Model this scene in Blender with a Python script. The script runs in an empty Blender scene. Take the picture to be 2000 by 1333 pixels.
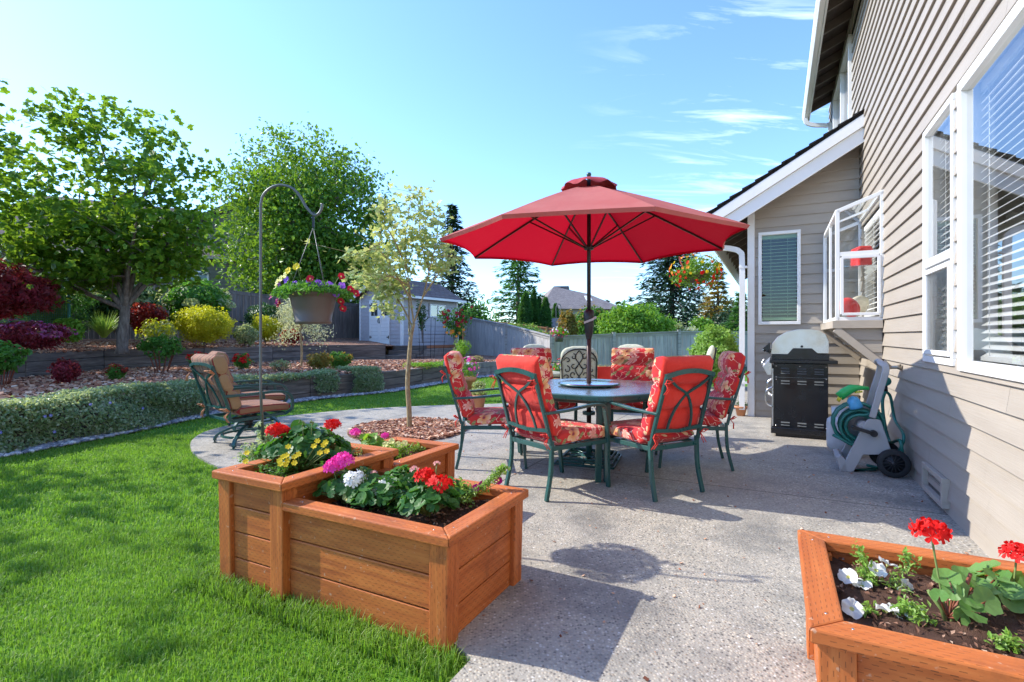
import bpy, math, random
import numpy as np
from mathutils import Vector, Matrix
R = math.radians
sc = bpy.context.scene
COL = sc.collection
rng = np.random.default_rng(7)
random.seed(7)

# ---------------------------------------------------------------- camera, sky, sun, exposure
EYE = 1.2
cam = bpy.data.cameras.new("camera"); cam_o = bpy.data.objects.new("camera", cam); COL.objects.link(cam_o)
cam.sensor_width = 36; cam.lens = 18; cam.clip_start = .02; cam.clip_end = 3000; cam.shift_y = -.00475
cam_o.location = (0, 0, EYE); cam_o.rotation_euler = (R(90), 0, 0); sc.camera = cam_o
world = bpy.data.worlds.new("World"); sc.world = world; world.use_nodes = True
SUN = Vector((1.79, -.48, -1.47)).normalized()
EL = math.asin(-SUN.z); AZ = math.atan2(-SUN.x, -SUN.y)
def build_world():
    nt = world.node_tree; N = nt.nodes; L = nt.links; bg = N['Background']
    sky = N.new('ShaderNodeTexSky'); sky.sky_type = 'NISHITA'; sky.sun_disc = False
    sky.sun_elevation = EL; sky.sun_rotation = AZ; sky.air_density = 1.0; sky.dust_density = .35; sky.ozone_density = 1.3
    # thin cirrus: wisps high on the right hand side
    tc = N.new('ShaderNodeTexCoord'); sep = N.new('ShaderNodeSeparateXYZ'); L.new(tc.outputs['Generated'], sep.inputs[0])
    def m(op, a, b=None, c=None):
        n = N.new('ShaderNodeMath'); n.operation = op
        for i, x in enumerate((a, b, c)):
            if x is None: continue
            if isinstance(x, (int, float)): n.inputs[i].default_value = x
            else: L.new(x, n.inputs[i])
        return n.outputs[0]
    zz = m('ADD', sep.outputs[2], .12)
    cx = m('DIVIDE', sep.outputs[0], zz); cy = m('DIVIDE', sep.outputs[1], zz)
    cmb = N.new('ShaderNodeCombineXYZ'); L.new(cx, cmb.inputs[0]); L.new(cy, cmb.inputs[1])
    mp = N.new('ShaderNodeMapping'); mp.inputs['Rotation'].default_value = (0, 0, R(35)); mp.inputs['Scale'].default_value = (1.1, 4.2, 1)
    L.new(cmb.outputs[0], mp.inputs[0])
    nz = N.new('ShaderNodeTexNoise'); nz.inputs['Scale'].default_value = 1.3; nz.inputs['Detail'].default_value = 7; nz.inputs['Roughness'].default_value = .62
    nz.inputs['Distortion'].default_value = .9; L.new(mp.outputs[0], nz.inputs['Vector'])
    r1 = N.new('ShaderNodeMapRange'); r1.inputs[1].default_value = .54; r1.inputs[2].default_value = .84; L.new(nz.outputs[0], r1.inputs[0])
    n2 = N.new('ShaderNodeTexNoise'); n2.inputs['Scale'].default_value = .8; n2.inputs['Detail'].default_value = 2
    mp2 = N.new('ShaderNodeMapping'); mp2.inputs['Location'].default_value = (1.7, .6, 0); L.new(cmb.outputs[0], mp2.inputs[0]); L.new(mp2.outputs[0], n2.inputs['Vector'])
    r2 = N.new('ShaderNodeMapRange'); r2.inputs[1].default_value = .1; r2.inputs[2].default_value = .5; L.new(sep.outputs[0], r2.inputs[0])
    f = m('MULTIPLY', m('MULTIPLY', r1.outputs[0], r2.outputs[0]), .55)
    mix = N.new('ShaderNodeMix'); mix.data_type = 'RGBA'; L.new(f, mix.inputs[0]); mix.inputs[7].default_value = (7.5, 8, 8.6, 1)
    tint = N.new('ShaderNodeMix'); tint.data_type = 'RGBA'; tint.blend_type = 'MULTIPLY'; tint.inputs[0].default_value = 1; L.new(sky.outputs[0], tint.inputs[6]); tint.inputs[7].default_value = (.55, .70, .92, 1); L.new(tint.outputs[2], mix.inputs[6])
    L.new(mix.outputs[2], bg.inputs[0]); bg.inputs[1].default_value = .15
build_world()
sun = bpy.data.lights.new("sun", 'SUN'); sun.energy = 2.3; sun.angle = R(.5); sun.color = (1, .94, .83)
sun_o = bpy.data.objects.new("sun", sun); COL.objects.link(sun_o); sun_o.rotation_euler = SUN.to_track_quat('-Z', 'Y').to_euler()
sc.view_settings.view_transform = 'Standard'; sc.view_settings.look = 'None'; sc.view_settings.gamma = 1
sc.view_settings.exposure = 1.66
sc.cycles.max_bounces = 8; sc.cycles.transparent_max_bounces = 16
sc.cycles.use_denoising = True

# ---------------------------------------------------------------- layout helpers
H1 = Vector((.4578, .8890, 0)); H2 = Vector((-.8890, .4578, 0)); WD = 1.03
HROT = math.atan2(H1.y, H1.x)
def HS(s, t, z=0):            # house frame -> world
    p = H1 * s + H2 * (t - WD); return Vector((p.x, p.y, z))
def W(px, py, Y): return Vector(((px - 1000) / 1000 * Y, Y, EYE - (py - 657) / 1000 * Y))
def G(px, py, z=0): return W(px, py, (EYE - z) * 1000 / (py - 657))
def WALL(px, py):             # point of the long wall plane -> (s, z)
    a = (px - 1000) / 1000; Y = WD / (.889 * a - .4578); return Y * (.4578 * a + .889), EYE - (py - 657) / 1000 * Y
def PS(px, py, s):            # point of a plane s = const -> (t, z)
    a = (px - 1000) / 1000; Y = s / (.4578 * a + .889); return Y * (-.889 * a + .4578) + WD, EYE - (py - 657) / 1000 * Y

# ---------------------------------------------------------------- mesh builder
def unit(v):
    v = Vector(v); return v.normalized() if v.length > 1e-9 else Vector((0, 0, 1))
class MB:
    def __init__(s): s.V = []; s.F = []; s.n = 0      # F: (array m x k, material, smooth)
    def add(s, verts, faces, mi=0, smooth=False):
        verts = np.asarray(verts, dtype=np.float64).reshape(-1, 3)
        if isinstance(faces, np.ndarray): s.F.append((faces + s.n, mi, smooth))
        else:
            by = {}
            for f in faces: by.setdefault(len(f), []).append(f)
            for k, fl in by.items(): s.F.append((np.asarray(fl, dtype=np.int64) + s.n, mi, smooth))
        s.V.append(verts); s.n += len(verts); return s
    def box(s, a, b, mi=0):
        x0, y0, z0 = a; x1, y1, z1 = b
        if x0 > x1: x0, x1 = x1, x0
        if y0 > y1: y0, y1 = y1, y0
        if z0 > z1: z0, z1 = z1, z0
        return s.hexa([(x0,y0,z0),(x1,y0,z0),(x1,y1,z0),(x0,y1,z0),(x0,y0,z1),(x1,y0,z1),(x1,y1,z1),(x0,y1,z1)], mi)
    def hexa(s, v, mi=0):
        return s.add([tuple(p) for p in v], [(0,3,2,1),(4,5,6,7),(0,1,5,4),(1,2,6,5),(2,3,7,6),(3,0,4,7)], mi)
    def bar(s, p, q, w, h, up=(0,0,1), mi=0):
        p = Vector(p); q = Vector(q); d = unit(q - p); u = Vector(up)
        x = d.cross(u)
        if x.length < 1e-4: x = d.cross(Vector((1,0,0)))
        x.normalize(); y = x.cross(d).normalized(); x = x * w / 2; y = y * h / 2
        return s.hexa([p-x-y, p+x-y, p+x+y, p-x+y, q-x-y, q+x-y, q+x+y, q-x+y], mi)
    def path(s, pts, w, h, up=(0,0,1), mi=0, closed=False):   # rectangular section along a path
        pts = [Vector(p) for p in pts]; n = len(pts); V = []
        for i, p in enumerate(pts):
            a = pts[(i - 1) % n] if (closed or i) else p; b = pts[(i + 1) % n] if (closed or i < n - 1) else p
            d = unit(b - a); x = d.cross(Vector(up))
            if x.length < 1e-4: x = d.cross(Vector((1,0,0)))
            x.normalize(); y = x.cross(d).normalized()
            V += [p - x*w/2 - y*h/2, p + x*w/2 - y*h/2, p + x*w/2 + y*h/2, p - x*w/2 + y*h/2]
        F = []
        for i in range(n if closed else n - 1):
            j = (i + 1) % n
            for k in range(4): F.append((4*i+k, 4*i+(k+1)%4, 4*j+(k+1)%4, 4*j+k))
        if not closed: F += [(3,2,1,0), (4*n-4, 4*n-3, 4*n-2, 4*n-1)]
        return s.add([tuple(v) for v in V], F, mi)
    def tube(s, pts, r, n=8, mi=0, closed=False, caps=True):
        pts = [Vector(p) for p in pts]; m = len(pts)
        rr = r if isinstance(r, (list, tuple, np.ndarray)) else [r] * m
        V = []; x = None
        for i, p in enumerate(pts):
            a = pts[(i - 1) % m] if (closed or i) else p; b = pts[(i + 1) % m] if (closed or i < m - 1) else p
            d = unit(b - a)
            if x is None: x = d.cross(Vector((0,0,1)) if abs(d.z) < .9 else Vector((1,0,0))).normalized()
            else:
                x = x - d * x.dot(d)
                x = x.normalized() if x.length > 1e-6 else d.orthogonal().normalized()
            y = d.cross(x)
            for k in range(n):
                t = 2 * math.pi * k / n; V.append(p + (x * math.cos(t) + y * math.sin(t)) * rr[i])
        F = []
        for i in range(m if closed else m - 1):
            j = (i + 1) % m
            for k in range(n): F.append((n*i+k, n*i+(k+1)%n, n*j+(k+1)%n, n*j+k))
        s.add([tuple(v) for v in V], F, mi, True)
        if caps and not closed:
            s.F.append((np.array([[s.n - m*n + k for k in range(n)][::-1]]), mi, False)); s.F.append((np.array([[s.n - n + k for k in range(n)]]), mi, False))
        return s
    def lathe(s, prof, c=(0,0,0), n=24, mi=0, axis='z', smooth=True):
        V = []; m = len(prof)
        for r, h in prof:
            for k in range(n):
                t = 2 * math.pi * k / n; a, b = r * math.cos(t), r * math.sin(t)
                v = (a, b, h) if axis == 'z' else ((h, a, b) if axis == 'x' else (a, h, b))
                V.append((v[0] + c[0], v[1] + c[1], v[2] + c[2]))
        F = [(n*i+k, n*i+(k+1)%n, n*(i+1)+(k+1)%n, n*(i+1)+k) for i in range(m-1) for k in range(n)]
        return s.add(V, F, mi, smooth)
    def prism(s, poly, ax, a, b, mi=0):      # 2D polygon extruded along axis; ax 'x': poly=(y,z)
        n = len(poly)
        def mk(p, h): return {'x': (h, p[0], p[1]), 'y': (p[0], h, p[1]), 'z': (p[0], p[1], h)}[ax]
        V = [mk(p, a) for p in poly] + [mk(p, b) for p in poly]
        F = [(i, (i+1) % n, n + (i+1) % n, n + i) for i in range(n)]
        s.add(V, F, mi); s.F.append((np.array([[s.n - 2*n + i for i in range(n)][::-1]]), mi, False)); s.F.append((np.array([[s.n - n + i for i in range(n)]]), mi, False))
        return s
    def loft(s, st, n=16, e=3.0, mi=0, mfun=None):
        # stations: (centre, axisU, axisN, halfU, halfN)
        V = []; m = len(st)
        for c, u, nn, hu, hn in st:
            c = Vector(c); u = Vector(u); nn = Vector(nn)
            for k in range(n):
                t = 2 * math.pi * (k + .5) / n; ct, stt = math.cos(t), math.sin(t)
                V.append(c + u * (hu * math.copysign(abs(ct) ** (2/e), ct)) + nn * (hn * math.copysign(abs(stt) ** (2/e), stt)))
        by = {}
        for i in range(m - 1):
            for k in range(n):
                mm = mi if mfun is None else mfun(i, (k + 1) / n)
                by.setdefault(mm, []).append((n*i+k, n*i+(k+1)%n, n*(i+1)+(k+1)%n, n*(i+1)+k))
        base = s.n; s.add([tuple(v) for v in V], [], mi)
        for mm, fl in by.items(): s.F.append((np.asarray(fl) + base, mm, True))
        s.F.append((np.array([[base + k for k in range(n)][::-1]]), mi, True)); s.F.append((np.array([[base + n*(m-1) + k for k in range(n)]]), mi, True))
        return s
    def build(s, name, mats, parent=None, bevel=0, subsurf=0, loc=None):
        me = bpy.data.meshes.new(name)
        V = np.concatenate(s.V) if s.V else np.zeros((0, 3))
        if loc is not None: V = V - np.array(loc)
        me.vertices.add(len(V)); me.vertices.foreach_set('co', V.astype(np.float32).ravel())
        Fs = [f for f in s.F if len(f[0])]
        nl = sum(f[0].size for f in Fs); npoly = sum(len(f[0]) for f in Fs)
        me.loops.add(nl); me.polygons.add(npoly)
        vi = np.concatenate([f[0].ravel() for f in Fs]).astype(np.int32)
        tot = np.concatenate([np.full(len(f[0]), f[0].shape[1]) for f in Fs]).astype(np.int32)
        st = np.concatenate([[0], np.cumsum(tot)[:-1]]).astype(np.int32)
        me.loops.foreach_set('vertex_index', vi); me.polygons.foreach_set('loop_start', st); me.polygons.foreach_set('loop_total', tot)
        me.polygons.foreach_set('material_index', np.concatenate([np.full(len(f[0]), f[1]) for f in Fs]).astype(np.int32))
        me.polygons.foreach_set('use_smooth', np.concatenate([np.full(len(f[0]), f[2]) for f in Fs]).astype(bool))
        me.update(calc_edges=True); me.validate()
        for m in (mats if isinstance(mats, (list, tuple)) else [mats]): me.materials.append(m)
        o = bpy.data.objects.new(name, me); COL.objects.link(o)
        if parent: o.parent = parent
        if loc is not None: o.location = loc
        if bevel:
            b = o.modifiers.new('bevel', 'BEVEL'); b.width = bevel; b.segments = 2; b.limit_method = 'ANGLE'; b.angle_limit = R(40)
        if subsurf:
            b = o.modifiers.new('sub', 'SUBSURF'); b.levels = subsurf; b.render_levels = subsurf
        return o
def tag(o, label=None, cat=None, group=None, kind=None):
    if label: o['label'] = label
    if cat: o['category'] = cat
    if group: o['group'] = group
    if kind: o['kind'] = kind
    return o
def empty(name, loc, rz=0, label=None, cat=None, group=None):
    o = bpy.data.objects.new(name, None); COL.objects.link(o); o.location = loc; o.rotation_euler = (0, 0, rz); o.empty_display_size = .1
    return tag(o, label, cat, group)
def dup(o, parent=None):
    c = o.copy(); COL.objects.link(c); c.parent = parent
    for ch in list(o.children): dup(ch, c)
    return c
def bez(p0, p1, p2, n=8):
    p0, p1, p2 = Vector(p0), Vector(p1), Vector(p2)
    return [p0 * (1-t)**2 + p1 * 2*t*(1-t) + p2 * t*t for t in [i / n for i in range(n + 1)]]
def spline(pts, n=6):
    P = [Vector(p) for p in pts]; P = [P[0]*2 - P[1]] + P + [P[-1]*2 - P[-2]]; out = []
    for i in range(1, len(P) - 2):
        for k in range(n):
            t = k / n; a, b, c, d = P[i-1:i+3]
            out.append(.5 * ((2*b) + (c-a)*t + (2*a-5*b+4*c-d)*t*t + (3*b-a-3*c+d)*t**3))
    out.append(P[-2]); return out

# ---------------------------------------------------------------- materials
class Mat:
    def __init__(s, name, rough=.6, spec=.5, metal=0):
        s.m = bpy.data.materials.new(name); s.m.use_nodes = True; s.nt = s.m.node_tree; s.N = s.nt.nodes; s.L = s.nt.links
        s.b = s.N['Principled BSDF']; s.b.inputs['Roughness'].default_value = rough; s.b.inputs['Specular IOR Level'].default_value = spec; s.b.inputs['Metallic'].default_value = metal
        s.tc = None
    def node(s, t, **kw):
        n = s.N.new('ShaderNode' + t)
        for k, v in kw.items(): setattr(n, k, v)
        return n
    def put(s, sock, x):
        if isinstance(x, (int, float)): sock.default_value = x
        elif isinstance(x, tuple): sock.default_value = x if len(x) == len(sock.default_value) else tuple(x) + (1,)
        else: s.L.new(x, sock)
    def co(s, scale=(1,1,1), rot=(0,0,0), loc=(0,0,0)):
        if s.tc is None: s.tc = s.node('TexCoord')
        m = s.node('Mapping'); m.inputs['Scale'].default_value = scale; m.inputs['Rotation'].default_value = rot; m.inputs['Location'].default_value = loc
        s.L.new(s.tc.outputs['Object'], m.inputs[0]); return m.outputs[0]
    def noise(s, vec, scale=5, detail=4, rough=.55, dist=0, out=0):
        n = s.node('TexNoise'); s.L.new(vec, n.inputs['Vector']); n.inputs['Scale'].default_value = scale; n.inputs['Detail'].default_value = detail; n.inputs['Roughness'].default_value = rough; n.inputs['Distortion'].default_value = dist
        return n.outputs[out]
    def vor(s, vec, scale=5, feat='F1', rand=1, out='Distance', dim='3D'):
        n = s.node('TexVoronoi', feature=feat, voronoi_dimensions=dim); s.L.new(vec, n.inputs['Vector']); n.inputs['Scale'].default_value = scale; n.inputs['Randomness'].default_value = rand
        return n.outputs[out]
    def ramp(s, fac, stops, interp='LINEAR'):
        n = s.node('ValToRGB'); s.L.new(fac, n.inputs[0]); cr = n.color_ramp; cr.interpolation = interp
        full = lambda c: tuple(c) + (1,) if len(c) == 3 else c
        cr.elements[0].position = stops[0][0]; cr.elements[0].color = full(stops[0][1])
        cr.elements[1].position = stops[-1][0]; cr.elements[1].color = full(stops[-1][1])
        for p, c in stops[1:-1]: cr.elements.new(p).color = full(c)
        return n.outputs[0]
    def mr(s, v, a, b, c=0, d=1):
        n = s.node('MapRange'); s.L.new(v, n.inputs[0])
        for i, x in enumerate((a, b, c, d)): n.inputs[i+1].default_value = x
        return n.outputs[0]
    def math(s, op, a, b=0, c=0):
        n = s.node('Math', operation=op); s.put(n.inputs[0], a); s.put(n.inputs[1], b); s.put(n.inputs[2], c); return n.outputs[0]
    def mix(s, f, a, b, mode='MIX'):
        n = s.node('Mix', data_type='RGBA', blend_type=mode); s.put(n.inputs[0], f); s.put(n.inputs[6], a); s.put(n.inputs[7], b); return n.outputs[2]
    def sep(s, vec):
        n = s.node('SeparateXYZ'); s.L.new(vec, n.inputs[0]); return n.outputs
    def comb(s, x, y, z=0):
        n = s.node('CombineXYZ'); s.put(n.inputs[0], x); s.put(n.inputs[1], y); s.put(n.inputs[2], z); return n.outputs[0]
    def island(s): return s.node('NewGeometry').outputs['Random Per Island']
    def color(s, c): s.put(s.b.inputs['Base Color'], c); return s
    def rough(s, c): s.put(s.b.inputs['Roughness'], c); return s
    def bump(s, h, strength=.3, dist=.01, normal=None):
        n = s.node('Bump'); s.put(n.inputs['Height'], h); n.inputs['Strength'].default_value = strength; n.inputs['Distance'].default_value = dist
        if normal: s.L.new(normal, n.inputs['Normal'])
        s.L.new(n.outputs[0], s.b.inputs['Normal']); return s
def plain(name, c, rough=.5, metal=0, var=.12, scale=8, spec=.5, bump=0, bscale=60):
    m = Mat(name, rough, spec, metal); v = m.co(); n = m.noise(v, scale, 5)
    d = tuple(x * (1 - var) for x in c); l = tuple(min(1, x * (1 + var)) for x in c)
    m.color(m.ramp(n, [(.3, d), (.7, l)])); m.rough(m.mr(m.noise(v, scale * 3, 3), .3, .7, max(.02, rough - .08), min(1, rough + .1)))
    if bump: m.bump(m.noise(v, bscale, 4), bump, .004)
    return m.m
def leafmat(name, cols, trans=.35, rough=.45, clump=1.5, tint=None):
    m = Mat(name, rough, .35); isl = m.island(); k = len(cols)
    c = m.ramp(isl, [(i / max(1, k - 1), x) for i, x in enumerate(cols)])
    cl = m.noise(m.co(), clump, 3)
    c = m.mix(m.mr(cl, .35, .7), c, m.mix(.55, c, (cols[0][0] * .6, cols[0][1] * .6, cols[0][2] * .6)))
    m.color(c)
    t = m.node('BsdfTranslucent'); m.L.new(m.mix(.6, c, tint or (min(1, cols[-1][0] * 1.5), min(1, cols[-1][1] * 1.5), cols[-1][2] * .6)), t.inputs[0])
    mx = m.node('MixShader'); mx.inputs[0].default_value = trans
    m.L.new(m.b.outputs[0], mx.inputs[1]); m.L.new(t.outputs[0], mx.inputs[2]); m.L.new(mx.outputs[0], m.N['Material Output'].inputs[0])
    return m.m
def glassmat(name, tint=(1,1,1), ior=1.5, boost=0.0, rough=0):
    m = Mat(name); tr = m.node('BsdfTransparent'); tr.inputs[0].default_value = tuple(tint) + (1,)
    gl = m.node('BsdfGlossy'); gl.inputs['Roughness'].default_value = rough
    fr = m.node('Fresnel'); m.L.new(m.math('ADD', m.math('MULTIPLY', m.node('NewGeometry').outputs['Backfacing'], 1 / ior - ior), ior), fr.inputs[0])
    mx = m.node('MixShader'); m.L.new(m.math('ADD', fr.outputs[0], boost), mx.inputs[0]); m.L.new(tr.outputs[0], mx.inputs[1]); m.L.new(gl.outputs[0], mx.inputs[2])
    m.L.new(mx.outputs[0], m.N['Material Output'].inputs[0]); return m.m
# ---------------------------------------------------------------- the palette
def siding_mat():
    m = Mat('painted_siding', .55, .3); v = m.co((.35, .35, 3)); g = m.noise(m.co((1.2, 1.2, 40)), 3, 6, .6)
    c = m.ramp(m.noise(v, 3, 4), [(.3, (.345, .302, .252)), (.7, (.41, .362, .305))])
    c = m.mix(m.math('MULTIPLY', m.island(), .35), c, (.33, .288, .238)); dirt = m.mr(m.noise(m.co((3, 3, 1)), 1.7, 6, .65), .62, .8)
    c = m.mix(m.math('MULTIPLY', dirt, .35), c, (.24, .21, .175)); m.color(c)
    m.bump(g, .35, .006); return m.m
def shingle_mat(name, a, b, c, sx=6.5, sy=6.5):
    m = Mat(name, .9, .2); br = m.node('TexBrick', offset=.5); m.L.new(m.co(), br.inputs['Vector'])
    for k, x in (('Scale', 1), ('Mortar Size', .012), ('Brick Width', .32), ('Row Height', .15)): br.inputs[k].default_value = x
    br.inputs['Color1'].default_value = a + (1,); br.inputs['Color2'].default_value = b + (1,); br.inputs['Mortar'].default_value = tuple(x * .35 for x in a) + (1,)
    n = m.noise(m.co(), 9, 5); m.color(m.mix(m.mr(n, .35, .7), br.outputs[0], c)); m.bump(m.math('ADD', m.noise(m.co(), 80, 3), m.math('MULTIPLY', br.outputs['Fac'], -2)), .5, .01); return m.m
def wood_mat(name, ax, c0, c1, c2, rough=.5, dashes=True, spec=.35):
    m = Mat(name, rough, spec); st = {'x': (1, 14, 14), 'y': (14, 1, 14), 'z': (14, 14, 1)}[ax]
    rnd = m.math('FRACT', m.math('ADD', m.island(), m.node('ObjectInfo').outputs['Random']))
    n0 = m.node('VectorMath', operation='ADD'); m.L.new(m.co(st), n0.inputs[0]); m.L.new(m.comb(m.math('MULTIPLY', rnd, 31.7), m.math('MULTIPLY', rnd, 17.3), m.math('MULTIPLY', rnd, 9.1)), n0.inputs[1])
    g = m.noise(n0.outputs[0], 2.6, 8, .62, .5)
    big = m.noise(m.co(), 3.0, 3)
    c = m.ramp(g, [(.28, c0), (.5, c1), (.75, c2)])
    c = m.mix(m.mr(big, .35, .72), c, m.mix(.45, c, c0))
    c = m.mix(m.math('MULTIPLY', rnd, .5), c, m.mix(.5, c0, c1)); st2 = m.mr(m.noise(m.co((1.5, 1.5, 1.5)), 2.4, 6, .65, 1), .56, .68); c = m.mix(m.math('MULTIPLY', st2, .45), c, (.17, .055, .02)); ed = m.mr(m.noise(m.co(), 34, 3), .66, .72); c = m.mix(m.math('MULTIPLY', ed, .5), c, (.55, .40, .28))
    kn = m.mr(m.vor(m.co(tuple(.35 if q == 1 else 1 for q in st)), 4.3), .0, .055, 1, 0)
    c = m.mix(m.math('MULTIPLY', kn, .75), c, tuple(x * .35 for x in c0))
    h = g
    if dashes:
        q = m.sep(m.co()); idx = {'x': 0, 'y': 1, 'z': 2}[ax]; u = q[idx]
        w = m.math('ADD', q[(idx + 1) % 3], q[(idx + 2) % 3])
        row = m.math('FLOOR', m.math('DIVIDE', w, .013)); fw = m.math('FRACT', m.math('DIVIDE', w, .013))
        uu = m.math('FRACT', m.math('ADD', m.math('DIVIDE', u, .036), m.math('MULTIPLY', row, .43)))
        d = m.math('MULTIPLY', m.math('LESS_THAN', uu, .42), m.math('LESS_THAN', fw, .17))
        d = m.math('MULTIPLY', d, m.mr(m.noise(m.co(), 7, 3), .36, .44))
        c = m.mix(m.math('MULTIPLY', d, .6), c, (.09, .03, .01)); h = m.math('SUBTRACT', g, m.math('MULTIPLY', d, 1.2))
    m.color(c); m.bump(h, .3, .004); m.rough(m.mr(g, .3, .7, rough + .12, rough - .08)); return m.m
def weathered_mat(name, c0, c1, c2, ax='z', sc_=1.0):
    m = Mat(name, .85, .2); st = {'z': (9, 9, .9), 'x': (.9, .9, 9)}[ax]
    rnd = m.island()
    n0 = m.node('VectorMath', operation='ADD'); m.L.new(m.co(st), n0.inputs[0]); m.L.new(m.comb(m.math('MULTIPLY', rnd, 41.), m.math('MULTIPLY', rnd, 23.), m.math('MULTIPLY', rnd, 7.)), n0.inputs[1])
    g = m.noise(n0.outputs[0], 1.6 * sc_, 8, .65, .4)
    c = m.ramp(g, [(.3, c0), (.5, c1), (.72, c2)])
    c = m.mix(m.math('MULTIPLY', rnd, .4), c, c0); c = m.mix(m.mr(m.noise(m.co(), 1.1, 4), .45, .75, 0, .5), c, c0)
    m.color(c); m.bump(g, .6, .012); return m.m
def patio_mat():
    m = Mat('exposed_aggregate', .62, .35)
    v = m.co(); vc = m.vor(v, 82, out='Color'); vd = m.vor(v, 82)
    peb = m.ramp(m.sep(vc)[0], [(0, (.09, .085, .08)), (.2, (.21, .195, .17)), (.45, (.38, .345, .28)), (.7, (.55, .49, .39)), (.88, (.30, .24, .18)), (1, (.72, .70, .66))])
    mort = (.34, .315, .27)
    c = m.mix(m.mr(vd, .3, .62), peb, mort)
    fade = m.noise(v, .9, 5, .6)
    c = m.mix(m.mr(fade, .4, .75, 0, .5), c, (.36, .34, .31))
    wet = m.noise(m.co(loc=(3, 1, 0)), 1.6, 6, .62)
    c = m.mix(m.mr(wet, .50, .66, 0, .6), c, (.13, .13, .125)); w2 = m.noise(m.co(loc=(9, 4, 0)), 5.5, 6, .7); c = m.mix(m.mr(w2, .5, .72, 0, .55), c, (.17, .17, .16)); cr = m.vor(m.co(), .9, feat='DISTANCE_TO_EDGE')
    # darkening dirt of the joints cut in the slab, in the house's own directions
    q = m.sep(m.co(rot=(0, 0, -HROT)))
    def jl(a, pos): return m.math('LESS_THAN', m.math('ABSOLUTE', m.math('SUBTRACT', a, pos)), .006)
    j = 0
    for a, pos in ((q[0], 4.33), (q[0], 7.35), (q[1], 3.01 - WD), (q[1], 6.0 - WD)): j = m.math('MAXIMUM', jl(a, pos), j)
    c = m.mix(m.math('MULTIPLY', j, .85), c, (.06, .055, .05)); m.color(c)
    h = m.math('SUBTRACT', m.mr(vd, 0, .6, 1, 0), m.math('MULTIPLY', j, 2)); m.bump(h, .55, .004); m.rough(m.mr(wet, .45, .7, .7, .5)); return m.m
def mulch_mat():
    m = Mat('bark_mulch', .9, .2); v = m.co((1, 1, 1)); vc = m.vor(m.co((1, 2.2, 1)), 26, out='Color'); n = m.noise(v, 2.2, 5)
    c = m.ramp(m.sep(vc)[0], [(0, (.10, .045, .03)), (.35, (.26, .12, .075)), (.7, (.40, .22, .15)), (1, (.58, .42, .32))]); c = m.mix(m.mr(n, .4, .7, 0, .45), c, (.30, .17, .12)); m.color(c)
    m.bump(m.vor(m.co((1, 2.2, 1)), 26), .9, .03); return m.m
def ground_mat(name, a, b, s=3):
    m = Mat(name, .9, .2); v = m.co(); m.color(m.mix(m.mr(m.noise(v, s, 6), .35, .65), a, b)); m.bump(m.noise(v, s * 22, 4), .6, .03); return m.m
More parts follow.
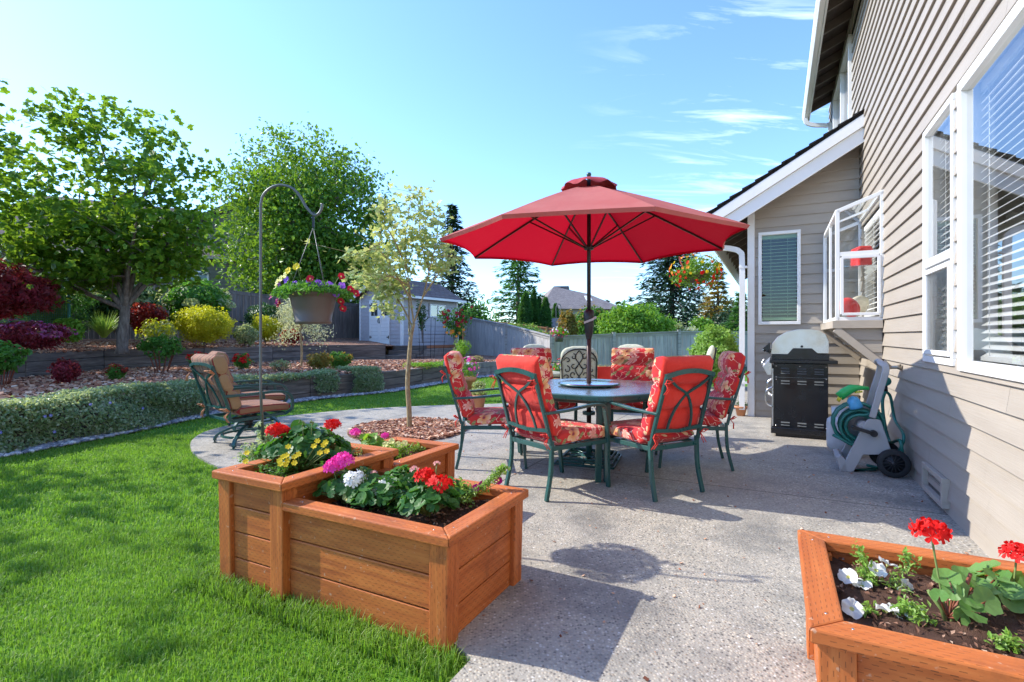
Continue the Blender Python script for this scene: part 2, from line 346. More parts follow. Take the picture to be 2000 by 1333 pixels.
def fabric_mat(name, kind):
    m = Mat(name, .8, .25)
    q = m.sep(m.co()); weave = m.noise(m.co(), 420, 2)
    if kind == 'plain':
        c = m.mix(m.mr(m.noise(m.co(), 6, 4), .35, .7), (.66, .030, .018), (.74, .042, .024))
    elif kind == 'stripe':
        u = m.math('FRACT', m.math('MULTIPLY', m.math('ADD', q[0], 5.03), 5.2))
        c = m.ramp(u, [(0, (.27, .12, .055)), (.12, (.13, .04, .025)), (.30, (.29, .14, .07)), (.40, (.24, .015, .015)), (.45, (.36, .22, .11)), (.50, (.24, .015, .015)), (.55, (.28, .14, .07)), (.62, (.10, .05, .03)), (.66, (.29, .15, .07)), (.76, (.15, .045, .03)), (.92, (.26, .12, .06))], 'CONSTANT')
    elif kind == 'sage':
        c = m.mix(m.mr(m.noise(m.co(), 9, 4), .35, .7), (.50, .49, .36), (.60, .585, .44))
    else:
        w = m.math('SUBTRACT', q[2], q[1]); P = m.comb(m.math('ADD', q[0], m.math('MULTIPLY', m.math('ADD', q[1], q[2]), .75)), w, 0)
        dis = m.node('VectorMath', operation='ADD'); m.L.new(P, dis.inputs[0])
        sc1 = m.node('VectorMath', operation='SCALE'); m.L.new(m.noise(P, 9, 2, out=1), sc1.inputs[0]); sc1.inputs['Scale'].default_value = .035; m.L.new(sc1.outputs[0], dis.inputs[1])
        PP = dis.outputs[0]
        def flower(scale, loc, petals, rad, thr):
            mp = m.node('Mapping'); mp.inputs['Location'].default_value = loc; m.L.new(PP, mp.inputs[0])
            n = m.node('TexVoronoi', feature='F1', voronoi_dimensions='2D'); m.L.new(mp.outputs[0], n.inputs['Vector']); n.inputs['Scale'].default_value = scale; n.inputs['Randomness'].default_value = .85
            sb = m.node('VectorMath', operation='SUBTRACT'); m.L.new(mp.outputs[0], sb.inputs[0]); m.L.new(n.outputs['Position'], sb.inputs[1])
            d = m.sep(sb.outputs[0]); th = m.math('ARCTAN2', d[1], d[0]); ln = m.node('VectorMath', operation='LENGTH'); m.L.new(sb.outputs[0], ln.inputs[0])
            cc = m.sep(n.outputs['Color'])
            th = m.math('ADD', th, m.math('MULTIPLY', cc[1], 6)); pet = m.math('POWER', m.math('ABSOLUTE', m.math('COSINE', m.math('MULTIPLY', th, petals / 2))), 5 if petals == 2 else .55)
            rr = m.math('MULTIPLY', m.math('ADD', m.math('MULTIPLY', pet, .75), .02 if petals == 2 else .25), rad)
            return m.math('MULTIPLY', m.math('LESS_THAN', ln.outputs['Value'], rr), m.math('GREATER_THAN', cc[0], thr)), ln.outputs['Value'], th, cc
        base = m.mix(m.mr(m.noise(P, 5, 3), .4, .6), (.60, .035, .028), (.50, .022, .04))
        st = m.math('ABSOLUTE', m.math('SUBTRACT', m.noise(PP, 7, 2), .5)); base = m.mix(m.math('LESS_THAN', st, .008), base, (.85, .52, .38))
        lf, ll, lt, lc = flower(7, (.37, .9, 0), 2, .11, .35)
        lcol = m.mix(m.mr(m.math('SINE', m.math('MULTIPLY', ll, 330)), -.2, .6), (.23, .20, .07), (.36, .31, .13)); c = m.mix(lf, base, lcol)
        f2, l2, t2, c2 = flower(6.5, (4.2, .3, 0), 7, .06, .4); c = m.mix(f2, c, m.mix(m.mr(l2, 0, .05), (.7, .2, .13), (.82, .45, .36)))
        f1, l1, t1, c1 = flower(4.6, (1.3, 2.2, 0), 5, .08, .42)
        fc = m.ramp(m.mr(l1, 0, .08), [(0, (.14, .01, .03)), (.2, (.30, .04, .06)), (.3, (.70, .28, .10)), (.7, (.80, .48, .24)), (1, (.82, .56, .34))]); c = m.mix(f1, c, fc)
    m.color(c); wr = m.noise(m.co(), 11, 3, .5, .8)
    m.bump(m.math('ADD', m.math('MULTIPLY', weave, .06), wr), .35, .03)
    m.b.inputs['Sheen Weight'].default_value = .15; return m.m

M = {}
M['siding'] = siding_mat()
M['white'] = plain('white_trim_paint', (.80, .795, .78), .42, var=.04, scale=3, bump=.08, bscale=30)
M['tan'] = plain('tan_paint', (.43, .37, .30), .55, var=.06, bump=.15)
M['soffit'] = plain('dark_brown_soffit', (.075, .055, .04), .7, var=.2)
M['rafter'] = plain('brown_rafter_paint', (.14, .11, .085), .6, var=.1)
M['shingle_black'] = shingle_mat('black_shingle', (.02, .019, .018), (.035, .032, .03), (.025, .022, .022))
M['shingle_shed'] = shingle_mat('brown_shingle', (.16, .115, .11), (.25, .19, .18), (.19, .145, .14))
M['shingle_old'] = shingle_mat('weathered_shake', (.11, .085, .08), (.17, .13, .125), (.13, .10, .10))
M['shake_grey'] = shingle_mat('grey_shake', (.20, .17, .16), (.32, .28, .26), (.25, .21, .20))
M['room'] = plain('room_paint', (.72, .70, .66), .8, var=.05)
M['room_shade'] = plain('painted_room_shade', (.05, .07, .045), .9)  # unlit room's shade put into a near-black green
M['blind'] = plain('blind_slat_white', (.78, .77, .74), .45, var=.03)
M['glass'] = glassmat('window_glass', (.95, .97, .97), 1.5, .22)
M['glass_tree_tint'] = glassmat('window_glass_tree_reflection', (.50, .68, .48), 1.5, .04)  # green tint stands in for greenery reflected in the wing window
M['glass_clear'] = glassmat('clear_glass', (.95, .97, .97), 1.45, .02)
M['screen'] = glassmat('insect_screen', (.62, .62, .62), 1.3, .02, .3)
M['patio'] = patio_mat()
M['mulch'] = mulch_mat()
M['chip'] = (lambda m: (m.color(m.ramp(m.island(), [(0, (.14, .05, .03)), (.4, (.40, .18, .11)), (.75, (.58, .34, .22)), (1, (.72, .55, .42))])), m)[1].m)(Mat('bark_chip', .9, .2))
M['pebble'] = (lambda m: (m.color(m.ramp(m.island(), [(0, (.13, .14, .17)), (.4, (.28, .29, .33)), (.75, (.42, .42, .44)), (1, (.66, .65, .63))])), m)[1].m)(Mat('river_pebble', .7, .3))
M['soil'] = ground_mat('potting_soil', (.05, .026, .018), (.13, .07, .05), 14)
M['soil_bits'] = (lambda m: (m.color(m.ramp(m.island(), [(0, (.03, .015, .01)), (.5, (.14, .07, .045)), (.85, (.28, .15, .10)), (1, (.5, .38, .28))])), m)[1].m)(Mat('bark_bits', .9, .2))
M['lawn'] = ground_mat('lawn_turf', (.07, .19, .012), (.10, .24, .02), 5)
M['earth'] = ground_mat('far_ground', (.06, .09, .03), (.09, .11, .05), .3)
M['grass'] = leafmat('grass_blade', [(.11, .235, .03), (.16, .31, .035), (.22, .38, .05), (.38, .47, .14)], .45, .5, 1.1, (.30, .58, .03))
rw = ((.30, .07, .018), (.54, .155, .036), (.68, .24, .065))
for a in 'xyz': M['redwood_' + a] = wood_mat('stained_wood_' + a, a, *rw)
M['timber'] = weathered_mat('retaining_timber', (.07, .06, .055), (.17, .145, .13), (.32, .28, .25), 'x')
M['fence_dark'] = weathered_mat('dark_fence_board', (.11, .095, .085), (.20, .17, .155), (.30, .265, .24))
M['fence_grey'] = weathered_mat('grey_fence_board', (.27, .26, .255), (.46, .44, .425), (.62, .60, .56))
M['fence_cap'] = weathered_mat('fence_cap_wood', (.24, .23, .22), (.40, .38, .36), (.55, .53, .50), 'x')
M['cedar'] = plain('new_cedar_post', (.50, .20, .09), .7, var=.2)
M['bark'] = (lambda m: (m.color(m.ramp(m.noise(m.co((5, 5, 1.2)), 4, 7, .65), [(.3, (.09, .07, .055)), (.55, (.22, .185, .155)), (.75, (.36, .32, .28))])), m.bump(m.noise(m.co((6, 6, 1.2)), 5, 6, .65), .9, .03), m)[2].m)(Mat('tree_bark', .9, .2))
M['bark_pale'] = (lambda m: (m.color(m.ramp(m.noise(m.co((7, 7, 3)), 6, 5, .6), [(.3, (.20, .14, .07)), (.55, (.36, .27, .14)), (.8, (.50, .42, .27))])), m.bump(m.noise(m.co((3, 3, 18)), 4, 4), .3, .006), m)[2].m)(Mat('sapling_bark', .75, .3))
M['stem'] = plain('green_stem', (.16, .22, .06), .6)
M['stem_red'] = plain('red_stem', (.22, .06, .03), .6)
M['green_metal'] = plain('dark_green_metal', (.016, .078, .070), .32, 0, .12, 5, .6)
M['black_metal'] = plain('black_enamel', (.010, .010, .012), .22, 0, .1, 2, .5)
M['iron'] = plain('wrought_iron', (.02, .018, .017), .4, .3, .2)
M['brown_pole'] = plain('bronze_pole', (.045, .022, .02), .35, .2, .15)
M['steel'] = plain('brushed_steel', (.66, .64, .61), .30, 1, .03, 2)
M['grey_metal'] = plain('grey_painted_metal', (.13, .14, .14), .4, .3, .1)
def hood_steel():
    m = Mat('heat_stained_steel', .3, .5, 1); n = m.noise(m.co(), 2.6, 3); m.color(m.ramp(n, [(.45, (.66, .64, .61)), (.60, (.60, .53, .44)), (.68, (.46, .34, .24)), (.8, (.62, .57, .50))])); m.rough(m.mr(m.noise(m.co((1, 20, 20)), 30, 3), .3, .7, .22, .4)); return m.m
M['hood'] = hood_steel()
M['chrome'] = plain('chrome', (.7, .7, .7), .15, 1, .05)
M['brass'] = plain('aged_brass', (.42, .36, .28), .4, .8, .2)
M['red_plain'] = fabric_mat('red_cushion_back', 'plain'); M['floral'] = fabric_mat('red_floral_fabric', 'floral'); M['stripe'] = fabric_mat('brown_stripe_fabric', 'stripe'); M['sage'] = fabric_mat('sage_fabric', 'sage')
def canopy_mat():
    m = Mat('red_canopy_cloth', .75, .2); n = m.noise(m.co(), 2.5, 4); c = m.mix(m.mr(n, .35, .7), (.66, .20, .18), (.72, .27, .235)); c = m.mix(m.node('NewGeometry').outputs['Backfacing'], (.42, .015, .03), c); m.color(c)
    t = m.node('BsdfTranslucent'); m.put(t.inputs[0], (.46, .004, .018)); mx = m.node('MixShader'); mx.inputs[0].default_value = .42
    m.bump(m.noise(m.co(), 4, 3, .5, 1), .2, .03)
    m.L.new(m.b.outputs[0], mx.inputs[1]); m.L.new(t.outputs[0], mx.inputs[2]); m.L.new(mx.outputs[0], m.N['Material Output'].inputs[0]); return m.m
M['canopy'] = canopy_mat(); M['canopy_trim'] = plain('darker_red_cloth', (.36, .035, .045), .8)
def table_glass():
    m = Mat('textured_table_glass', .12, .5); g = m.node('BsdfGlossy'); g.inputs['Roughness'].default_value = .1; t = m.node('BsdfTransparent'); t.inputs[0].default_value = (.42, .58, .66, 1)
    b = m.node('Bump'); b.inputs['Strength'].default_value = .35; b.inputs['Distance'].default_value = .01; m.L.new(m.noise(m.co(), 55, 3), b.inputs['Height']); m.L.new(b.outputs[0], g.inputs['Normal'])
    d = m.node('BsdfDiffuse'); d.inputs[0].default_value = (.38, .47, .58, 1)  # blue-grey diffuse stands in for sky reflected by the table top
    f = m.node('Fresnel'); f.inputs[0].default_value = 1.5; m1 = m.node('MixShader'); m1.inputs[0].default_value = .5; m.L.new(t.outputs[0], m1.inputs[1]); m.L.new(d.outputs[0], m1.inputs[2])
    mx = m.node('MixShader'); m.L.new(m.math('ADD', f.outputs[0], .16), mx.inputs[0]); m.L.new(m1.outputs[0], mx.inputs[1]); m.L.new(g.outputs[0], mx.inputs[2]); m.L.new(mx.outputs[0], m.N['Material Output'].inputs[0]); return m.m
M['table_glass'] = table_glass()
M['shed_grey'] = plain('shed_grey_paint', (.44, .415, .43), .6, var=.08, bump=.1)
M['olive'] = plain('olive_house_paint', (.17, .16, .105), .6, var=.08)
M['stone'] = plain('pale_stone_base', (.42, .33, .27), .8, var=.2)
M['orange_board'] = plain('orange_skirt_board', (.50, .19, .09), .6)
M['terracotta'] = plain('terracotta', (.55, .24, .12), .75, var=.15)
M['brown_pot'] = plain('brown_plastic', (.105, .078, .068), .45, var=.06)
M['concrete'] = plain('concrete', (.42, .41, .39), .85, var=.12, bump=.3)
M['block'] = plain('grey_wall_block', (.22, .20, .20), .85, var=.25, bump=.4)
M['plastic_grey'] = plain('grey_plastic', (.42, .40, .39), .4, var=.05)
M['plastic_black'] = plain('black_plastic', (.015, .015, .017), .4)
M['hose'] = plain('green_hose', (.02, .17, .13), .35, var=.15)
M['sprayer_green'] = plain('bright_green_plastic', (.03, .45, .10), .35)
M['yellow_plastic'] = plain('yellow_plastic', (.80, .66, .05), .35)
M['blue_plastic'] = plain('blue_bottle_plastic', (.10, .40, .68), .3, var=.3, scale=14)
M['tank'] = plain('white_tank_paint', (.50, .52, .53), .4, var=.1)
M['rubber'] = plain('black_rubber', (.018, .018, .018), .7)
M['red_plastic'] = plain('red_plastic', (.70, .03, .025), .35)
M['cream'] = plain('cream_ceramic', (.75, .68, .50), .3)
M['net'] = plain('green_net', (.02, .16, .13), .6)
M['teal_glass'] = plain('teal_window', (.02, .12, .12), .1, spec=.8)
LC = dict(
 tree=[(.045, .15, .015), (.09, .25, .025), (.17, .36, .035), (.34, .50, .06)],
 birch=[(.035, .12, .015), (.06, .17, .02), (.12, .27, .03), (.25, .40, .045)],
 maple=[(.22, .40, .10), (.34, .50, .17), (.48, .60, .28), (.62, .58, .40)],
 conifer=[(.016, .045, .022), (.028, .07, .03), (.045, .10, .035)],
 conifer_blue=[(.018, .05, .035), (.03, .085, .05), (.05, .12, .06)],
 cedar_green=[(.04, .13, .03), (.07, .19, .04), (.10, .25, .06)],
 lime=[(.09, .24, .02), (.17, .36, .035), (.28, .46, .06)],
 yellow=[(.36, .38, .015), (.55, .54, .02), (.68, .66, .05)],
 mid=[(.05, .16, .025), (.085, .25, .035), (.14, .33, .05)],
 dark=[(.025, .08, .02), (.045, .13, .03), (.08, .19, .04)],
 pale=[(.17, .26, .10), (.32, .40, .20), (.52, .55, .36)],
 white_var=[(.22, .30, .17), (.50, .54, .40), (.75, .76, .64)],
 red=[(.16, .015, .018), (.30, .025, .03), (.45, .05, .04)],
 burgundy=[(.12, .012, .022), (.22, .018, .035), (.38, .035, .055)],
 red_tip=[(.06, .035, .02), (.25, .03, .02), (.45, .06, .04)],
 magenta=[(.14, .05, .06), (.50, .05, .28), (.66, .10, .40), (.14, .14, .04)],
 vinca=[(.09, .19, .08), (.20, .32, .17), (.36, .46, .30), (.52, .57, .43)],
 bronze=[(.12, .17, .03), (.30, .30, .05), (.42, .22, .06)],
 tan=[(.45, .28, .13), (.60, .42, .25), (.25, .28, .10)],
 geranium_light=[(.10, .24, .05), (.16, .32, .08), (.24, .40, .13)],
 geranium=[(.03, .12, .02), (.05, .17, .03), (.09, .24, .04)],
 light=[(.16, .34, .05), (.27, .45, .08), (.37, .52, .15)])
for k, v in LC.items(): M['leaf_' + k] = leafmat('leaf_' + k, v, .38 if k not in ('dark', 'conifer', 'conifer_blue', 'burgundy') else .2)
def petal(name, c, c2=None, trans=.3):
    m = Mat(name, .6, .3); i = m.island(); cc = m.mix(m.math('MULTIPLY', i, .6), c, c2 or tuple(min(1, x * 1.25) for x in c)); m.color(cc)
    t = m.node('BsdfTranslucent'); m.L.new(cc, t.inputs[0]); mx = m.node('MixShader'); mx.inputs[0].default_value = trans
    m.L.new(m.b.outputs[0], mx.inputs[1]); m.L.new(t.outputs[0], mx.inputs[2]); m.L.new(mx.outputs[0], m.N['Material Output'].inputs[0]); return m.m
for k, c in dict(red=(.72, .012, .01), pink=(.85, .06, .42), white=(.86, .86, .83), yellow=(.90, .66, .03), paleyellow=(.86, .80, .32), purple=(.34, .12, .66), magenta=(.42, .012, .20), crimson=(.42, .01, .03), orange=(.88, .34, .04), violet=(.22, .22, .62), palepink=(.86, .45, .42), hotpink=(.8, .05, .35)).items(): M['petal_' + k] = petal('petal_' + k, c)
# ---------------------------------------------------------------- vegetation builders
def nrm(a): return a / np.maximum(1e-9, np.linalg.norm(a, axis=1, keepdims=True))
def leaves(mb, C, size, aspect=.5, up=.6, droop=.3, mi=0, fold=.3, var=.35, star=0, out=None, outw=0.):
    C = np.asarray(C, float); n = len(C)
    if not n: return
    N = rng.normal(size=(n, 3)) * .7; N[:, 2] += up
    if out is not None: N += out * outw
    N = nrm(N); A = rng.normal(size=(n, 3)); A[:, 2] -= droop
    if out is not None: A += out * .5
    A = nrm(A - N * (A * N).sum(1, keepdims=True)); S = np.cross(A, N); L = (size * (1 + var * (rng.random((n, 1)) * 2 - 1)))
    sets = [(A, S, 1.)]
    if star:
        sets = []
        for an, k in ((0, 1), (.75, .8), (-.75, .8), (1.5, .55), (-1.5, .55))[:star]:
            c, s_ = math.cos(an), math.sin(an); sets.append((A * c + S * s_, S * c - A * s_, k))
        base = C - A * L * .25
        for a, s2, k in sets:
            V = np.stack([base, base + a * L * k * .4 + s2 * L * k * aspect / 2, base + a * L * k, base + a * L * k * .4 - s2 * L * k * aspect / 2], 1).reshape(-1, 3)
            i = np.arange(n)[:, None] * 4; mb.add(V, i + np.array([[0, 1, 2, 3]]), mi)
        return
    b = C - A * L / 2; t = C + A * L / 2 - N * L * .12; m_ = C - A * L * .05
    l = m_ + S * L * aspect / 2 + N * L * fold * aspect / 2; r = m_ - S * L * aspect / 2 + N * L * fold * aspect / 2
    V = np.stack([b, l, t, r], 1).reshape(-1, 3); i = np.arange(n)[:, None] * 4
    F = np.concatenate([i + np.array([[0, 2, 1]]), i + np.array([[0, 3, 2]])]); mb.add(V, F, mi)
def core_blob(mb, c, rad, mi=0, k=10, flat=0.0):
    nu, nv = 16, 9; V = []
    ph = rng.random(6) * 6.28
    for j in range(nv):
        th = math.pi * j / (nv - 1)
        for i in range(nu):
            a = 2 * math.pi * i / nu; w = 1 + .1 * math.sin(3 * a + ph[0]) * math.sin(th) + .08 * math.sin(5 * a + 2 * th + ph[1]) * math.sin(th)
            V.append((c[0] + rad[0] * w * math.sin(th) * math.cos(a), c[1] + rad[1] * w * math.sin(th) * math.sin(a), max(c[2] - rad[2] * .95, c[2] + rad[2] * w * math.cos(th))))
    mb.add(V, [(nu*j+i, nu*(j+1)+i, nu*(j+1)+(i+1)%nu, nu*j+(i+1)%nu) for j in range(nv-1) for i in range(nu)], mi, True)
def clump_pts(c, rad, n, k=26, cr=.34, zmin=None, hollow=.35, box=False):
    D = nrm(rng.normal(size=(k, 3)));
    if box: D = D / np.max(np.abs(D), axis=1, keepdims=True)
    P = D * (1 - cr * .75) * (.72 + .4 * rng.random((k, 1))) if not box else D * (1 - cr * .5)
    idx = rng.integers(0, k, n); q = nrm(rng.normal(size=(n, 3))) * (hollow + (1 - hollow) * rng.random((n, 1))) * cr * (.7 + .6 * rng.random(k))[idx][:, None]
    X = P[idx] + q; out = nrm(X + 1e-6); X = X * np.array(rad) + np.array(c)
    if zmin is not None:
        m = X[:, 2] > zmin; X = X[m]; out = out[m]
    return X, out
def bush(name, base, w, h, leaf, label, cat='shrub', n=1400, size=.06, aspect=.5, depth=None, group=None, tips=None, tip_n=0, tip_size=None, core=True, k=26, cr=.36, stems=None, box=False, star=0, tip_mat=None, up=.5, lift=0):
    """a shrub: stems, one foliage mesh of many small leaves, optional flowers."""
    x, y, z = base; rad = (w / 2, (depth or w * .85) / 2, (h - lift) / 2); c = (x, y, z + lift + (h - lift) / 2)
    o = empty(name, (x, y, z), 0, label, cat, group)
    cl = (0, 0, lift + (h - lift) / 2)
    mb = MB()
    if core:
        core_blob(mb, cl, tuple(r * .62 for r in rad), 1)
        m_ = int(n * .7); D = nrm(rng.normal(size=(m_, 3)));
        if box: D = D / np.max(np.abs(D), axis=1, keepdims=True)
        Q = D * (.66 + .2 * rng.random((m_, 1))) * np.array(rad) * (1 + .08 * np.sin(D[:, :1] * 7 + D[:, 1:2] * 5)) + np.array(cl); kq = Q[:, 2] > 0; leaves(mb, Q[kq], size, aspect, up, .25, 0, out=nrm(D)[kq], outw=.9, star=star)
    P, out = clump_pts(cl, rad, n, k, cr, zmin=.0, box=box); leaves(mb, P, size, aspect, up, .25, 0, out=out, outw=.9, star=star)
    mb.build('foliage', [M['leaf_' + leaf], M['leaf_' + leaf]], o)
    sb = MB()
    for i in range(stems or 5):
        a = rng.random() * 6.28; r = rng.random() * .5; sb.tube(spline([(0, 0, -.05), (rad[0] * r * .5 * math.cos(a), rad[1] * r * .5 * math.sin(a), h * .25), (rad[0] * r * math.cos(a), rad[1] * r * math.sin(a), h * .62)], 4), [.012] * 9, 5)
    sb.build('stem', M['stem_red'] if leaf in ('geranium', 'red', 'burgundy') else M['bark'], o)
    if tips:
        fb = MB(); P, out = clump_pts(cl, tuple(r * 1.04 for r in rad), tip_n * 3, k, cr * .8, zmin=h * .25, hollow=.9, box=box); s_ = (out[:, 2] > -.1); P = P[s_][:tip_n]; out = out[s_][:tip_n]
        leaves(fb, P, tip_size or size, .75, .3, 0, 0, out=out, outw=1.5); tag(fb.build(tip_mat or 'blossom', M[tips], o), kind='stuff')
    return o
def limb(sb, p, q, r0, r1, bend=.12, n=6, sides=7):
    p = Vector(p); q = Vector(q); L = (q - p).length
    mid = (p + q) / 2 + Vector(tuple(rng.normal(size=3) * bend * L)) + Vector((0, 0, bend * L * .4)); P = bez(p, mid, q, n)
    sb.tube(P, [r0 + (r1 - r0) * i / n for i in range(n + 1)], sides, caps=False); return P
def tree(name, base, fork, cc, rad, tr, leaf, n, size, label, cat='tree', limbs=7, subs=5, spread=.4, aspect=.5, bark='bark', star=0, group=None, up=.6, droop=.3, lean=(0, 0), seedpts=None, hole=0, zmin=None, keep=None):
    x, y, z = base; o = empty(name, base, 0, label, cat, group); sb = MB()
    F = Vector((lean[0], lean[1], fork)); sb.tube(spline([(0, 0, -.1), (lean[0] * .3, lean[1] * .3, fork * .35), (lean[0] * .7, lean[1] * .7, fork * .7), tuple(F)], 4), list(np.interp(np.linspace(0, 1, 13), [0, .08, 1], [tr * 1.35, tr, tr * .78])), 10)
    C = Vector(cc); tips = []
    for i in range(limbs):
        a = 2 * math.pi * (i + rng.random() * .6) / limbs; el = [-.35, .15, .55, .95][i % 4] if limbs > 4 else .3 + .3 * (i % 2)
        if seedpts: T = Vector(seedpts[i % len(seedpts)])
        else: T = C + Vector((rad[0] * .72 * math.cos(a) * math.cos(el), rad[1] * .72 * math.sin(a) * math.cos(el), rad[2] * .75 * math.sin(el)))
        P = limb(sb, F * (1 - .12 * rng.random()), T, tr * .48, tr * .10, .1, 8)
        for j in range(subs):
            st = P[2 + int(rng.random() * 6)]; d = Vector(tuple(nrm(rng.normal(size=(1, 3)))[0])); d.z = d.z * .6 + .2
            e = st + Vector((d.x * rad[0], d.y * rad[1], d.z * rad[2])) * (.35 + .3 * rng.random())
            q = e - C; k = math.sqrt((q.x / rad[0]) ** 2 + (q.y / rad[1]) ** 2 + (q.z / rad[2]) ** 2)
            if k > .97: e = C + q / k * .97
            P2 = limb(sb, st, e, tr * .2, tr * .05, .12, 5, 5); tips += [P2[3], P2[4], P2[5]]
            for _ in range(2):
                d = Vector(tuple(nrm(rng.normal(size=(1, 3)))[0])) * (.22 * rad[0]); P3 = limb(sb, P2[3], P2[3] + d, tr * .07, tr * .03, .1, 3, 4); tips += [P3[2], P3[3]]
        tips.append(P[-1])
    # shell clumps make the uneven outline
    k = len(tips); T = np.array([tuple(t) for t in tips]); extra = nrm(rng.normal(size=(k // 2, 3))) * (.66 + .42 * rng.random((k // 2, 1))) * np.array(rad) + np.array(cc)
    T = np.concatenate([T, extra]); s_ = spread * (.6 + .8 * rng.random(len(T))); idx = rng.integers(0, len(T), n)
    P = T[idx] + rng.normal(size=(n, 3)) * s_[idx][:, None] * np.array([1, 1, .55])
    if zmin is not None: P = P[P[:, 2] > zmin + .28 * np.sin(P[:, 0] * 2.6 + 1) + .2 * np.sin(P[:, 0] * 6.1 + P[:, 1] * 3) + .12 * rng.normal(size=len(P))]
    if keep is not None: P = P[keep(P + np.array(base))]
    lb = MB(); leaves(lb, P, size, aspect, up, droop, 0, star=star)
    sb.build('trunk', M[bark], o); lb.build('crown', M['leaf_' + leaf], o); return o
def conifer(name, base, h, r, leaf, label, n_w=26, per=9, size=.22, group=None, droop=.25, start=.08, needle=34, taper=1.0, cat='conifer', dens=1.0, seed=None):
    o = empty(name, base, 0, label, cat, group); sb = MB(); sb.tube([(0, 0, -.2), (0, 0, h * .5), (0, 0, h)], [r * .05 + .04, r * .03 + .03, .01], 7); Cs = []; Ax = []
    for i in range(n_w):
        f = start + (1 - start) * (i / n_w) ** .92; z0 = h * f; rr = r * ((1 - f) ** taper) * (.72 + .42 * rng.random()) + .12
        for j in range(per):
            a = 2 * math.pi * (j + rng.random()) / per + i; L = rr * (.7 + .45 * rng.random()); dz = -droop * L + .12 * L * f
            e = Vector((math.cos(a) * L, math.sin(a) * L, z0 + dz)); s0 = Vector((0, 0, z0)); md = (s0 + e) / 2 + Vector((0, 0, .09 * L)); P = bez(s0, md, e, 4); sb.tube(P, [.02 + .01 * r, .02, .014, .01, .006], 4, caps=False)
            m = int(needle * dens * (.4 + L / r)); t = rng.random(m) ** .7; B = np.array([tuple(s0 * (1-u)**2 + md * 2*u*(1-u) + e * u*u) for u in t]); side = np.array([-math.sin(a), math.cos(a), 0]); wd = L * .30 * (1 - t * .75)
            off = (rng.random(m) * 2 - 1) * wd; B = B + side * off[:, None] + np.array([0, 0, 1]) * (-np.abs(off) * .35 + rng.normal(size=m) * .03 * r)[:, None]
            Cs.append(B); Ax.append(nrm(np.array([math.cos(a), math.sin(a), -.25])[None] + side * (off / (wd + 1e-6))[:, None] * .8))
    C = np.concatenate(Cs); A = np.concatenate(Ax); n = len(C); N = nrm(rng.normal(size=(n, 3)) * .35 + np.array([0, 0, 1])); A = nrm(A - N * (A * N).sum(1, keepdims=True)); S = np.cross(A, N); L = size * (.7 + .7 * rng.random((n, 1)))
    V = np.stack([C - A * L * .4, C + S * L * .16, C + A * L * .6 - N * L * .1, C - S * L * .16], 1).reshape(-1, 3)
    lb = MB(); lb.add(V, np.arange(n)[:, None] * 4 + np.array([[0, 1, 2, 3]])); sb.build('trunk', M['bark'], o); lb.build('crown', M['leaf_' + leaf], o); return o
def blades(mb, base, n, L, w, spread=1., mi=0, arch=.6):
    for i in range(n):
        a = rng.random() * 6.28; l = L * (.6 + .5 * rng.random()); q = spread * (.3 + .7 * rng.random()); d = Vector((math.cos(a), math.sin(a), 0)); s_ = Vector((-d.y, d.x, 0)) * w / 2; V = []
        b0 = Vector(base) + d * .02 * rng.random() * L * 3
        for k in range(6):
            t = k / 5; p = b0 + d * (l * q * t * .8) + Vector((0, 0, l * (t - arch * q * t * t))); ww = (1 - t * .9) * (1 if k else .6); V += [p - s_ * ww, p + s_ * ww]
        mb.add([tuple(v) for v in V], [(2*k, 2*k+1, 2*k+3, 2*k+2) for k in range(5)], mi)
# flowers seen close up
def frame(n):
    n = unit(n); x = n.cross(Vector((0, 0, 1)) if abs(n.z) < .9 else Vector((1, 0, 0))).normalized(); return x, n.cross(x), n
def petunia(mb, c, n, r, mi=0, mi2=1):
    x, y, n = frame(n); c = Vector(c); V = [c - n * r * .55]; k = 30; ph = rng.random() * 6; rf = [rng.normal() * .05 for _ in range(k)]
    for ring, (rr, hh) in enumerate(((.22, -.22), (.6, .0), (1.0, .02))):
        for i in range(k):
            a = 2 * math.pi * i / k; lob = (.84 + .18 * abs(math.cos(2.5 * a + ph)) ** .35 if ring == 2 else 1); w = (.07 * math.sin(5 * a + ph * 2) + rf[i]) * ring
            V.append(c + (x * math.cos(a) + y * math.sin(a)) * r * rr * lob + n * r * (hh + w))
    mb.add([tuple(v) for v in V], [(0, 1 + i, 1 + (i + 1) % k) for i in range(k)], mi2)
    mb.add([tuple(v) for v in V], [(1 + k*q + i, 1 + k*(q+1) + i, 1 + k*(q+1) + (i+1) % k, 1 + k*q + (i+1) % k) for q in range(2) for i in range(k)], mi, True)
def floret(mb, c, n, r, mi=0, pet=5):
    x, y, n = frame(n); c = Vector(c); ph = rng.random() * 6
    for i in range(pet):
        a = ph + 2 * math.pi * i / pet; d = x * math.cos(a) + y * math.sin(a); s_ = x * -math.sin(a) + y * math.cos(a)
        l = n * r * (.12 + .2 * rng.random())
        V = [c, c + d * r * .5 + s_ * r * .30 + l * .5, c + d * r * .92 + s_ * r * .30 + l, c + d * r * 1.02 + l * .8, c + d * r * .92 - s_ * r * .30 + l, c + d * r * .5 - s_ * r * .30 + l * .5]
        mb.add([tuple(v) for v in V], [(0, 1, 2, 3), (0, 3, 4, 5)], mi)
def geranium_head(mb, c, r, mi=0, n=26, up=Vector((0, 0, 1))):
    c = Vector(c)
    for i in range(n):
        z = 1 - (i + .5) / n * 1.15; a = i * 2.4; rr = math.sqrt(max(0, 1 - z * z)); d = Vector((math.cos(a) * rr, math.sin(a) * rr, z * .72)) * (.68 + .5 * rng.random())
        floret(mb, c + d * r, unit(d + Vector(tuple(rng.normal(size=3) * .22)) + Vector((0, 0, .15))), r * (.40 + .16 * rng.random()), mi)
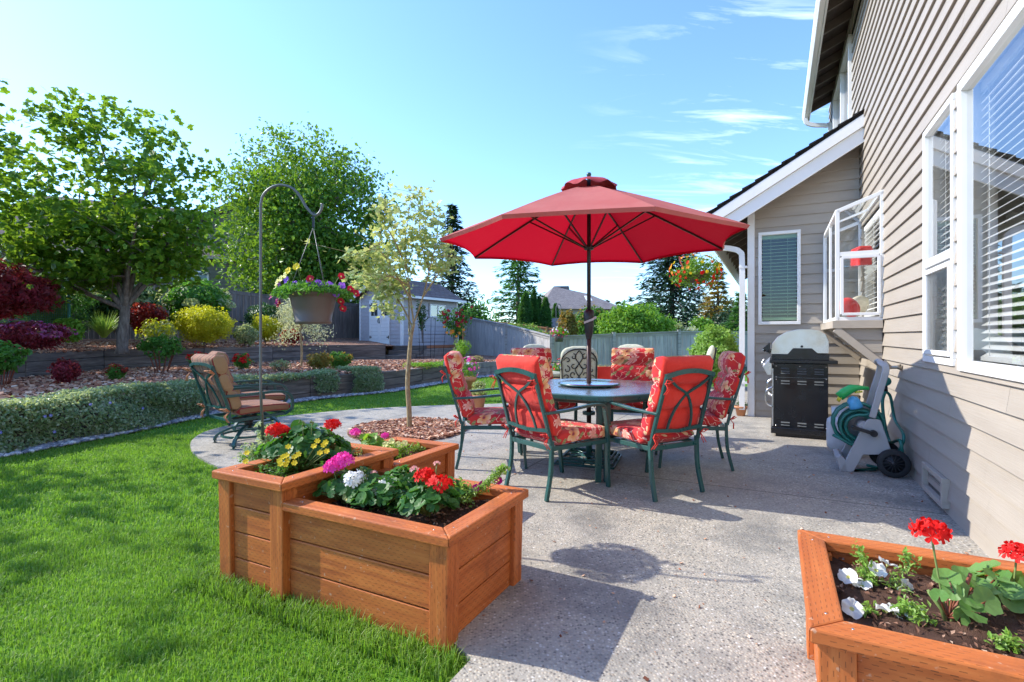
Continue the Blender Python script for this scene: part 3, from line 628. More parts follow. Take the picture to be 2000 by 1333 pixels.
def round_leaf(mb, c, n, r, mi=0):
    x, y, n = frame(n); c = Vector(c); k = 21; V = [c]; ph = rng.random() * 6
    for ring in (.5, 1.):
        for i in range(k):
            a = .25 + (2 * math.pi - .5) * i / (k - 1); a2 = a + ph
            rr = r * ring * (1 + (.06 * math.cos(a * 7) + .05 * math.cos(a * 14)) * ring); hh = r * (.20 * ring ** 1.6 + .055 * ring * math.cos(a * 7) - .10 * ring * math.cos(a * 2 + 1))
            V.append(c + (x * math.cos(a2) + y * math.sin(a2)) * rr + n * hh)
    mb.add([tuple(v) for v in V], [(0, 1 + i, 2 + i) for i in range(k - 1)] + [(1 + i, 1 + k + i, 2 + k + i, 2 + i) for i in range(k - 1)], mi, True)
def geranium(pos, h, spread, nleaf, heads, label, hc='petal_red', leaf='geranium', cat='geranium', group=None, lr=.032, buds=0):
    """pos: base in the soil; heads: list of (dx, dy, dz, r) relative to the base"""
    o = empty('geranium_plant', pos, 0, label, cat, group); sb = MB(); lb = MB(); fol = []
    nleaf = int(nleaf * 1.5); lr = lr * (.84 if nleaf else 1)
    for i in range(nleaf):
        a = rng.random() * 6.28; q = math.sqrt(rng.random()); p = Vector((math.cos(a) * spread * q, math.sin(a) * spread * q, h * (.30 + .70 * (1 - q * q * .75) * (.55 + .45 * rng.random()))))
        st = Vector((p.x * .25, p.y * .25, h * .15)); sb.tube(bez(st, (p.x * .5, p.y * .5, p.z * .8), p, 4), .0022, 5)
        nn = Vector((p.x / spread * .9, p.y / spread * .9, .9)) + Vector(tuple(rng.normal(size=3) * .28)); round_leaf(lb, p, nn, lr * (.65 + .6 * rng.random()))
    for i in range(3):
        a = rng.random() * 6.28; sb.tube([(0, 0, -.02), (math.cos(a) * spread * .12, math.sin(a) * spread * .12, h * .22), (math.cos(a) * spread * .35, math.sin(a) * spread * .35, h * .55)], [.006, .005, .004], 6)
    if nleaf: lb.build('foliage', M['leaf_' + leaf], o)
    for hd in heads:
        dx, dy, dz, r = hd[:4]; c = hd[4] if len(hd) > 4 else hc; sb.tube(bez((dx * .2, dy * .2, h * .2), (dx * .75, dy * .75, dz * .6), (dx, dy, dz - r * .3), 7), .0028, 6)
        fb = MB(); geranium_head(fb, (dx, dy, dz), r, 0, 24 if r > .02 else 10)
        for i in range(6):
            a = i; sb.tube([(dx, dy, dz - r * .45), (dx + math.cos(a) * r * .5, dy + math.sin(a) * r * .5, dz + r * .15)], .0012, 4)
        fb.build('flower', M[c], o)
    for i in range(buds):
        a = rng.random() * 6.28; p = Vector((math.cos(a) * spread * .6, math.sin(a) * spread * .6, h * 1.12)); sb.tube(bez((0, 0, h * .2), (p.x * .8, p.y * .8, p.z * .5), p, 5), .002, 5)
        for k in range(8): q = p + Vector(tuple(rng.normal(size=3) * .009)); sb.lathe([(0, -.006), (.004, -.002), (.003, .004), (0, .008)], tuple(q), 6)
    sb.build('stem', M['stem'], o); return o
def trailing(pos, spread, h, n, leaf, flowers, label, size=.02, name='petunia_plant', cat='petunia', group=None, fr=.022, mat_in='petal_paleyellow', trail=None, kind='petunia'):
    """low leafy plant with separate flowers: flowers = list of (dx, dy, dz, material[, normal])"""
    o = empty(name, pos, 0, label, cat, group); lb = MB(); sb = MB()
    k = max(6, n // 22); ends = []
    for i in range(k):
        a = rng.random() * 6.28; q = math.sqrt(rng.random()); e = Vector((math.cos(a) * spread * q, math.sin(a) * spread * q, h * (.35 + .65 * rng.random()) * (1 - .4 * q))); P = bez((0, 0, 0), (e.x * .4, e.y * .4, e.z * 1.1), e, 5); sb.tube(P, .0018, 4); ends += P[2:]
    if trail:
        P = [Vector(p) for p in trail]; P = spline(P, 5); sb.tube(P, .002, 4); ends += P * max(1, k // 10 + 2)
    E_ = np.array([tuple(e) for e in ends]); C = E_[rng.integers(0, len(E_), n)] + rng.normal(size=(n, 3)) * size * .8; C[:, 2] = np.maximum(C[:, 2], .004); leaves(lb, C, size * 1.5, .45, .6, .1)
    lb.build('foliage', M['leaf_' + leaf], o)
    for f in flowers:
        dx, dy, dz, mt = f[:4]; nn = f[4] if len(f) > 4 else (dx * 2, -.8, .55); fb = MB()
        if kind == 'petunia': petunia(fb, (dx, dy, dz), nn, fr)
        else: floret(fb, (dx, dy, dz), nn, fr, 0, 6)
        fb.build('flower', [M[mt], M[mat_in if mt not in ('petal_purple',) else 'petal_violet']], o); sb.tube(bez((0, 0, 0), (dx * .6, dy * .6, dz * .6), (dx, dy, dz - .01), 4), .0016, 4)
    sb.build('stem', M['stem'], o); return o
# ---------------------------------------------------------------- the ground
def in_poly(P, poly):
    x, y = P[:, 0], P[:, 1]; ins = np.zeros(len(P), bool); j = len(poly) - 1
    for i in range(len(poly)):
        xi, yi = poly[i][:2]; xj, yj = poly[j][:2]
        with np.errstate(divide='ignore', invalid='ignore'): c = ((yi > y) != (yj > y)) & (x < (xj - xi) * (y - yi) / (yj - yi + 1e-12) + xi)
        ins ^= c; j = i
    return ins
def sheet(name, poly, z, mat, thick=0):
    mb = MB(); n = len(poly); mb.add([(p[0], p[1], z) for p in poly], [tuple(range(n))])
    if thick:
        mb.add([(p[0], p[1], z) for p in poly] + [(p[0], p[1], z - thick) for p in poly], [(i, n + i, n + (i+1) % n, (i+1) % n) for i in range(n)])
    o = mb.build(name, mat); return tag(o, kind='structure')
LOW = [(-6.6, 2.6), (-5.75, 4.2), (-5.25, 5.4), (-5.0, 6.6), (-4.85, 7.8), (-4.35, 9.1), (-3.9, 9.9), (-2.8, 11.2), (-2.2, 12.6), (-1.4, 14.6), (-.4, 16), (.9, 17.1)]
UP = [(-11.5, 1), (-10.6, 5.5), (-9.4, 9.9), (-9.8, 12.3), (-8.6, 14.3), (-6.4, 17.8), (-4.5, 18.2)]
FEN = [(-19, 1), (-16.5, 8), (-14.6, 11.5), (-12.9, 13.6), (-11.7, 16.5), (-9.5, 20.2), (-6.8, 23)]
sheet('ground', [(-900, -300), (900, -300), (900, 1500), (-900, 1500)], -.06, M['earth'])
sheet('lawn', [(-14, -2), (16, -2), (16, 26), (-8, 26), (-14, 10)], -.012, M['lawn'])
PATIO = [HS(-3, 2.02), HS(1.6, 2.02), HS(1.68, 2.2), HS(1.70, 3.3), HS(2.95, 3.45)]
PATIO = [(p.x, p.y) for p in PATIO] + [(p.x, p.y) for p in spline([(x, y, 0) for x, y in [(-1.9, 4.15), (-2.55, 4.55), (-3.0, 4.95), (-3.35, 5.35), (-3.65, 5.85), (-3.8, 6.4), (-3.7, 7.0), (-3.45, 7.45), (-3.1, 7.8), (-2.75, 8.1), (-2.13, 8.45), (-1.2, 8.76), (-.3, 8.95), (.5, 9.3), (1.3, 10.3), (3, 11.6), (5.6, 12)]], 5)] + [(8.5, 11.5), (8.5, -2), (3, -3)]
sheet('patio', PATIO, .02, M['patio'], .06)
sheet('mulch_bed', LOW + [(1.3, 17.6), (-1.9, 23.4), (-3.2, 25), (-5, 20)] + UP[::-1] + [(-8, -1)], .38, M['mulch'])
ub = MB(); ub.add([(x, y, .86) for x, y in UP] + [(x, y, 1.12) for x, y in FEN], [(i, i+1, 8+i, 7+i) for i in range(6)]); ub.add([(-4.5, 18.2, .86), (-4.36, 19.95, .80), (-6.8, 21.4, .9), (-6.8, 23, 1.12)], [(0, 1, 2, 3)])
tag(ub.build('upper_bed', M['mulch']), kind='structure')
sheet('neighbour_ground', [(-300, -60)] + FEN + [(-6, 26), (-2, 40), (4, 60), (-300, 260)], 1.1, M['earth'])
TC = Vector((-1.3, 6.45, 0)); TR = .72
sheet('tree_ring_mulch', [(TC.x + TR * math.cos(a) * 1.02, TC.y + TR * 1.12 * math.sin(a)) for a in np.linspace(0, 2 * math.pi, 41)[:-1]], .026, M['mulch'])
# loose bark chips on the beds
def chips(name, n, sampler, size, mat, flat=.25):
    P = sampler(n); m = len(P); mb = MB(); L = size * (.5 + rng.random((m, 1))); A = nrm(rng.normal(size=(m, 3)) * np.array([1, 1, flat])); U = nrm(rng.normal(size=(m, 3)) * .5 + np.array([0, 0, 1])); S = nrm(np.cross(A, U))
    N = np.cross(S, A); V = []
    for (a, s_, h) in ((-1, -.4, 0), (1, -.35, 0), (.8, .4, 0), (-1.1, .3, 0)): V.append(P + A * L * a * .5 + S * L * s_)
    V = [v + N * L * .06 for v in V] + [v - N * L * .06 for v in V]; V = np.stack(V, 1).reshape(-1, 3); i = np.arange(m)[:, None] * 8
    F = np.concatenate([i + np.array([q]) for q in ((0,1,2,3), (4,7,6,5), (0,4,5,1), (1,5,6,2), (2,6,7,3), (3,7,4,0))]); mb.add(V, F); return tag(mb.build(name, mat), kind='stuff')
def ring_s(n):
    a = rng.random(n) * 6.283; r = np.sqrt(rng.random(n)) * TR; return np.stack([TC.x + r * np.cos(a), TC.y + r * np.sin(a) * 1.1, .036 + .02 * rng.random(n)], 1)
chips('bark_chips', 2600, ring_s, .035, M['chip'])
def bed_s(n):
    P = np.stack([-10 + rng.random(n) * 10, 5 + rng.random(n) * 12, .395 + .02 * rng.random(n)], 1); k = in_poly(P, LOW + UP[::-1]); return P[k]
chips('bark_chips', 22000, bed_s, .055, M['chip'])
def ub_s(n):
    i = rng.integers(1, 5, n); u = rng.random(n); v = rng.random(n) ** 1.4 * .6; a = np.array(UP)[i] * (1 - u)[:, None] + np.array(UP)[i + 1] * u[:, None]; b = np.array(FEN)[i] * (1 - u)[:, None] + np.array(FEN)[i + 1] * u[:, None]; p = a * (1 - v)[:, None] + b * v[:, None]; return np.concatenate([p, (.875 + .26 * v + .01)[:, None]], 1)
chips('bark_chips', 9000, ub_s, .07, M['chip'])
def deb_s(n):
    P = np.stack([-1 + rng.random(n) * 4.2, 1.6 + rng.random(n) ** 1.3 * 6, .024 + .003 * rng.random(n)], 1); return P[in_poly(P, PATIO)]
chips('patio_debris', 420, deb_s, .012, M['chip'])
# gravel strip along the foot of the lower wall
def off(poly, d):
    out = []
    for i, p in enumerate(poly):
        a = Vector(poly[max(0, i-1)]); b = Vector(poly[min(len(poly)-1, i+1)]); t = (b - a).normalized(); out.append((p[0] + t.y * d, p[1] - t.x * d))
    return out
GR = off(LOW, .32)
sheet('gravel_bed', LOW + GR[::-1], .0, M['concrete'])
mb = MB(); ico = [(0, 0, 1), (.89, 0, .45), (.28, .85, .45), (-.72, .53, .45), (-.72, -.53, .45), (.28, -.85, .45), (.72, .53, -.45), (-.28, .85, -.45), (-.89, 0, -.45), (-.28, -.85, -.45), (.72, -.53, -.45), (0, 0, -1)]
icf = [(0,1,2),(0,2,3),(0,3,4),(0,4,5),(0,5,1),(1,6,2),(2,7,3),(3,8,4),(4,9,5),(5,10,1),(2,6,7),(3,7,8),(4,8,9),(5,9,10),(1,10,6),(6,11,7),(7,11,8),(8,11,9),(9,11,10),(10,11,6)]
ico = np.array(ico); n = 5200; i = rng.integers(0, len(LOW) - 2, n); u = rng.random(n)[:, None]; v = (rng.random(n)[:, None] * 1.05)
P = (np.array(LOW)[i] * (1-u) + np.array(LOW)[i+1] * u) * (1-v) + (np.array(GR)[i] * (1-u) + np.array(GR)[i+1] * u) * v
S = (.016 + .022 * rng.random((n, 1, 1))) * np.stack([.8 + .6 * rng.random(n), .8 + .6 * rng.random(n), .5 + .2 * rng.random(n)], 1)[:, None, :]
V = ico[None] * S + np.concatenate([P, .012 + .01 * rng.random((n, 1))], 1)[:, None, :]
mb.add(V.reshape(-1, 3), (np.arange(n)[:, None, None] * 12 + np.array(icf)[None]).reshape(-1, 3), 0, True); tag(mb.build('gravel', M['pebble']), kind='stuff')
# the grass itself
def grass(name, n, x0, x1, y0, y1, L, w, cond=None):
    P = np.stack([x0 + (x1-x0) * rng.random(n), y0 + (y1-y0) * rng.random(n)], 1)
    k = ~in_poly(P, PATIO) & (P[:, 0] / P[:, 1] > -3.0) & (P[:, 0] / P[:, 1] < 1.2); k &= ~in_poly(P, [(-20, 1)] + off(LOW, .24) + [(.9, 30), (-20, 30)])
    for q in PLANT_RECTS: k &= ~in_poly(P, q)
    P = P[k]
    if cond is not None: P = P[cond(P)]
    n = len(P); tuft = np.sin(P[:, 0] * 9 + np.cos(P[:, 1] * 7) * 2) * np.cos(P[:, 1] * 11 + P[:, 0] * 3)
    l = L * (.55 + .6 * rng.random(n) + .18 * tuft)[:, None]; a = rng.random(n) * 6.283; d = np.stack([np.cos(a), np.sin(a), np.zeros(n)], 1); s_ = np.stack([-np.sin(a), np.cos(a), np.zeros(n)], 1) * (w * (.7 + .6 * rng.random(n)))[:, None] / 2
    ln = (.15 + .75 * rng.random(n) ** 1.5)[:, None]; b = np.concatenate([P, np.full((n, 1), -.012)], 1); up = np.array([0, 0, 1.])
    m_ = b + d * l * ln * .35 + up * l * .6; t = b + d * l * ln + up * l * (1 - .35 * ln)
    V = np.stack([b - s_, b + s_, m_ + s_ * .8, m_ - s_ * .8, t], 1).reshape(-1, 3); i = np.arange(n)[:, None] * 5; mb = MB(); mb.add(V, i + np.array([[0, 1, 2, 3]]));
    mb.F.append((i + np.array([[3, 2, 4]]), 0, False)); return tag(mb.build(name, M['grass']), kind='stuff')
PB = {'low': (1.59, 2.24, 2.12, 3.0), 'tall': (1.57, 2.33, 3.0, 3.46), 'mid': (2.33, 2.97, 3.0, 3.52)}
PLANT_RECTS = [[tuple(HS(s, t))[:2] for s, t in ((a + .05, c + .03), (b, c + .03), (b, d - .03), (a + .05, d - .03))] for a, b, c, d in PB.values()]
grass('grass', 105000, -3.6, .2, 1.2, 3.2, .038, .0036)
grass('grass', 45000, -6.6, -3.6, 1.2, 3.2, .038, .006)
grass('grass', 95000, -6.2, -.5, 3.2, 6.2, .038, .006)
grass('grass', 60000, -5.6, 1.5, 6.2, 15, .038, .011)
# longer tufts against the planters
edge = [[tuple(HS(s, t))[:2] for s, t in q] for q in (((1.46, 2.05), (1.60, 2.05), (1.60, 3.5), (1.46, 3.5)), ((1.46, 3.44), (2.4, 3.44), (2.4, 3.60), (1.46, 3.60)))]
grass('tall_grass', 60000, -2.2, .2, 1.4, 3.4, .085, .0042, lambda P: in_poly(P, edge[0]) | in_poly(P, edge[1]))
# ---------------------------------------------------------------- the house (local frame: x along the long wall, y away from it, z up)
house = empty('house', HS(0, 0), HROT, 'beige lap-sided house with white framed windows along the right', 'house')
EX = .14
def siding(mb, u0, u1, z0, z1, openings, fn, ex=EX, d=.019, ztop=None):
    """lap boards on a plane; fn(u, w, z) -> local point, w = distance out of the wall"""
    k0 = 0; z = z0
    while z < z1 - 1e-6:
        zt = min(z + ex, z1); cuts = sorted({z, zt} | {o[2] for o in openings if z < o[2] < zt} | {o[3] for o in openings if z < o[3] < zt})
        for a, b in zip(cuts, cuts[1:]):
            iv = [(u0, u1)]
            for o in openings:
                if o[2] < b - 1e-6 and o[3] > a + 1e-6:
                    nv = []
                    for p, q in iv:
                        if o[0] > p: nv.append((p, min(q, o[0])))
                        if o[1] < q: nv.append((max(p, o[1]), q))
                    iv = [x for x in nv if x[1] - x[0] > 1e-4]
            wa = d * (1 - (a - z) / ex) + .003; wb = d * (1 - (b - z) / ex) + .003
            sp = []
            for p, q in iv:
                x = p
                while q - x > 4.2: L_ = 2.2 + 1.8 * ((math.sin(z * 91.7 + x * 13.1) * 43758.5) % 1); sp.append((x, x + L_ - .003)); x += L_
                sp.append((x, q))
            for p, q in sp:
                mb.add([fn(p, wa, a), fn(q, wa, a), fn(q, wb, b), fn(p, wb, b), fn(p, -.02, a), fn(q, -.02, a), fn(q, -.02, b), fn(p, -.02, b)], [(0,1,2,3), (0,4,5,1), (0,3,7,4), (1,5,6,2), (3,2,6,7)])
        z = zt
    return mb
SE = 8.34                                   # where the wing begins
fl = lambda u, w, z: (u, w, z)
fw = lambda u, w, z: (SE - w, u, z)
BIG = (1.75, 4.06, 1.0, 2.74); SMALL = (4.20, 4.917, 1.02, 2.74); GARD = (6.72, 8.18, 1.42, 2.66); UPW = (9.16, 11.5, 4.35, 5.72)
wl = MB(); siding(wl, -2.5, 12.9, -.02, 6.11, [BIG, SMALL, GARD, UPW], fl)
wl.build('wall', M['siding'], house)
WW = (.726, 1.243, 1.38, 2.70)
ww = MB(); siding(ww, .02, 1.305, -.02, 4.2, [WW], fw)
o = ww.build('wall', M['siding'], house)
import bmesh
bm = bmesh.new(); bm.from_mesh(o.data); nn = Vector((0, .595, 1)).normalized(); bmesh.ops.bisect_plane(bm, geom=bm.verts[:] + bm.edges[:] + bm.faces[:], plane_co=(0, 0, 4.02), plane_no=nn, clear_outer=True); bm.to_mesh(o.data); bm.free()
# room behind the windows and the dark closing shell
rm = MB()
def wallhole(mb, u0, u1, z0, z1, ops, fn, w):
    us = sorted({u0, u1} | {x for q in ops for x in q[:2]}); zs = sorted({z0, z1} | {x for q in ops for x in q[2:]})
    for a, b in zip(us, us[1:]):
        for c, d in zip(zs, zs[1:]):
            if any(q[0] <= a and b <= q[1] and q[2] <= c and d <= q[3] for q in ops): continue
            mb.add([fn(a, w, c), fn(b, w, c), fn(b, w, d), fn(a, w, d)], [(0, 1, 2, 3)])
wallhole(rm, -2.5, 12.9, -.02, 6.11, [BIG, SMALL, GARD, UPW], fl, -.14)
wallhole(rm, 0, 1.38, -.02, 3.1, [WW], fw, -.14)
for q, fn in ((BIG, fl), (SMALL, fl), (GARD, fl), (UPW, fl), (WW, fw)):   # reveals
    a, b, c, d = q
    rm.add([fn(a,-.14,c), fn(a,-.003,c), fn(b,-.003,c), fn(b,-.14,c), fn(a,-.14,d), fn(a,-.003,d), fn(b,-.003,d), fn(b,-.14,d)], [(0,1,2,3), (4,5,6,7), (0,1,5,4), (3,2,6,7)])
rm.add([(-2.5,-3.6,-.02), (12.9,-3.6,-.02), (12.9,-3.6,6.1), (-2.5,-3.6,6.1), (-2.5,-.14,-.02), (12.9,-.14,-.02), (12.9,-.14,6.1), (-2.5,-.14,6.1)], [(0,1,2,3), (0,4,5,1), (3,2,6,7), (0,3,7,4), (1,5,6,2)])
rm.add([(-2.5,-3.6,2.95), (12.9,-3.6,2.95), (12.9,-.14,2.95), (-2.5,-.14,2.95)], [(0,1,2,3)])
rm.add([(5.5,-3.6,0), (5.5,-.14,0), (5.5,-.14,2.95), (5.5,-3.6,2.95)], [(0,1,2,3)])
rm.build('interior_shell', M['room'], house)
dk = MB(); dk.add([(8.95, .35, .9), (8.95, 1.36, .9), (8.95, 1.36, 3.0), (8.95, .35, 3.0), (8.49, .35, .9), (8.49, 1.36, .9), (8.49, 1.36, 3.0), (8.49, .35, 3.0)], [(0,1,2,3), (0,4,5,1), (3,2,6,7), (0,3,7,4), (1,5,6,2)]); dk.build('interior_shell', M['room_shade'], house)  # added backing box behind the wing window, coloured dark as an unlit room
def blinds(parent, u0, u1, z0, z1, fn, w, pitch=.045, tilt=.5, sw=.042):
    mb = MB(); z = z0 + .03
    while z < z1:
        dz = sw * math.sin(tilt) / 2; dw = sw * math.cos(tilt) / 2
        a = [fn(u0, w - dw, z + dz), fn(u1, w - dw, z + dz), fn(u1, w + dw, z - dz), fn(u0, w + dw, z - dz)]; V = a + [(p[0], p[1], p[2] + .003) for p in a]
        mb.add(V, [(0,1,2,3), (7,6,5,4), (0,4,5,1), (1,5,6,2), (2,6,7,3), (3,7,4,0)]); z += pitch
    for u in ([u0 + .12, u1 - .12] + ([(u0 + u1) / 2] if u1 - u0 > 1 else [])): mb.tube([fn(u, w + .012, z0), fn(u, w + .012, z1)], .0022, 4)
    mb.box(tuple(fn(u0, w - .02, z1 - .005)), tuple(fn(u1, w + .02, z1 + .045))); mb.box(tuple(fn(u0, w - .022, z0 - .005)), tuple(fn(u1, w + .022, z0 + .02)))
    return mb.build('blind', M['blind'], parent)
def rectframe(mb, q, fn, w0, w1, t, mi=0):
    a, b, c, d = q
    for x in ((a, b, c, c + t), (a, b, d - t, d), (a, a + t, c + t, d - t), (b - t, b, c + t, d - t)): mb.box(fn(x[0], w0, x[2]), fn(x[1], w1, x[3]), mi)
def window(parent, q, fn, t=.05, prot=.045, glass='glass', mull=(), rails=(), bl=True, lower_screen=None, **kw):
    a, b, c, d = q; f = MB(); rectframe(f, (a - .012, b + .012, c - .012, d + .012), fn, -.03, prot, t)
    for r in rails: f.box(fn(a + t, -.02, r - .03), fn(b - t, prot * .9, r + .03))
    for r in mull: f.box(fn(r - .025, -.02, c + t), fn(r + .025, prot * .9, d - t))
    if lower_screen: rectframe(f, (a + t, b - t, c + t, lower_screen - .03), fn, .0, prot * 1.15, .035)
    wn = f.build('window', M['white'], parent, bevel=.004)
    g = MB(); g.add([fn(a + t * .9, .004, c + t * .9), fn(b - t * .9, .004, c + t * .9), fn(b - t * .9, .004, d - t * .9), fn(a + t * .9, .004, d - t * .9)], [(0,1,2,3)]); g.build('pane', M[glass], wn)
    if lower_screen: g = MB(); g.add([fn(a + t, .02, c + t), fn(b - t, .02, c + t), fn(b - t, .02, lower_screen), fn(a + t, .02, lower_screen)], [(0,1,2,3)]); g.build('screen', M['screen'], wn)
    if bl: blinds(wn, a + .03, b - .03, c + .06, d - .07, fn, -.085, **kw)
    return wn
window(house, SMALL, fl, .045, .03, rails=(1.74,), lower_screen=1.72, pitch=.05, tilt=.8, sw=.05)
window(house, BIG, fl, .065, .035, pitch=.046, tilt=.62, sw=.042)
window(house, WW, fw, .045, .04, 'glass_tree_tint', pitch=.05, tilt=.35, sw=.042)
window(house, UPW, fl, .06, .06, mull=(10.3,), bl=False)
# garden window: a glazed box that stands out from the wall
g0, g1, gz0, gzo, gz1, gt = 6.66, 8.26, 1.39, 2.575, 2.74, .425
gf = MB(); T = .04
for s_ in (g0, g1):
    gf.path([(s_, .0, gz0), (s_, gt, gz0)], T, T); gf.path([(s_, gt, gz0 - .02), (s_, gt, gzo + .01)], T, T, up=(1,0,0)); gf.path([(s_, gt, gzo), (s_, 0, gz1)], T, T); gf.path([(s_, .02, gz0), (s_, .02, gz1)], T, T, up=(1,0,0)); gf.path([(s_, 0, 2.10), (s_, gt, 2.10)], T * .9, T * 1.1)
for (t_, z_) in ((gt, gz0), (gt, gzo), (.02, gz1), (.02, gz0)): gf.path([(g0, t_, z_), (g1, t_, z_)], T, T)
gf.path([(g0 + .8, gt, gz0), (g0 + .8, gt, gzo), (g0 + .8, 0, gz1)], T * .7, T * .7, up=(1, 0, 0))
# the side casement stands ajar
gf.path([(g0 - .03, .05, gz0 + .05), (g0 - .03, gt - .04, gz0 + .05)], .03, .03); gf.path([(g0 - .015, .05, 2.06), (g0 - .015, gt - .04, 2.06)], .03, .03)
gf.path([(g0 - .03, .05, gz0 + .05), (g0 - .015, .05, 2.06)], .03, .03, up=(1,0,0)); gf.path([(g0 - .03, gt - .04, gz0 + .05), (g0 - .015, gt - .04, 2.06)], .03, .03, up=(1,0,0))
gw = gf.build('garden_window', M['white'], house, bevel=.003)
gp = MB(); gp.add([(g0, 0, gz0), (g0, gt, gz0), (g0, gt, gzo), (g0, 0, gz1)], [(0,1,2,3)]); gp.build('pane', M['glass_clear'], gw)
gp = MB(); gp.add([(g1, 0, gz0), (g1, gt, gz0), (g1, gt, gzo), (g1, 0, gz1)], [(0,1,2,3)]); gp.build('pane', M['glass_clear'], gw)
gp = MB(); gp.add([(g0, gt, gz0), (g1, gt, gz0), (g1, gt, gzo), (g0, gt, gzo)], [(0,1,2,3)]); gp.build('pane', M['glass_clear'], gw)
gp = MB(); gp.add([(g0, gt, gzo), (g1, gt, gzo), (g1, 0, gz1), (g0, 0, gz1)], [(0,1,2,3)]); gp.build('pane', M['glass_clear'], gw)
gs = MB(); gs.box((g0 + .04, .0, 1.965), (g1 - .04, gt - .06, 1.975)); gs.build('glass_shelf', M['glass'], gw)
blinds(gw, GARD[0] + .02, GARD[1] - .02, GARD[2] + .03, GARD[3] - .07, fl, -.03, .06, .5, .055)
# bracketed box under it
kb = MB(); kb.box((g0 - .05, .02, 1.285), (g1 + .04, gt + .05, 1.372))
zz0 = 1.285
for s_ in (g0 - .02, g1 - .03):
    kb.path([(s_, gt + .02, 1.28), (s_, .03, .90)], .05, .075)
kb.add([(g0, gt - .01, 1.30), (g1, gt - .01, 1.30), (g1, .02, .93), (g0, .02, .93)], [(0, 1, 2, 3)])
for f_ in (.25, .5, .75): kb.path([(g0, gt - .01 - f_ * gt + .0, 1.29 - f_ * .37), (g1, gt - .01 - f_ * gt, 1.29 - f_ * .37)], .03, .03)
kb.build('window_bracket', M['tan'], house, bevel=.003)
ck = MB(); siding(ck, .02, gt - .01, .90, 1.29, [], lambda u, w, z: (g0 - w + .004, u, z), ex=.13, d=.014)
o = ck.build('bracket_cheek', M['siding'], house)
bm = bmesh.new(); bm.from_mesh(o.data); bmesh.ops.bisect_plane(bm, geom=bm.verts[:] + bm.edges[:] + bm.faces[:], plane_co=(0, .03, .93), plane_no=Vector((0, .38, -.41)).normalized(), clear_outer=True); bm.to_mesh(o.data); bm.free()
# corner post, wing side wall, wing roof
cp = MB(); cp.box((SE - .035, 1.305, -.02), (SE + .10, 1.40, 3.2)); cp.build('corner_board', M['white'], house, bevel=.004)
sw = MB(); siding(sw, SE + .1, 16.2, -.02, 3.15, [], lambda u, w, z: (u, 1.38 + w, z)); sw.build('wall', M['siding'], house)
rz = lambda t: 4.13 - .595 * t
rf = MB(); rf.hexa([(7.98,0,rz(0)-.04), (16.5,0,rz(0)-.04), (16.5,1.93,rz(1.93)-.04), (7.98,1.93,rz(1.93)-.04), (7.98,0,rz(0)), (16.5,0,rz(0)), (16.5,1.93,rz(1.93)), (7.98,1.93,rz(1.93))])
for k in range(12):                        # shingle courses with raised butts, seen along the rake
    t0, t1 = 1.95 - k * .165, 1.95 - (k + 1) * .165
    if t1 < 0: t1 = 0
    rf.hexa([(7.955,t1,rz(t1)+.003), (16.5,t1,rz(t1)+.003), (16.5,t0,rz(t0)+.003), (7.955,t0,rz(t0)+.003), (7.955,t1,rz(t1)+.010), (16.5,t1,rz(t1)+.010), (16.5,t0,rz(t0)+.034), (7.955,t0,rz(t0)+.034)])
rf.build('roof', M['shingle_black'], house)
fb = MB()
def rake(mb, s0, s1, za, zb, tmax): mb.hexa([(s0,0,rz(0)+zb), (s1,0,rz(0)+zb), (s1,tmax,rz(tmax)+zb), (s0,tmax,rz(tmax)+zb), (s0,0,rz(0)+za), (s1,0,rz(0)+za), (s1,tmax,rz(tmax)+za), (s0,tmax,rz(tmax)+za)])
rake(fb, 7.965, 8.03, -.045, -.20, 1.93); rake(fb, 7.995, 8.03, -.203, -.40, 1.90); fb.build('rake_board', M['white'], house, bevel=.003)
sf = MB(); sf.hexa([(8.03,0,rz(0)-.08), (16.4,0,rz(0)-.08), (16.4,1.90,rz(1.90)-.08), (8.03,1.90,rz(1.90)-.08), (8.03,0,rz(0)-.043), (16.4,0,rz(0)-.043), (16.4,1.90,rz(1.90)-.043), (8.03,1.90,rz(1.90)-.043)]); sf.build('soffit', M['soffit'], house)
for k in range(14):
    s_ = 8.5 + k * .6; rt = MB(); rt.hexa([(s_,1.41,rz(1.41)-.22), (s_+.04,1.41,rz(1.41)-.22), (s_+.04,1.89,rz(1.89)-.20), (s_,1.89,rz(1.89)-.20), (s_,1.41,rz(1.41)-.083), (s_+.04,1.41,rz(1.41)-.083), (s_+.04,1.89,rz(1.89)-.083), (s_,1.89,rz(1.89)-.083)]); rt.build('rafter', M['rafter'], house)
gt_ = MB(); gt_.box((8.0, 1.905, 2.60), (16.4, 1.93, 2.93)); gt_.prism([(1.932, 2.80), (2.0, 2.80), (2.05, 2.86), (2.05, 2.92), (2.03, 2.92), (1.99, 2.82), (1.945, 2.82), (1.945, 2.92), (1.932, 2.92)], 'x', 7.95, 16.4); gt_.build('gutter', M['white'], house)
dsp = MB(); P = spline([(8.26, 1.99, 2.80), (8.26, 1.985, 2.66), (8.26, 1.86, 2.55), (8.26, 1.62, 2.50), (8.26, 1.50, 2.44), (8.26, 1.47, 2.28), (8.26, 1.47, 1.2), (8.26, 1.47, .12)], 6)
dsp.path(P, .075, .06, up=(1, 0, 0)); dsp.box((8.22, 1.40, .5), (8.30, 1.51, .53)); dsp.box((8.22, 1.40, 2.2), (8.30, 1.51, 2.23)); dsp.build('downspout', M['white'], house, bevel=.01)
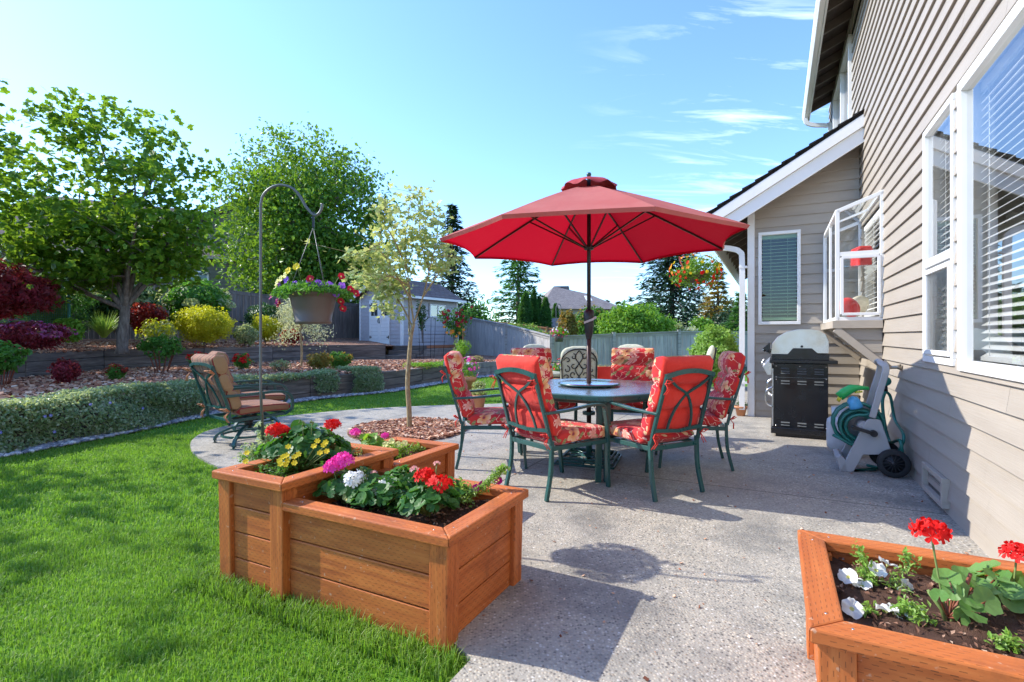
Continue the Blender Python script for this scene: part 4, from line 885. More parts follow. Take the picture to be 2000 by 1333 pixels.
# upper roof eave
ue = MB(); e0, e1, eo = -2.6, 12.35, .40
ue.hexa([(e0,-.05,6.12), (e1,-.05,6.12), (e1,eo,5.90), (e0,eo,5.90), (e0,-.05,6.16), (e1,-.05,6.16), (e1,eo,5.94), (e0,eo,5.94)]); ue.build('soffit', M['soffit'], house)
uf = MB(); uf.box((e0, eo, 5.68), (e1 + .02, eo + .025, 5.95)); uf.build('fascia', M['white'], house, bevel=.003)
ug = MB(); ug.prism([(eo+.028, 5.70), (eo+.10, 5.70), (eo+.135, 5.76), (eo+.135, 5.84), (eo+.12, 5.84), (eo+.09, 5.715), (eo+.04, 5.715), (eo+.04, 5.84), (eo+.028, 5.84)], 'x', e0, e1 + .05); ug.build('gutter', M['white'], house)
for k in range(22):
    s_ = e1 - .25 - k * .61
    if s_ < e0: break
    rt = MB(); rt.hexa([(s_,.03,5.93), (s_+.045,.03,5.93), (s_+.045,eo-.003,5.77), (s_,eo-.003,5.77), (s_,.03,6.07), (s_+.045,.03,6.07), (s_+.045,eo-.003,5.90), (s_,eo-.003,5.90)]); rt.build('rafter', M['rafter'], house)
ur = MB(); ur.hexa([(e0,-3.8,7.95), (e1+.1,-3.8,7.95), (e1+.1,eo+.06,5.95), (e0,eo+.06,5.95), (e0,-3.8,8.0), (e1+.1,-3.8,8.0), (e1+.1,eo+.06,6.0), (e0,eo+.06,6.0)]); ur.build('roof', M['shingle_black'], house)
ud = MB(); ud.path(spline([(12.15, eo + .08, 5.72), (12.15, eo + .07, 5.60), (12.15, .33, 5.52), (12.15, .12, 5.47), (12.15, .05, 5.38), (12.15, .05, 4.2)], 5), .075, .06, up=(1, 0, 0)); ud.build('downspout', M['white'], house, bevel=.01)
# foundation vent, faucet
va, vz0 = WALL(1816, 958); vb, _ = WALL(1858, 958)
vt = MB(); q = (vb, va, .055, .255); rectframe(vt, q, fl, -.0, .05, .035); vn = vt.build('vent', M['tan'], house, bevel=.003)
vm = MB(); vm.box((vb + .03, .004, .08), (va - .03, .012, .23)); vm.build('mesh_screen', M['rafter'], vn)
vm = MB(); [vm.bar((vb + .03, .016, .09 + k * .012), (va - .03, .016, .09 + k * .012), .003, .003) for k in range(12)]; vm.build('louvre', M['grey_metal'], vn)
fs_, fz_ = WALL(1765, 718)
fc = empty('faucet', HS(fs_, .02, fz_), HROT, 'old brass garden faucet on the beige siding above the hose reel', 'faucet')
f1 = MB(); f1.tube([(0, 0, 0), (0, .03, 0), (0, .10, -.005)], [.03, .016, .014], 10); f1.tube([(0, .08, 0), (0, .11, -.03), (0, .115, -.07)], [.015, .014, .016], 10); f1.build('body', M['brass'], fc)
f2 = MB(); f2.tube([(0, .07, .0), (0, .10, .035)], .009, 8); f2.tube([(-.035, .105, .04), (.035, .105, .04)], .007, 8); f2.tube([(0.0, .09, .015), (0, .12, .065)], .008, 8); f2.build('handle', M['brass'], fc)
tm = empty('hose_timer', HS(fs_, .135, fz_ - .12), HROT, 'round green water timer screwed under the wall faucet', 'hose timer')
t1 = MB(); t1.tube([(0, 0, .05), (0, 0, .02)], .02, 10); t1.build('collar', M['plastic_black'], tm)
t1 = MB(); t1.lathe([(0, -.028), (.036, -.028), (.043, -.018), (.043, .018), (.036, .028), (0, .028)], (0, 0, -.01), 20, axis='x'); t1.build('body', M['hose'], tm)
t1 = MB(); t1.tube([(0, .0, -.05), (0, 0, -.10)], [.016, .02], 10); t1.build('coupling', M['plastic_black'], tm)
# kitchen things on the garden window's sill and shelf
o = empty('red_box', HS(7.05, .16, 1.976), HROT + .2, 'red plastic box on the glass shelf of the garden window', 'box'); b = MB(); b.box((-.13, -.07, 0), (.13, .07, .24)); b.build('body', M['red_plastic'], o, bevel=.02); b = MB(); b.box((-.135, -.075, .19), (.135, .075, .205)); b.build('lid', M['red_plastic'], o, bevel=.004)
def plate(pos, mat, label, r=.12, tilt=.3):
    o = empty('plate', pos, HROT, label, 'plate'); b = MB(); b.lathe([(0, 0), (r * .6, 0), (r, .018), (r, .024), (r * .6, .008), (0, .008)], (0, 0, 0), 28, axis='x'); d = b.build('dish', M[mat], o); d.rotation_euler = (0, tilt, .5); d.location = (0, 0, r); return o
plate(HS(6.95, .27, 1.415), 'red_plastic', 'red plate leaning on the sill inside the garden window'); plate(HS(7.2, .16, 1.415), 'cream', 'cream plate leaning on the sill inside the garden window', .13, -.4)

# ---------------------------------------------------------------- retaining walls
def timber_wall(name, path, z0, z1, th, rows, label, mat='timber', seg=2.4, first=0):
    o = empty(name, (path[0][0], path[0][1], z0), 0, label, 'retaining wall'); mb = MB(); ox, oy = path[0][0], path[0][1]; hh = (z1 - z0) / rows
    for i in range(len(path) - 1):
        a = Vector((path[i][0] - ox, path[i][1] - oy, 0)); b = Vector((path[i+1][0] - ox, path[i+1][1] - oy, 0)); L = (b - a).length; n = max(1, round(L / seg)); d = (b - a) / n; nn = Vector((d.y, -d.x, 0)).normalized()
        for k in range(n):
            for r in range(rows):
                j = rng.normal() * .006; p = a + d * k + d.normalized() * .006 - nn * (th / 2 - .02 * r * 0 + j); q = a + d * (k + 1) - d.normalized() * .006 - nn * (th / 2 + j); zc = hh * (r + .5) + rng.normal() * .002
                mb.bar(p + Vector((0, 0, zc)), q + Vector((0, 0, zc)), th, hh - .008)
    mb.build('timber', M[mat], o, bevel=.006); return o
timber_wall('retaining_wall', LOW[:10], -.05, .42, .16, 3, 'low weathered timber wall curving behind the lawn', seg=2.0)
timber_wall('block_wall', LOW[9:], -.05, .42, .2, 3, 'low grey block wall at the bed in front of the shed', 'block', .42)
timber_wall('retaining_wall', UP, .30, .90, .16, 3, 'upper dark timber wall crossing the mulch bed', seg=2.3)
sb_ = MB(); sp = empty('timber_steps', (-4.4, 18.4, .38), 0, 'timber steps beside the shed door', 'steps')
for k, (x0, y0, z0) in enumerate(((0, 0, 0), (.15, .45, .16), (.2, .9, .32))): sb_.box((x0 - .3, y0, z0 - .02), (x0 + .9, y0 + .5, z0 + .14))
sb_.build('tread', M['timber'], sp, bevel=.008)

# ---------------------------------------------------------------- fences
def board_fence(name, pts, label, board='fence_grey', cap='fence_cap', post='fence_cap', bw=.14, posts=True, spacing=2.4, side=1, postmat=None, rails=False, capw=.11):
    """pts: (x, y, z_bottom, z_top)"""
    ox, oy, oz = pts[0][:3]; o = empty(name, (ox, oy, oz), 0, label, 'fence'); bd = MB(); cb = MB(); Pst = []
    for (x0, y0, b0, t0), (x1, y1, b1, t1) in zip(pts, pts[1:]):
        A = Vector((x0 - ox, y0 - oy, 0)); B = Vector((x1 - ox, y1 - oy, 0)); L = (B - A).length; d = (B - A) / L; nn = Vector((d.y, -d.x, 0)) * side; n = max(1, int(L / bw)); w = L / n
        for k in range(n):
            u = (k + .5) / n; c = A + d * L * u; zb = b0 + (b1 - b0) * u - oz; zt = t0 + (t1 - t0) * u - oz; dz = (t1 - t0) / n / 2; h = w / 2 - .003 - .003 * rng.random(); off_ = nn * (.0 + .006 * rng.random()); th = nn * .02
            q = [c - d*h + off_, c + d*h + off_, c + d*h + off_ + th, c - d*h + off_ + th]; ex = -.02 + .008 * rng.normal()
            bd.hexa([(p.x, p.y, zb) for p in q] + [(q[0].x, q[0].y, zt - dz + ex), (q[1].x, q[1].y, zt + dz + ex), (q[2].x, q[2].y, zt + dz + ex), (q[3].x, q[3].y, zt - dz + ex)])
        up = Vector((0, 0, 1)); a3 = A + up * (t0 - oz); b3 = B + up * (t1 - oz)
        cb.bar(a3 + nn * .01, b3 + nn * .01, capw + .03, .035); cb.bar(a3 + nn * .035 - up * .065, b3 + nn * .035 - up * .065, .02, .09)
        if rails:
            for f in (.82, .4): cb.bar(a3 + nn * .05 - up * (1 - f) * (t0 - b0), b3 + nn * .05 - up * (1 - f) * (t1 - b1), .04, .08)
        n = max(1, round(L / spacing))
        for k in range(n + 1): u = k / n; Pst.append((A + d * L * u + nn * .05, b0 + (b1 - b0) * u - oz, t0 + (t1 - t0) * u - oz))
    bd.build('boards', M[board], o); cb.build('cap_rail', M[cap if not rails else 'cedar'], o)
    if posts:
        last = None
        for p, b, t in Pst:
            if last is not None and (p - last).length < .25: continue
            last = p; pm = MB(); pm.box((p.x - .05, p.y - .05, b), (p.x + .05, p.y + .05, t + .04)); pm.box((p.x - .065, p.y - .065, t + .042), (p.x + .065, p.y + .065, t + .065)); pm.build('post', M[postmat or post], o, bevel=.006)
    return o
board_fence('wooden_fence', [(-2.05, 23.6, .2, 2.06), (-.2, 20.3, .0, 1.66), (1.36, 17.2, -.05, 1.19)], 'grey weathered board fence sloping down from the shed to the corner', side=1, spacing=3.6)
board_fence('wooden_fence', [(1.36, 17.2, -.05, 1.19), (3.47, 17.5, -.05, 1.27), (5.85, 18, -.05, 1.36), (8.6, 18.5, -.05, 1.36)], 'grey weathered board fence running level behind the patio', side=1, spacing=2.3)
board_fence('wooden_fence', [(x, y, z - .1, zt) for (x, y), z, zt in zip(FEN, [1.12]*7, [3.0, 3.0, 3.0, 3.02, 2.98, 2.80, 2.62])] + [(-6.45, 22.0, 1.0, 2.60)], 'dark board fence behind the upper garden bed on the left', 'fence_dark', 'fence_dark', 'fence_dark', posts=True, capw=.06)
def Wp(px, py, Y): p = W(px, py, Y); return p
pf = [(Wp(905, 622, 30)), Wp(958, 628, 29.5), Wp(1035, 636, 28.5), Wp(1104, 646, 27.5), Wp(1190, 655, 26.5)]
board_fence('wooden_fence', [(p.x, p.y, p.z - 1.5, p.z) for p in pf], 'distant pale fence with orange cedar posts and rails beyond the garden', 'fence_cap', 'fence_cap', 'cedar', rails=True, spacing=1.15, side=1, postmat='cedar')

# ---------------------------------------------------------------- the shed
ux = Vector((1.84, 3.0, 0)).normalized(); SR = math.atan2(ux.y, ux.x)
shed = empty('garden_shed', (-4.3, 20, .42), SR, 'grey lap-sided garden shed with white double doors and brown roof', 'shed')
SL, SWD, SB, ST = 3.5, 2.35, .40, 2.33   # length, width, floor, eave (local z)
s1 = MB(); siding(s1, .0, SL, SB, ST, [(1.55, 2.75, 1.55, 2.15)], lambda u, w, z: (u, -w, z), ex=.15, d=.022); s1.build('wall', M['shed_grey'], shed)
s2 = MB(); siding(s2, .0, SWD, SB, ST + 1.0, [(.62, 1.74, .42, 2.24)], lambda u, w, z: (-w, u, z), ex=.15, d=.022); o = s2.build('wall', M['shed_grey'], shed)
bm = bmesh.new(); bm.from_mesh(o.data)
for sgn in (1, -1): bmesh.ops.bisect_plane(bm, geom=bm.verts[:] + bm.edges[:] + bm.faces[:], plane_co=(0, SWD / 2, ST + .82), plane_no=Vector((0, sgn * .72, 1)).normalized(), clear_outer=True)
bm.to_mesh(o.data); bm.free()
s3 = MB(); s3.box((.03, .03, SB), (SL, SWD, ST)); s3.build('core', M['shed_grey'], shed)
sk = MB(); sk.box((-.01, -.012, SB - .12), (SL, SWD, SB - .002)); sk.build('skirt', M['orange_board'], shed)
sk = MB()
for r in range(3):
    for k in range(8): sk.box((k * .44 + .02 * (r % 2), -.03, -.12 + r * .13), (k * .44 + .43 + .02 * (r % 2), .2, .0 + r * .13))
sk.box((.0, .2, -.1), (.25, SWD, .27)); sk.build('stone_base', M['stone'], shed, bevel=.008)
tr_ = MB()
for qs in ((((-.035, -.035), (.06, .0)), ((-.035, 0), (.0, .06))), (((-.035, SWD - .07), (0, SWD)),), (((SL - .07, -.035), (SL + .02, 0)),)):
    tr_ = MB(); [tr_.box((a[0], a[1], SB), (b[0], b[1], ST + .02)) for a, b in qs]; tr_.build('corner_board', M['white'], shed)
sw_ = window(shed, (1.62, 2.68, 1.58, 2.12), lambda u, w, z: (u, -w - .02, z), .05, .03, mull=(2.15,), bl=False)
back = MB(); back.box((1.5, .025, 1.5), (2.8, .029, 2.2)); back.build('window_dark', M['plastic_black'], shed)
for a, b, hx in ((.62, 1.175, .66), (1.185, 1.74, 1.70)):
    d = MB(); d.box((-.05, a, .42), (-.02, b, 2.24)); d.box((-.065, a, .42), (-.051, a + .07, 2.24)); d.box((-.065, b - .07, .42), (-.051, b, 2.24))
    for z0, z1 in ((.42, .52), (1.42, 1.58), (2.14, 2.24)): d.box((-.065, a + .071, z0), (-.051, b - .071, z1))
    for r in range(5): d.box((-.0535, a + .071, .66 + r * .15), (-.0505, b - .071, .668 + r * .15), 1)
    dr = d.build('door', [M['white'], M['plastic_grey']], shed)
    g = MB(); g.box((-.054, a + .10, 1.60), (-.0505, b - .10, 2.12)); g.build('pane', M['plastic_black'], dr)
    g = MB(); m_ = (a + b) / 2; g.box((-.064, m_ - .008, 1.60), (-.0545, m_ + .008, 2.12)); g.box((-.064, a + .1, 1.85), (-.0545, b - .1, 1.865)); g.build('muntin', M['white'], dr)
    g = MB(); hy = 1.15 if a < 1 else 1.21; g.tube([(-.066, hy, 1.30), (-.10, hy + (.02 if a < 1 else -.02) * -1, 1.36), (-.10, hy, 1.44), (-.066, hy, 1.50)], .012, 6); g.build('handle', M['plastic_black'], dr)
    for z_ in (.72, 2.0): g = MB(); g.box((-.071, hx - .02 if a < 1 else hx - .10, z_), (-.0655, hx + .10 if a < 1 else hx + .02, z_ + .04)); g.box((-.071, hx - .03, z_ - .04), (-.0655, hx + .01, z_ + .08)); g.build('hinge', M['plastic_black'], dr)
sr = MB()
for sgn, y0 in ((-1, -.28), (1, SWD + .28)):
    zr = ST + .86; ze = ST + .02
    n = 9
    for k in range(n):
        ya = y0 + (SWD / 2 - y0) * k / n; yb = y0 + (SWD / 2 - y0) * (k + 1) / n; za = ze + (zr - ze) * k / n; zb = ze + (zr - ze) * (k + 1) / n
        sr.hexa([(-.28, ya, za - .03), (SL + .2, ya, za - .03), (SL + .2, yb, zb - .03), (-.28, yb, zb - .03), (-.28, ya, za + .022), (SL + .2, ya, za + .022), (SL + .2, yb, zb + .004), (-.28, yb, zb + .004)])
sr.build('roof', M['shingle_shed'], shed)
g = MB(); g.box((-.25, -.37, ST - .06), (SL + .22, -.285, ST + .03)); g.path([(-.27, -.28, ST - .07), (-.27, SWD / 2, ST + .76), (-.27, SWD + .28, ST - .07)], .03, .13, up=(0, 0, 1)); g.build('gutter', M['white'], shed)
g = MB(); g.tube(spline([(SL + .05, -.32, ST - .06), (SL + .05, -.30, ST - .16), (SL - .02, -.08, ST - .35), (SL - .02, -.07, ST - .5), (SL - .02, -.07, .1)], 4), .035, 8); g.build('downspout', M['white'], shed)

# ---------------------------------------------------------------- neighbours' houses
def neighbour():
    o = empty('neighbour_house', (-22, 24, 1.1), 0, 'olive green neighbour house with brown shingle roof behind the left trees', 'house')
    def L(v): return (v.x + 22, v.y - 24, v.z - 1.1)
    # front wall: from px 0 to px 520, receding to the right
    A = W(-40, 480, 23.0); B = W(560, 509, 27.5); d = unit(Vector((B.x - A.x, B.y - A.y, 0))); nn = Vector((d.y, -d.x, 0)); Lh = math.hypot(B.x - A.x, B.y - A.y)
    a0 = Vector((A.x + 22, A.y - 24, 0)); zt = A.z - 1.1; fn = lambda u, w, z: tuple(a0 + d * u + nn * w + Vector((0, 0, z)))
    wb = MB(); siding(wb, 0, Lh, -1.1, zt, [], fn, ex=.2, d=.03); wb.add([fn(0, -.02, -1), fn(Lh, -.02, -1), fn(Lh, -.02, zt), fn(0, -.02, zt), fn(0, -8, -1), fn(Lh, -8, -1), fn(Lh, -8, zt), fn(0, -8, zt)], [(0,1,2,3), (1,5,6,2), (0,3,7,4), (4,5,6,7)]); wb.build('wall', M['olive'], o)
    rz_ = 3.6; rb = MB(); V = [fn(-.5, .45, zt - .1), fn(Lh + .4, .45, zt - .1), fn(Lh - 5.2, -6, zt + rz_), fn(-.5, -6, zt + rz_ + .2), fn(Lh + .4, -12, zt - .1), fn(-.5, -12, zt - .1)]
    rb.add(V, [(0,1,2,3), (1,4,2), (3,2,4,5)]); rb.add([(p[0], p[1], p[2] - .12) for p in V], [(3,2,1,0), (2,4,1), (5,4,2,3)]); rb.add([V[0], V[1], (V[1][0], V[1][1], V[1][2] - .12), (V[0][0], V[0][1], V[0][2] - .12)], [(0, 3, 2, 1)]); rb.build('roof', M['shingle_old'], o)
    g = MB(); g.path([fn(-.5, .5, zt - .12), fn(Lh + .4, .5, zt - .12)], .1, .1); g.build('gutter', M['tan'], o)
    # cross gable on the right end
    gx0 = Lh - 4.6; gb = MB(); zb = zt - .1; gb.add([fn(gx0 + .5, -1.6, zb + .6), fn(Lh + 2.6, -1.6, zb + .6), fn(Lh + 2.6, -1.6, zb + 2.0), fn(gx0 + 3.4, -1.6, zb + 3.7), fn(gx0 + .5, -1.6, zb + 2.3)], [(0,1,2,3,4)])
    siding(gb, gx0 + .5, Lh + 2.6, zb + .6, zb + 2.2, [], lambda u, w, z: fn(u, w - 1.6, z), ex=.2, d=.03); gb.build('gable', M['olive'], o)
    gr = MB(); gr.path([fn(gx0 - .3, -1.1, zb + 1.95), fn(gx0 + 3.4, -1.1, zb + 4.1), fn(Lh + 3.2, -1.1, zb + 2.2)], .3, .1); gr.hexa([fn(gx0 - .3, -1.2, zb + 2.0), fn(gx0 + 3.4, -1.2, zb + 4.15), fn(gx0 + 3.4, -8, zb + 4.15), fn(gx0 - .3, -8, zb + 2.0), fn(gx0 - .3, -1.2, zb + 2.1), fn(gx0 + 3.4, -1.2, zb + 4.25), fn(gx0 + 3.4, -8, zb + 4.25), fn(gx0 - .3, -8, zb + 2.1)])
    gr.build('gable_roof', M['shingle_old'], o)
    # the strip window
    def ray(px, py):
        r = Vector(((px - 1000) / 1000, 1, -(py - 657) / 1000)); p0 = Vector((A.x, A.y, 0)); t = ((p0 - Vector((0, 0, 0))).dot(nn)) / r.dot(nn); p = r * t; return (Vector((p.x - A.x, p.y - A.y, 0))).dot(d), EYE + r.z * t - 1.1
    u0, z1 = ray(314, 530); u1, z0 = ray(408, 553); f = MB(); rectframe(f, (u0, u1, z0, z1), fn, .0, .09, .06); um = u0 + (u1 - u0) * .5; f.box(fn(um - .04, .0, z0), fn(um + .04, .08, z1)); wn = f.build('window', M['white'], o)
    g = MB(); g.add([fn(u0, .05, z0), fn(u1, .05, z0), fn(u1, .05, z1), fn(u0, .05, z1)], [(0,1,2,3)]); g.build('pane', M['teal_glass'], wn)
neighbour()
def roofhouse():
    c = W(1120, 600, 60); o = empty('distant_house', (c.x, c.y, 0), .15, 'distant house showing only its grey shake roof with skylight', 'house'); h0 = EYE - (602 - 657) / 1000 * 60; h1 = EYE - (559 - 657) / 1000 * 60
    b = MB(); b.box((-3.9, -3, 0), (4.4, 6, h0 - .25)); b.build('wall', M['tan'], o)
    r = MB(); r.add([(-4.8, -3.8, h0 - .3), (5.0, -3.8, h0 - .3), (5.0, 7, h0 - .3), (-4.8, 7, h0 - .3), (-2.2, .6, h1), (-.4, .6, h1 + .05), (-.3, .6, h1 - .4), (2.2, 1.2, h1 - .8)], [(0, 1, 7, 6, 5, 4), (1, 2, 7), (2, 3, 4, 5, 6, 7), (3, 0, 4)]); r.build('roof', M['shake_grey'], o)
    s = MB(); s.hexa([(.9, -2.2, h0 + .55), (1.6, -2.2, h0 + .55), (1.6, -1.3, h0 + 1.15), (.9, -1.3, h0 + 1.15), (.9, -2.25, h0 + .75), (1.6, -2.25, h0 + .75), (1.6, -1.35, h0 + 1.35), (.9, -1.35, h0 + 1.35)]); s.build('skylight', M['white'], o)
roofhouse()
sh = W(1098, 640, 33); o = empty('small_shed', (sh.x, sh.y, 0), .2, 'tiny distant shed roof just above the far fence', 'shed'); b = MB(); b.box((-.9, -.7, 0), (.9, .7, sh.z + .1)); b.build('wall', M['tan'], o); b = MB(); b.add([(-1.3, -1, sh.z), (1.3, -1, sh.z), (1.3, 1, sh.z), (-1.3, 1, sh.z), (-.9, 0, sh.z + .6), (.9, 0, sh.z + .6)], [(0,1,5,4), (1,2,5), (2,3,4,5), (3,0,4), (3,2,1,0)]); b.build('roof', M['shake_grey'], o)
# ---------------------------------------------------------------- planters
def planter(key, label, z):
    low = key == 'low'
    a, b, c, d = PB[key] if key in PB else key; org = HS((a + b) / 2, (c + d) / 2, 0); o = empty('planter_box', org, HROT, label, 'planter'); X, Y_ = (b - a) / 2, (d - c) / 2; tb = .018   # taper
    def at(x, y, zz): k = 1 - (1 - zz / z) * .02; return (x * k, y * k, zz)
    rim = MB(); w = .085; h = .04; e = .02
    for (p, q, r, s_) in (((-X-e, -Y_-e), (X+e, -Y_-e), (X+e-w, -Y_-e+w), (-X-e+w, -Y_-e+w)), ((X+e, -Y_-e), (X+e, Y_+e), (X+e-w, Y_+e-w), (X+e-w, -Y_-e+w)), ((X+e, Y_+e), (-X-e, Y_+e), (-X-e+w, Y_+e-w), (X+e-w, Y_+e-w)), ((-X-e, Y_+e), (-X-e, -Y_-e), (-X-e+w, -Y_-e+w), (-X-e+w, Y_+e-w))):
        if low and p[1] > 0 and q[1] > 0: continue
        if low: p, q, r, s_ = [(v[0], Y_ + .0 if v[1] > 0 else v[1]) for v in (p, q, r, s_)]
        ax = 'x' if abs(p[0] - q[0]) > abs(p[1] - q[1]) else 'y'
        cx = (p[0] + q[0] + r[0] + s_[0]) / 4; cy = (p[1] + q[1] + r[1] + s_[1]) / 4; sh = lambda v: ((v[0] - cx) * .9985 + cx, (v[1] - cy) * .9985 + cy)
        m1 = MB(); pp = [sh(v) for v in (p, q, r, s_)]; m1.hexa([(v[0], v[1], z - h) for v in pp] + [(v[0], v[1], z) for v in pp]); m1.build('rim', M['redwood_' + ax], o, bevel=.006)
    pw = .085
    for sx in (-1, 1):
        for sy in (-1, 1):
            if low and sx < 0 < sy: continue
            m1 = MB(); x0, x1 = sx * X, sx * (X - pw); y0, y1 = sy * Y_, sy * (Y_ - pw)
            q = [(x0, y0), (x1, y0), (x1, y1), (x0, y1)]; m1.hexa([at(x, y, -.04 + .04) for x, y in q] + [at(x, y, z - h - .001) for x, y in q]); m1.build('post', M['redwood_z'], o, bevel=.005)
    rows = max(3, round((z - h) / .14)); rh = (z - h) / rows
    for r in range(rows):
        z0 = r * rh + .002; z1 = (r + 1) * rh - .002; i_ = .022
        for sy in (-1, 1): m1 = MB(); y0 = sy * (Y_ - i_); y1 = sy * (Y_ - i_ - .028); q = [(-X+pw, y0), (X-pw, y0), (X-pw, y1), (-X+pw, y1)]; m1.hexa([at(x, y, z0) for x, y in q] + [at(x, y, z1 - .001) for x, y in q]); m1.build('board', M['redwood_x'], o, bevel=.004)
        for sx in (-1, 1): m1 = MB(); x0 = sx * (X - i_); x1 = sx * (X - i_ - .028); ye = Y_ + .01 if low and sx < 0 else Y_ - pw; q = [(x0, -Y_+pw), (x0, ye), (x1, ye), (x1, -Y_+pw)]; m1.hexa([at(x, y, z0) for x, y in q] + [at(x, y, z1 - .001) for x, y in q]); m1.build('board', M['redwood_y'], o, bevel=.004)
    s = MB(); nx, ny = 26, 26; V = []
    for j in range(ny):
        for i in range(nx): V.append((-X + .05 + (2*X - .1) * i / (nx-1), -Y_ + .05 + (2*Y_ - .1) * j / (ny-1), z - .075 + .012 * rng.random() + .008 * math.sin(i * .7) * math.cos(j * .9)))
    s.add(V, [(j*nx+i, j*nx+i+1, (j+1)*nx+i+1, (j+1)*nx+i) for j in range(ny-1) for i in range(nx-1)], 0, True)
    n = 700; C = np.stack([(-X+.06) + (2*X-.12) * rng.random(n), (-Y_+.06) + (2*Y_-.12) * rng.random(n), z - .066 + .01 * rng.random(n)], 1); leaves(s, C, .017, .6, 1.0, 0, 1)
    s.build('soil', [M['soil'], M['soil_bits']], o)
    m1 = MB()
    for sx in (-1, 1):
        for sy in (-1, 1):
            for (dx, dy) in ((.10, .045), (.045, .10)): m1.lathe([(0, .0012), (.0032, .0012), (.0036, 0)], (sx * (X + e - dx), sy * (Y_ + e - dy), z), 8)
    m1.build('screw', M['chrome'], o); return o
planter('low', 'low orange-stained wooden planter with red and white geraniums by the lawn edge', .455)
planter('tall', 'taller square wooden planter at the left holding the shepherd hook', .545)
planter('mid', 'small wooden planter tucked behind the taller one', .455)
RP = (1.53, 2.25, .04, .935); planter(RP, 'orange wooden planter against the house wall in the lower right corner', .455)

# ---------------------------------------------------------------- dining chairs
def back_y(z): return -.285 - max(0, z - .42) * .30
def cushions(root, wide, front, plain, seat_mat, piped=False, tz=.42, head=1.035, bend=0):
    # back cushion: loft along the back's centre line, pinched at two seams
    st = []; n = 26
    for i in range(n + 1):
        f = i / n; z = tz + .035 + (head - tz - .035) * f; hn = .060
        for seam in (.34, .66): hn -= .026 * math.exp(-((f - seam) / .028) ** 2)
        if f > .66: hn += .016 * math.sin((f - .66) / .34 * math.pi)
        edge = min(f, 1 - f) / .055; k = 1 if edge >= 1 else math.sqrt(max(0.0, 1 - (1 - edge) ** 2)) * .8 + .2
        wseam = 1 - .03 * math.exp(-((f - .34) / .03) ** 2) - .035 * math.exp(-((f - .66) / .03) ** 2)
        y = back_y(z) + .072 + .012 * math.sin(f * 9); st.append(((0, y, z), (1, 0, 0), (0, 1, .28), wide * wseam * (.96 + .04 * k), hn * k))
    mb = MB(); mb.loft(st, 28, 6.0, 0, lambda i, f: 1 if .52 < f < .98 else 0); mb.build('back_cushion', [M[front], M[plain]], root)
    st = []; n = 14
    for i in range(n + 1):
        f = i / n; y = -.235 + .545 * f; edge = min(f, 1 - f) / .08; k = 1 if edge >= 1 else math.sqrt(max(0, 1 - (1 - edge) ** 2)) * .8 + .2
        st.append(((0, y, tz + .005 + .012 * math.sin(f * math.pi)), (1, 0, 0), (0, 0, 1), (wide + .012) * (.97 + .03 * k), .05 * k))
    mb = MB(); mb.loft(st, 28, 6.0, 0); mb.build('seat_cushion', [M[seat_mat]], root)
def bow(root, p, mat, s=1.0, side=1):
    p = Vector(p); b = MB(); L = .045 * s
    for a in (.7, 2.6): b.tube([p, p + Vector((side * .3 * L, -L * .7, L * .8 * math.sin(a) + .01)), p + Vector((side * L * math.cos(a) * 1.1, -L * 1.1, L * math.sin(a))), p + Vector((side * L * .4 * math.cos(a), -L * .5, .1 * L)), p], .0042 * s, 5)
    for a in (-.7, -1.3): b.tube([p, p + Vector((side * L * .5 * math.cos(a * 2), -L * .7, L * -.9)), p + Vector((side * L * 1.3 * math.cos(a), -L * .5, -L * 1.9))], .0038 * s, 5)
    b.lathe([(0, -.008), (.008, 0), (0, .008)], tuple(p), 8); b.build('tie', M[mat], root)
def fishback(mb, w, z0, z1, tt=.018):
    yb = lambda z: back_y(z) - .006
    for sg in (-1, 1):
        P = [(-sg * (w - .01), z1 - .01), (-sg * w * .55, z1 - .075), (0, z0 + (z1 - z0) * .66), (sg * w * .30, z0 + (z1 - z0) * .45), (sg * w * .46, z0 + (z1 - z0) * .22), (sg * w * .50, z0)]
        mb.path([Vector((x, yb(z) - (.003 if sg > 0 else 0), z)) for x, z in [(v.x, v.z) for v in spline([(a, 0, b) for a, b in P], 6)]], tt, .012, up=(0, 1, .3))
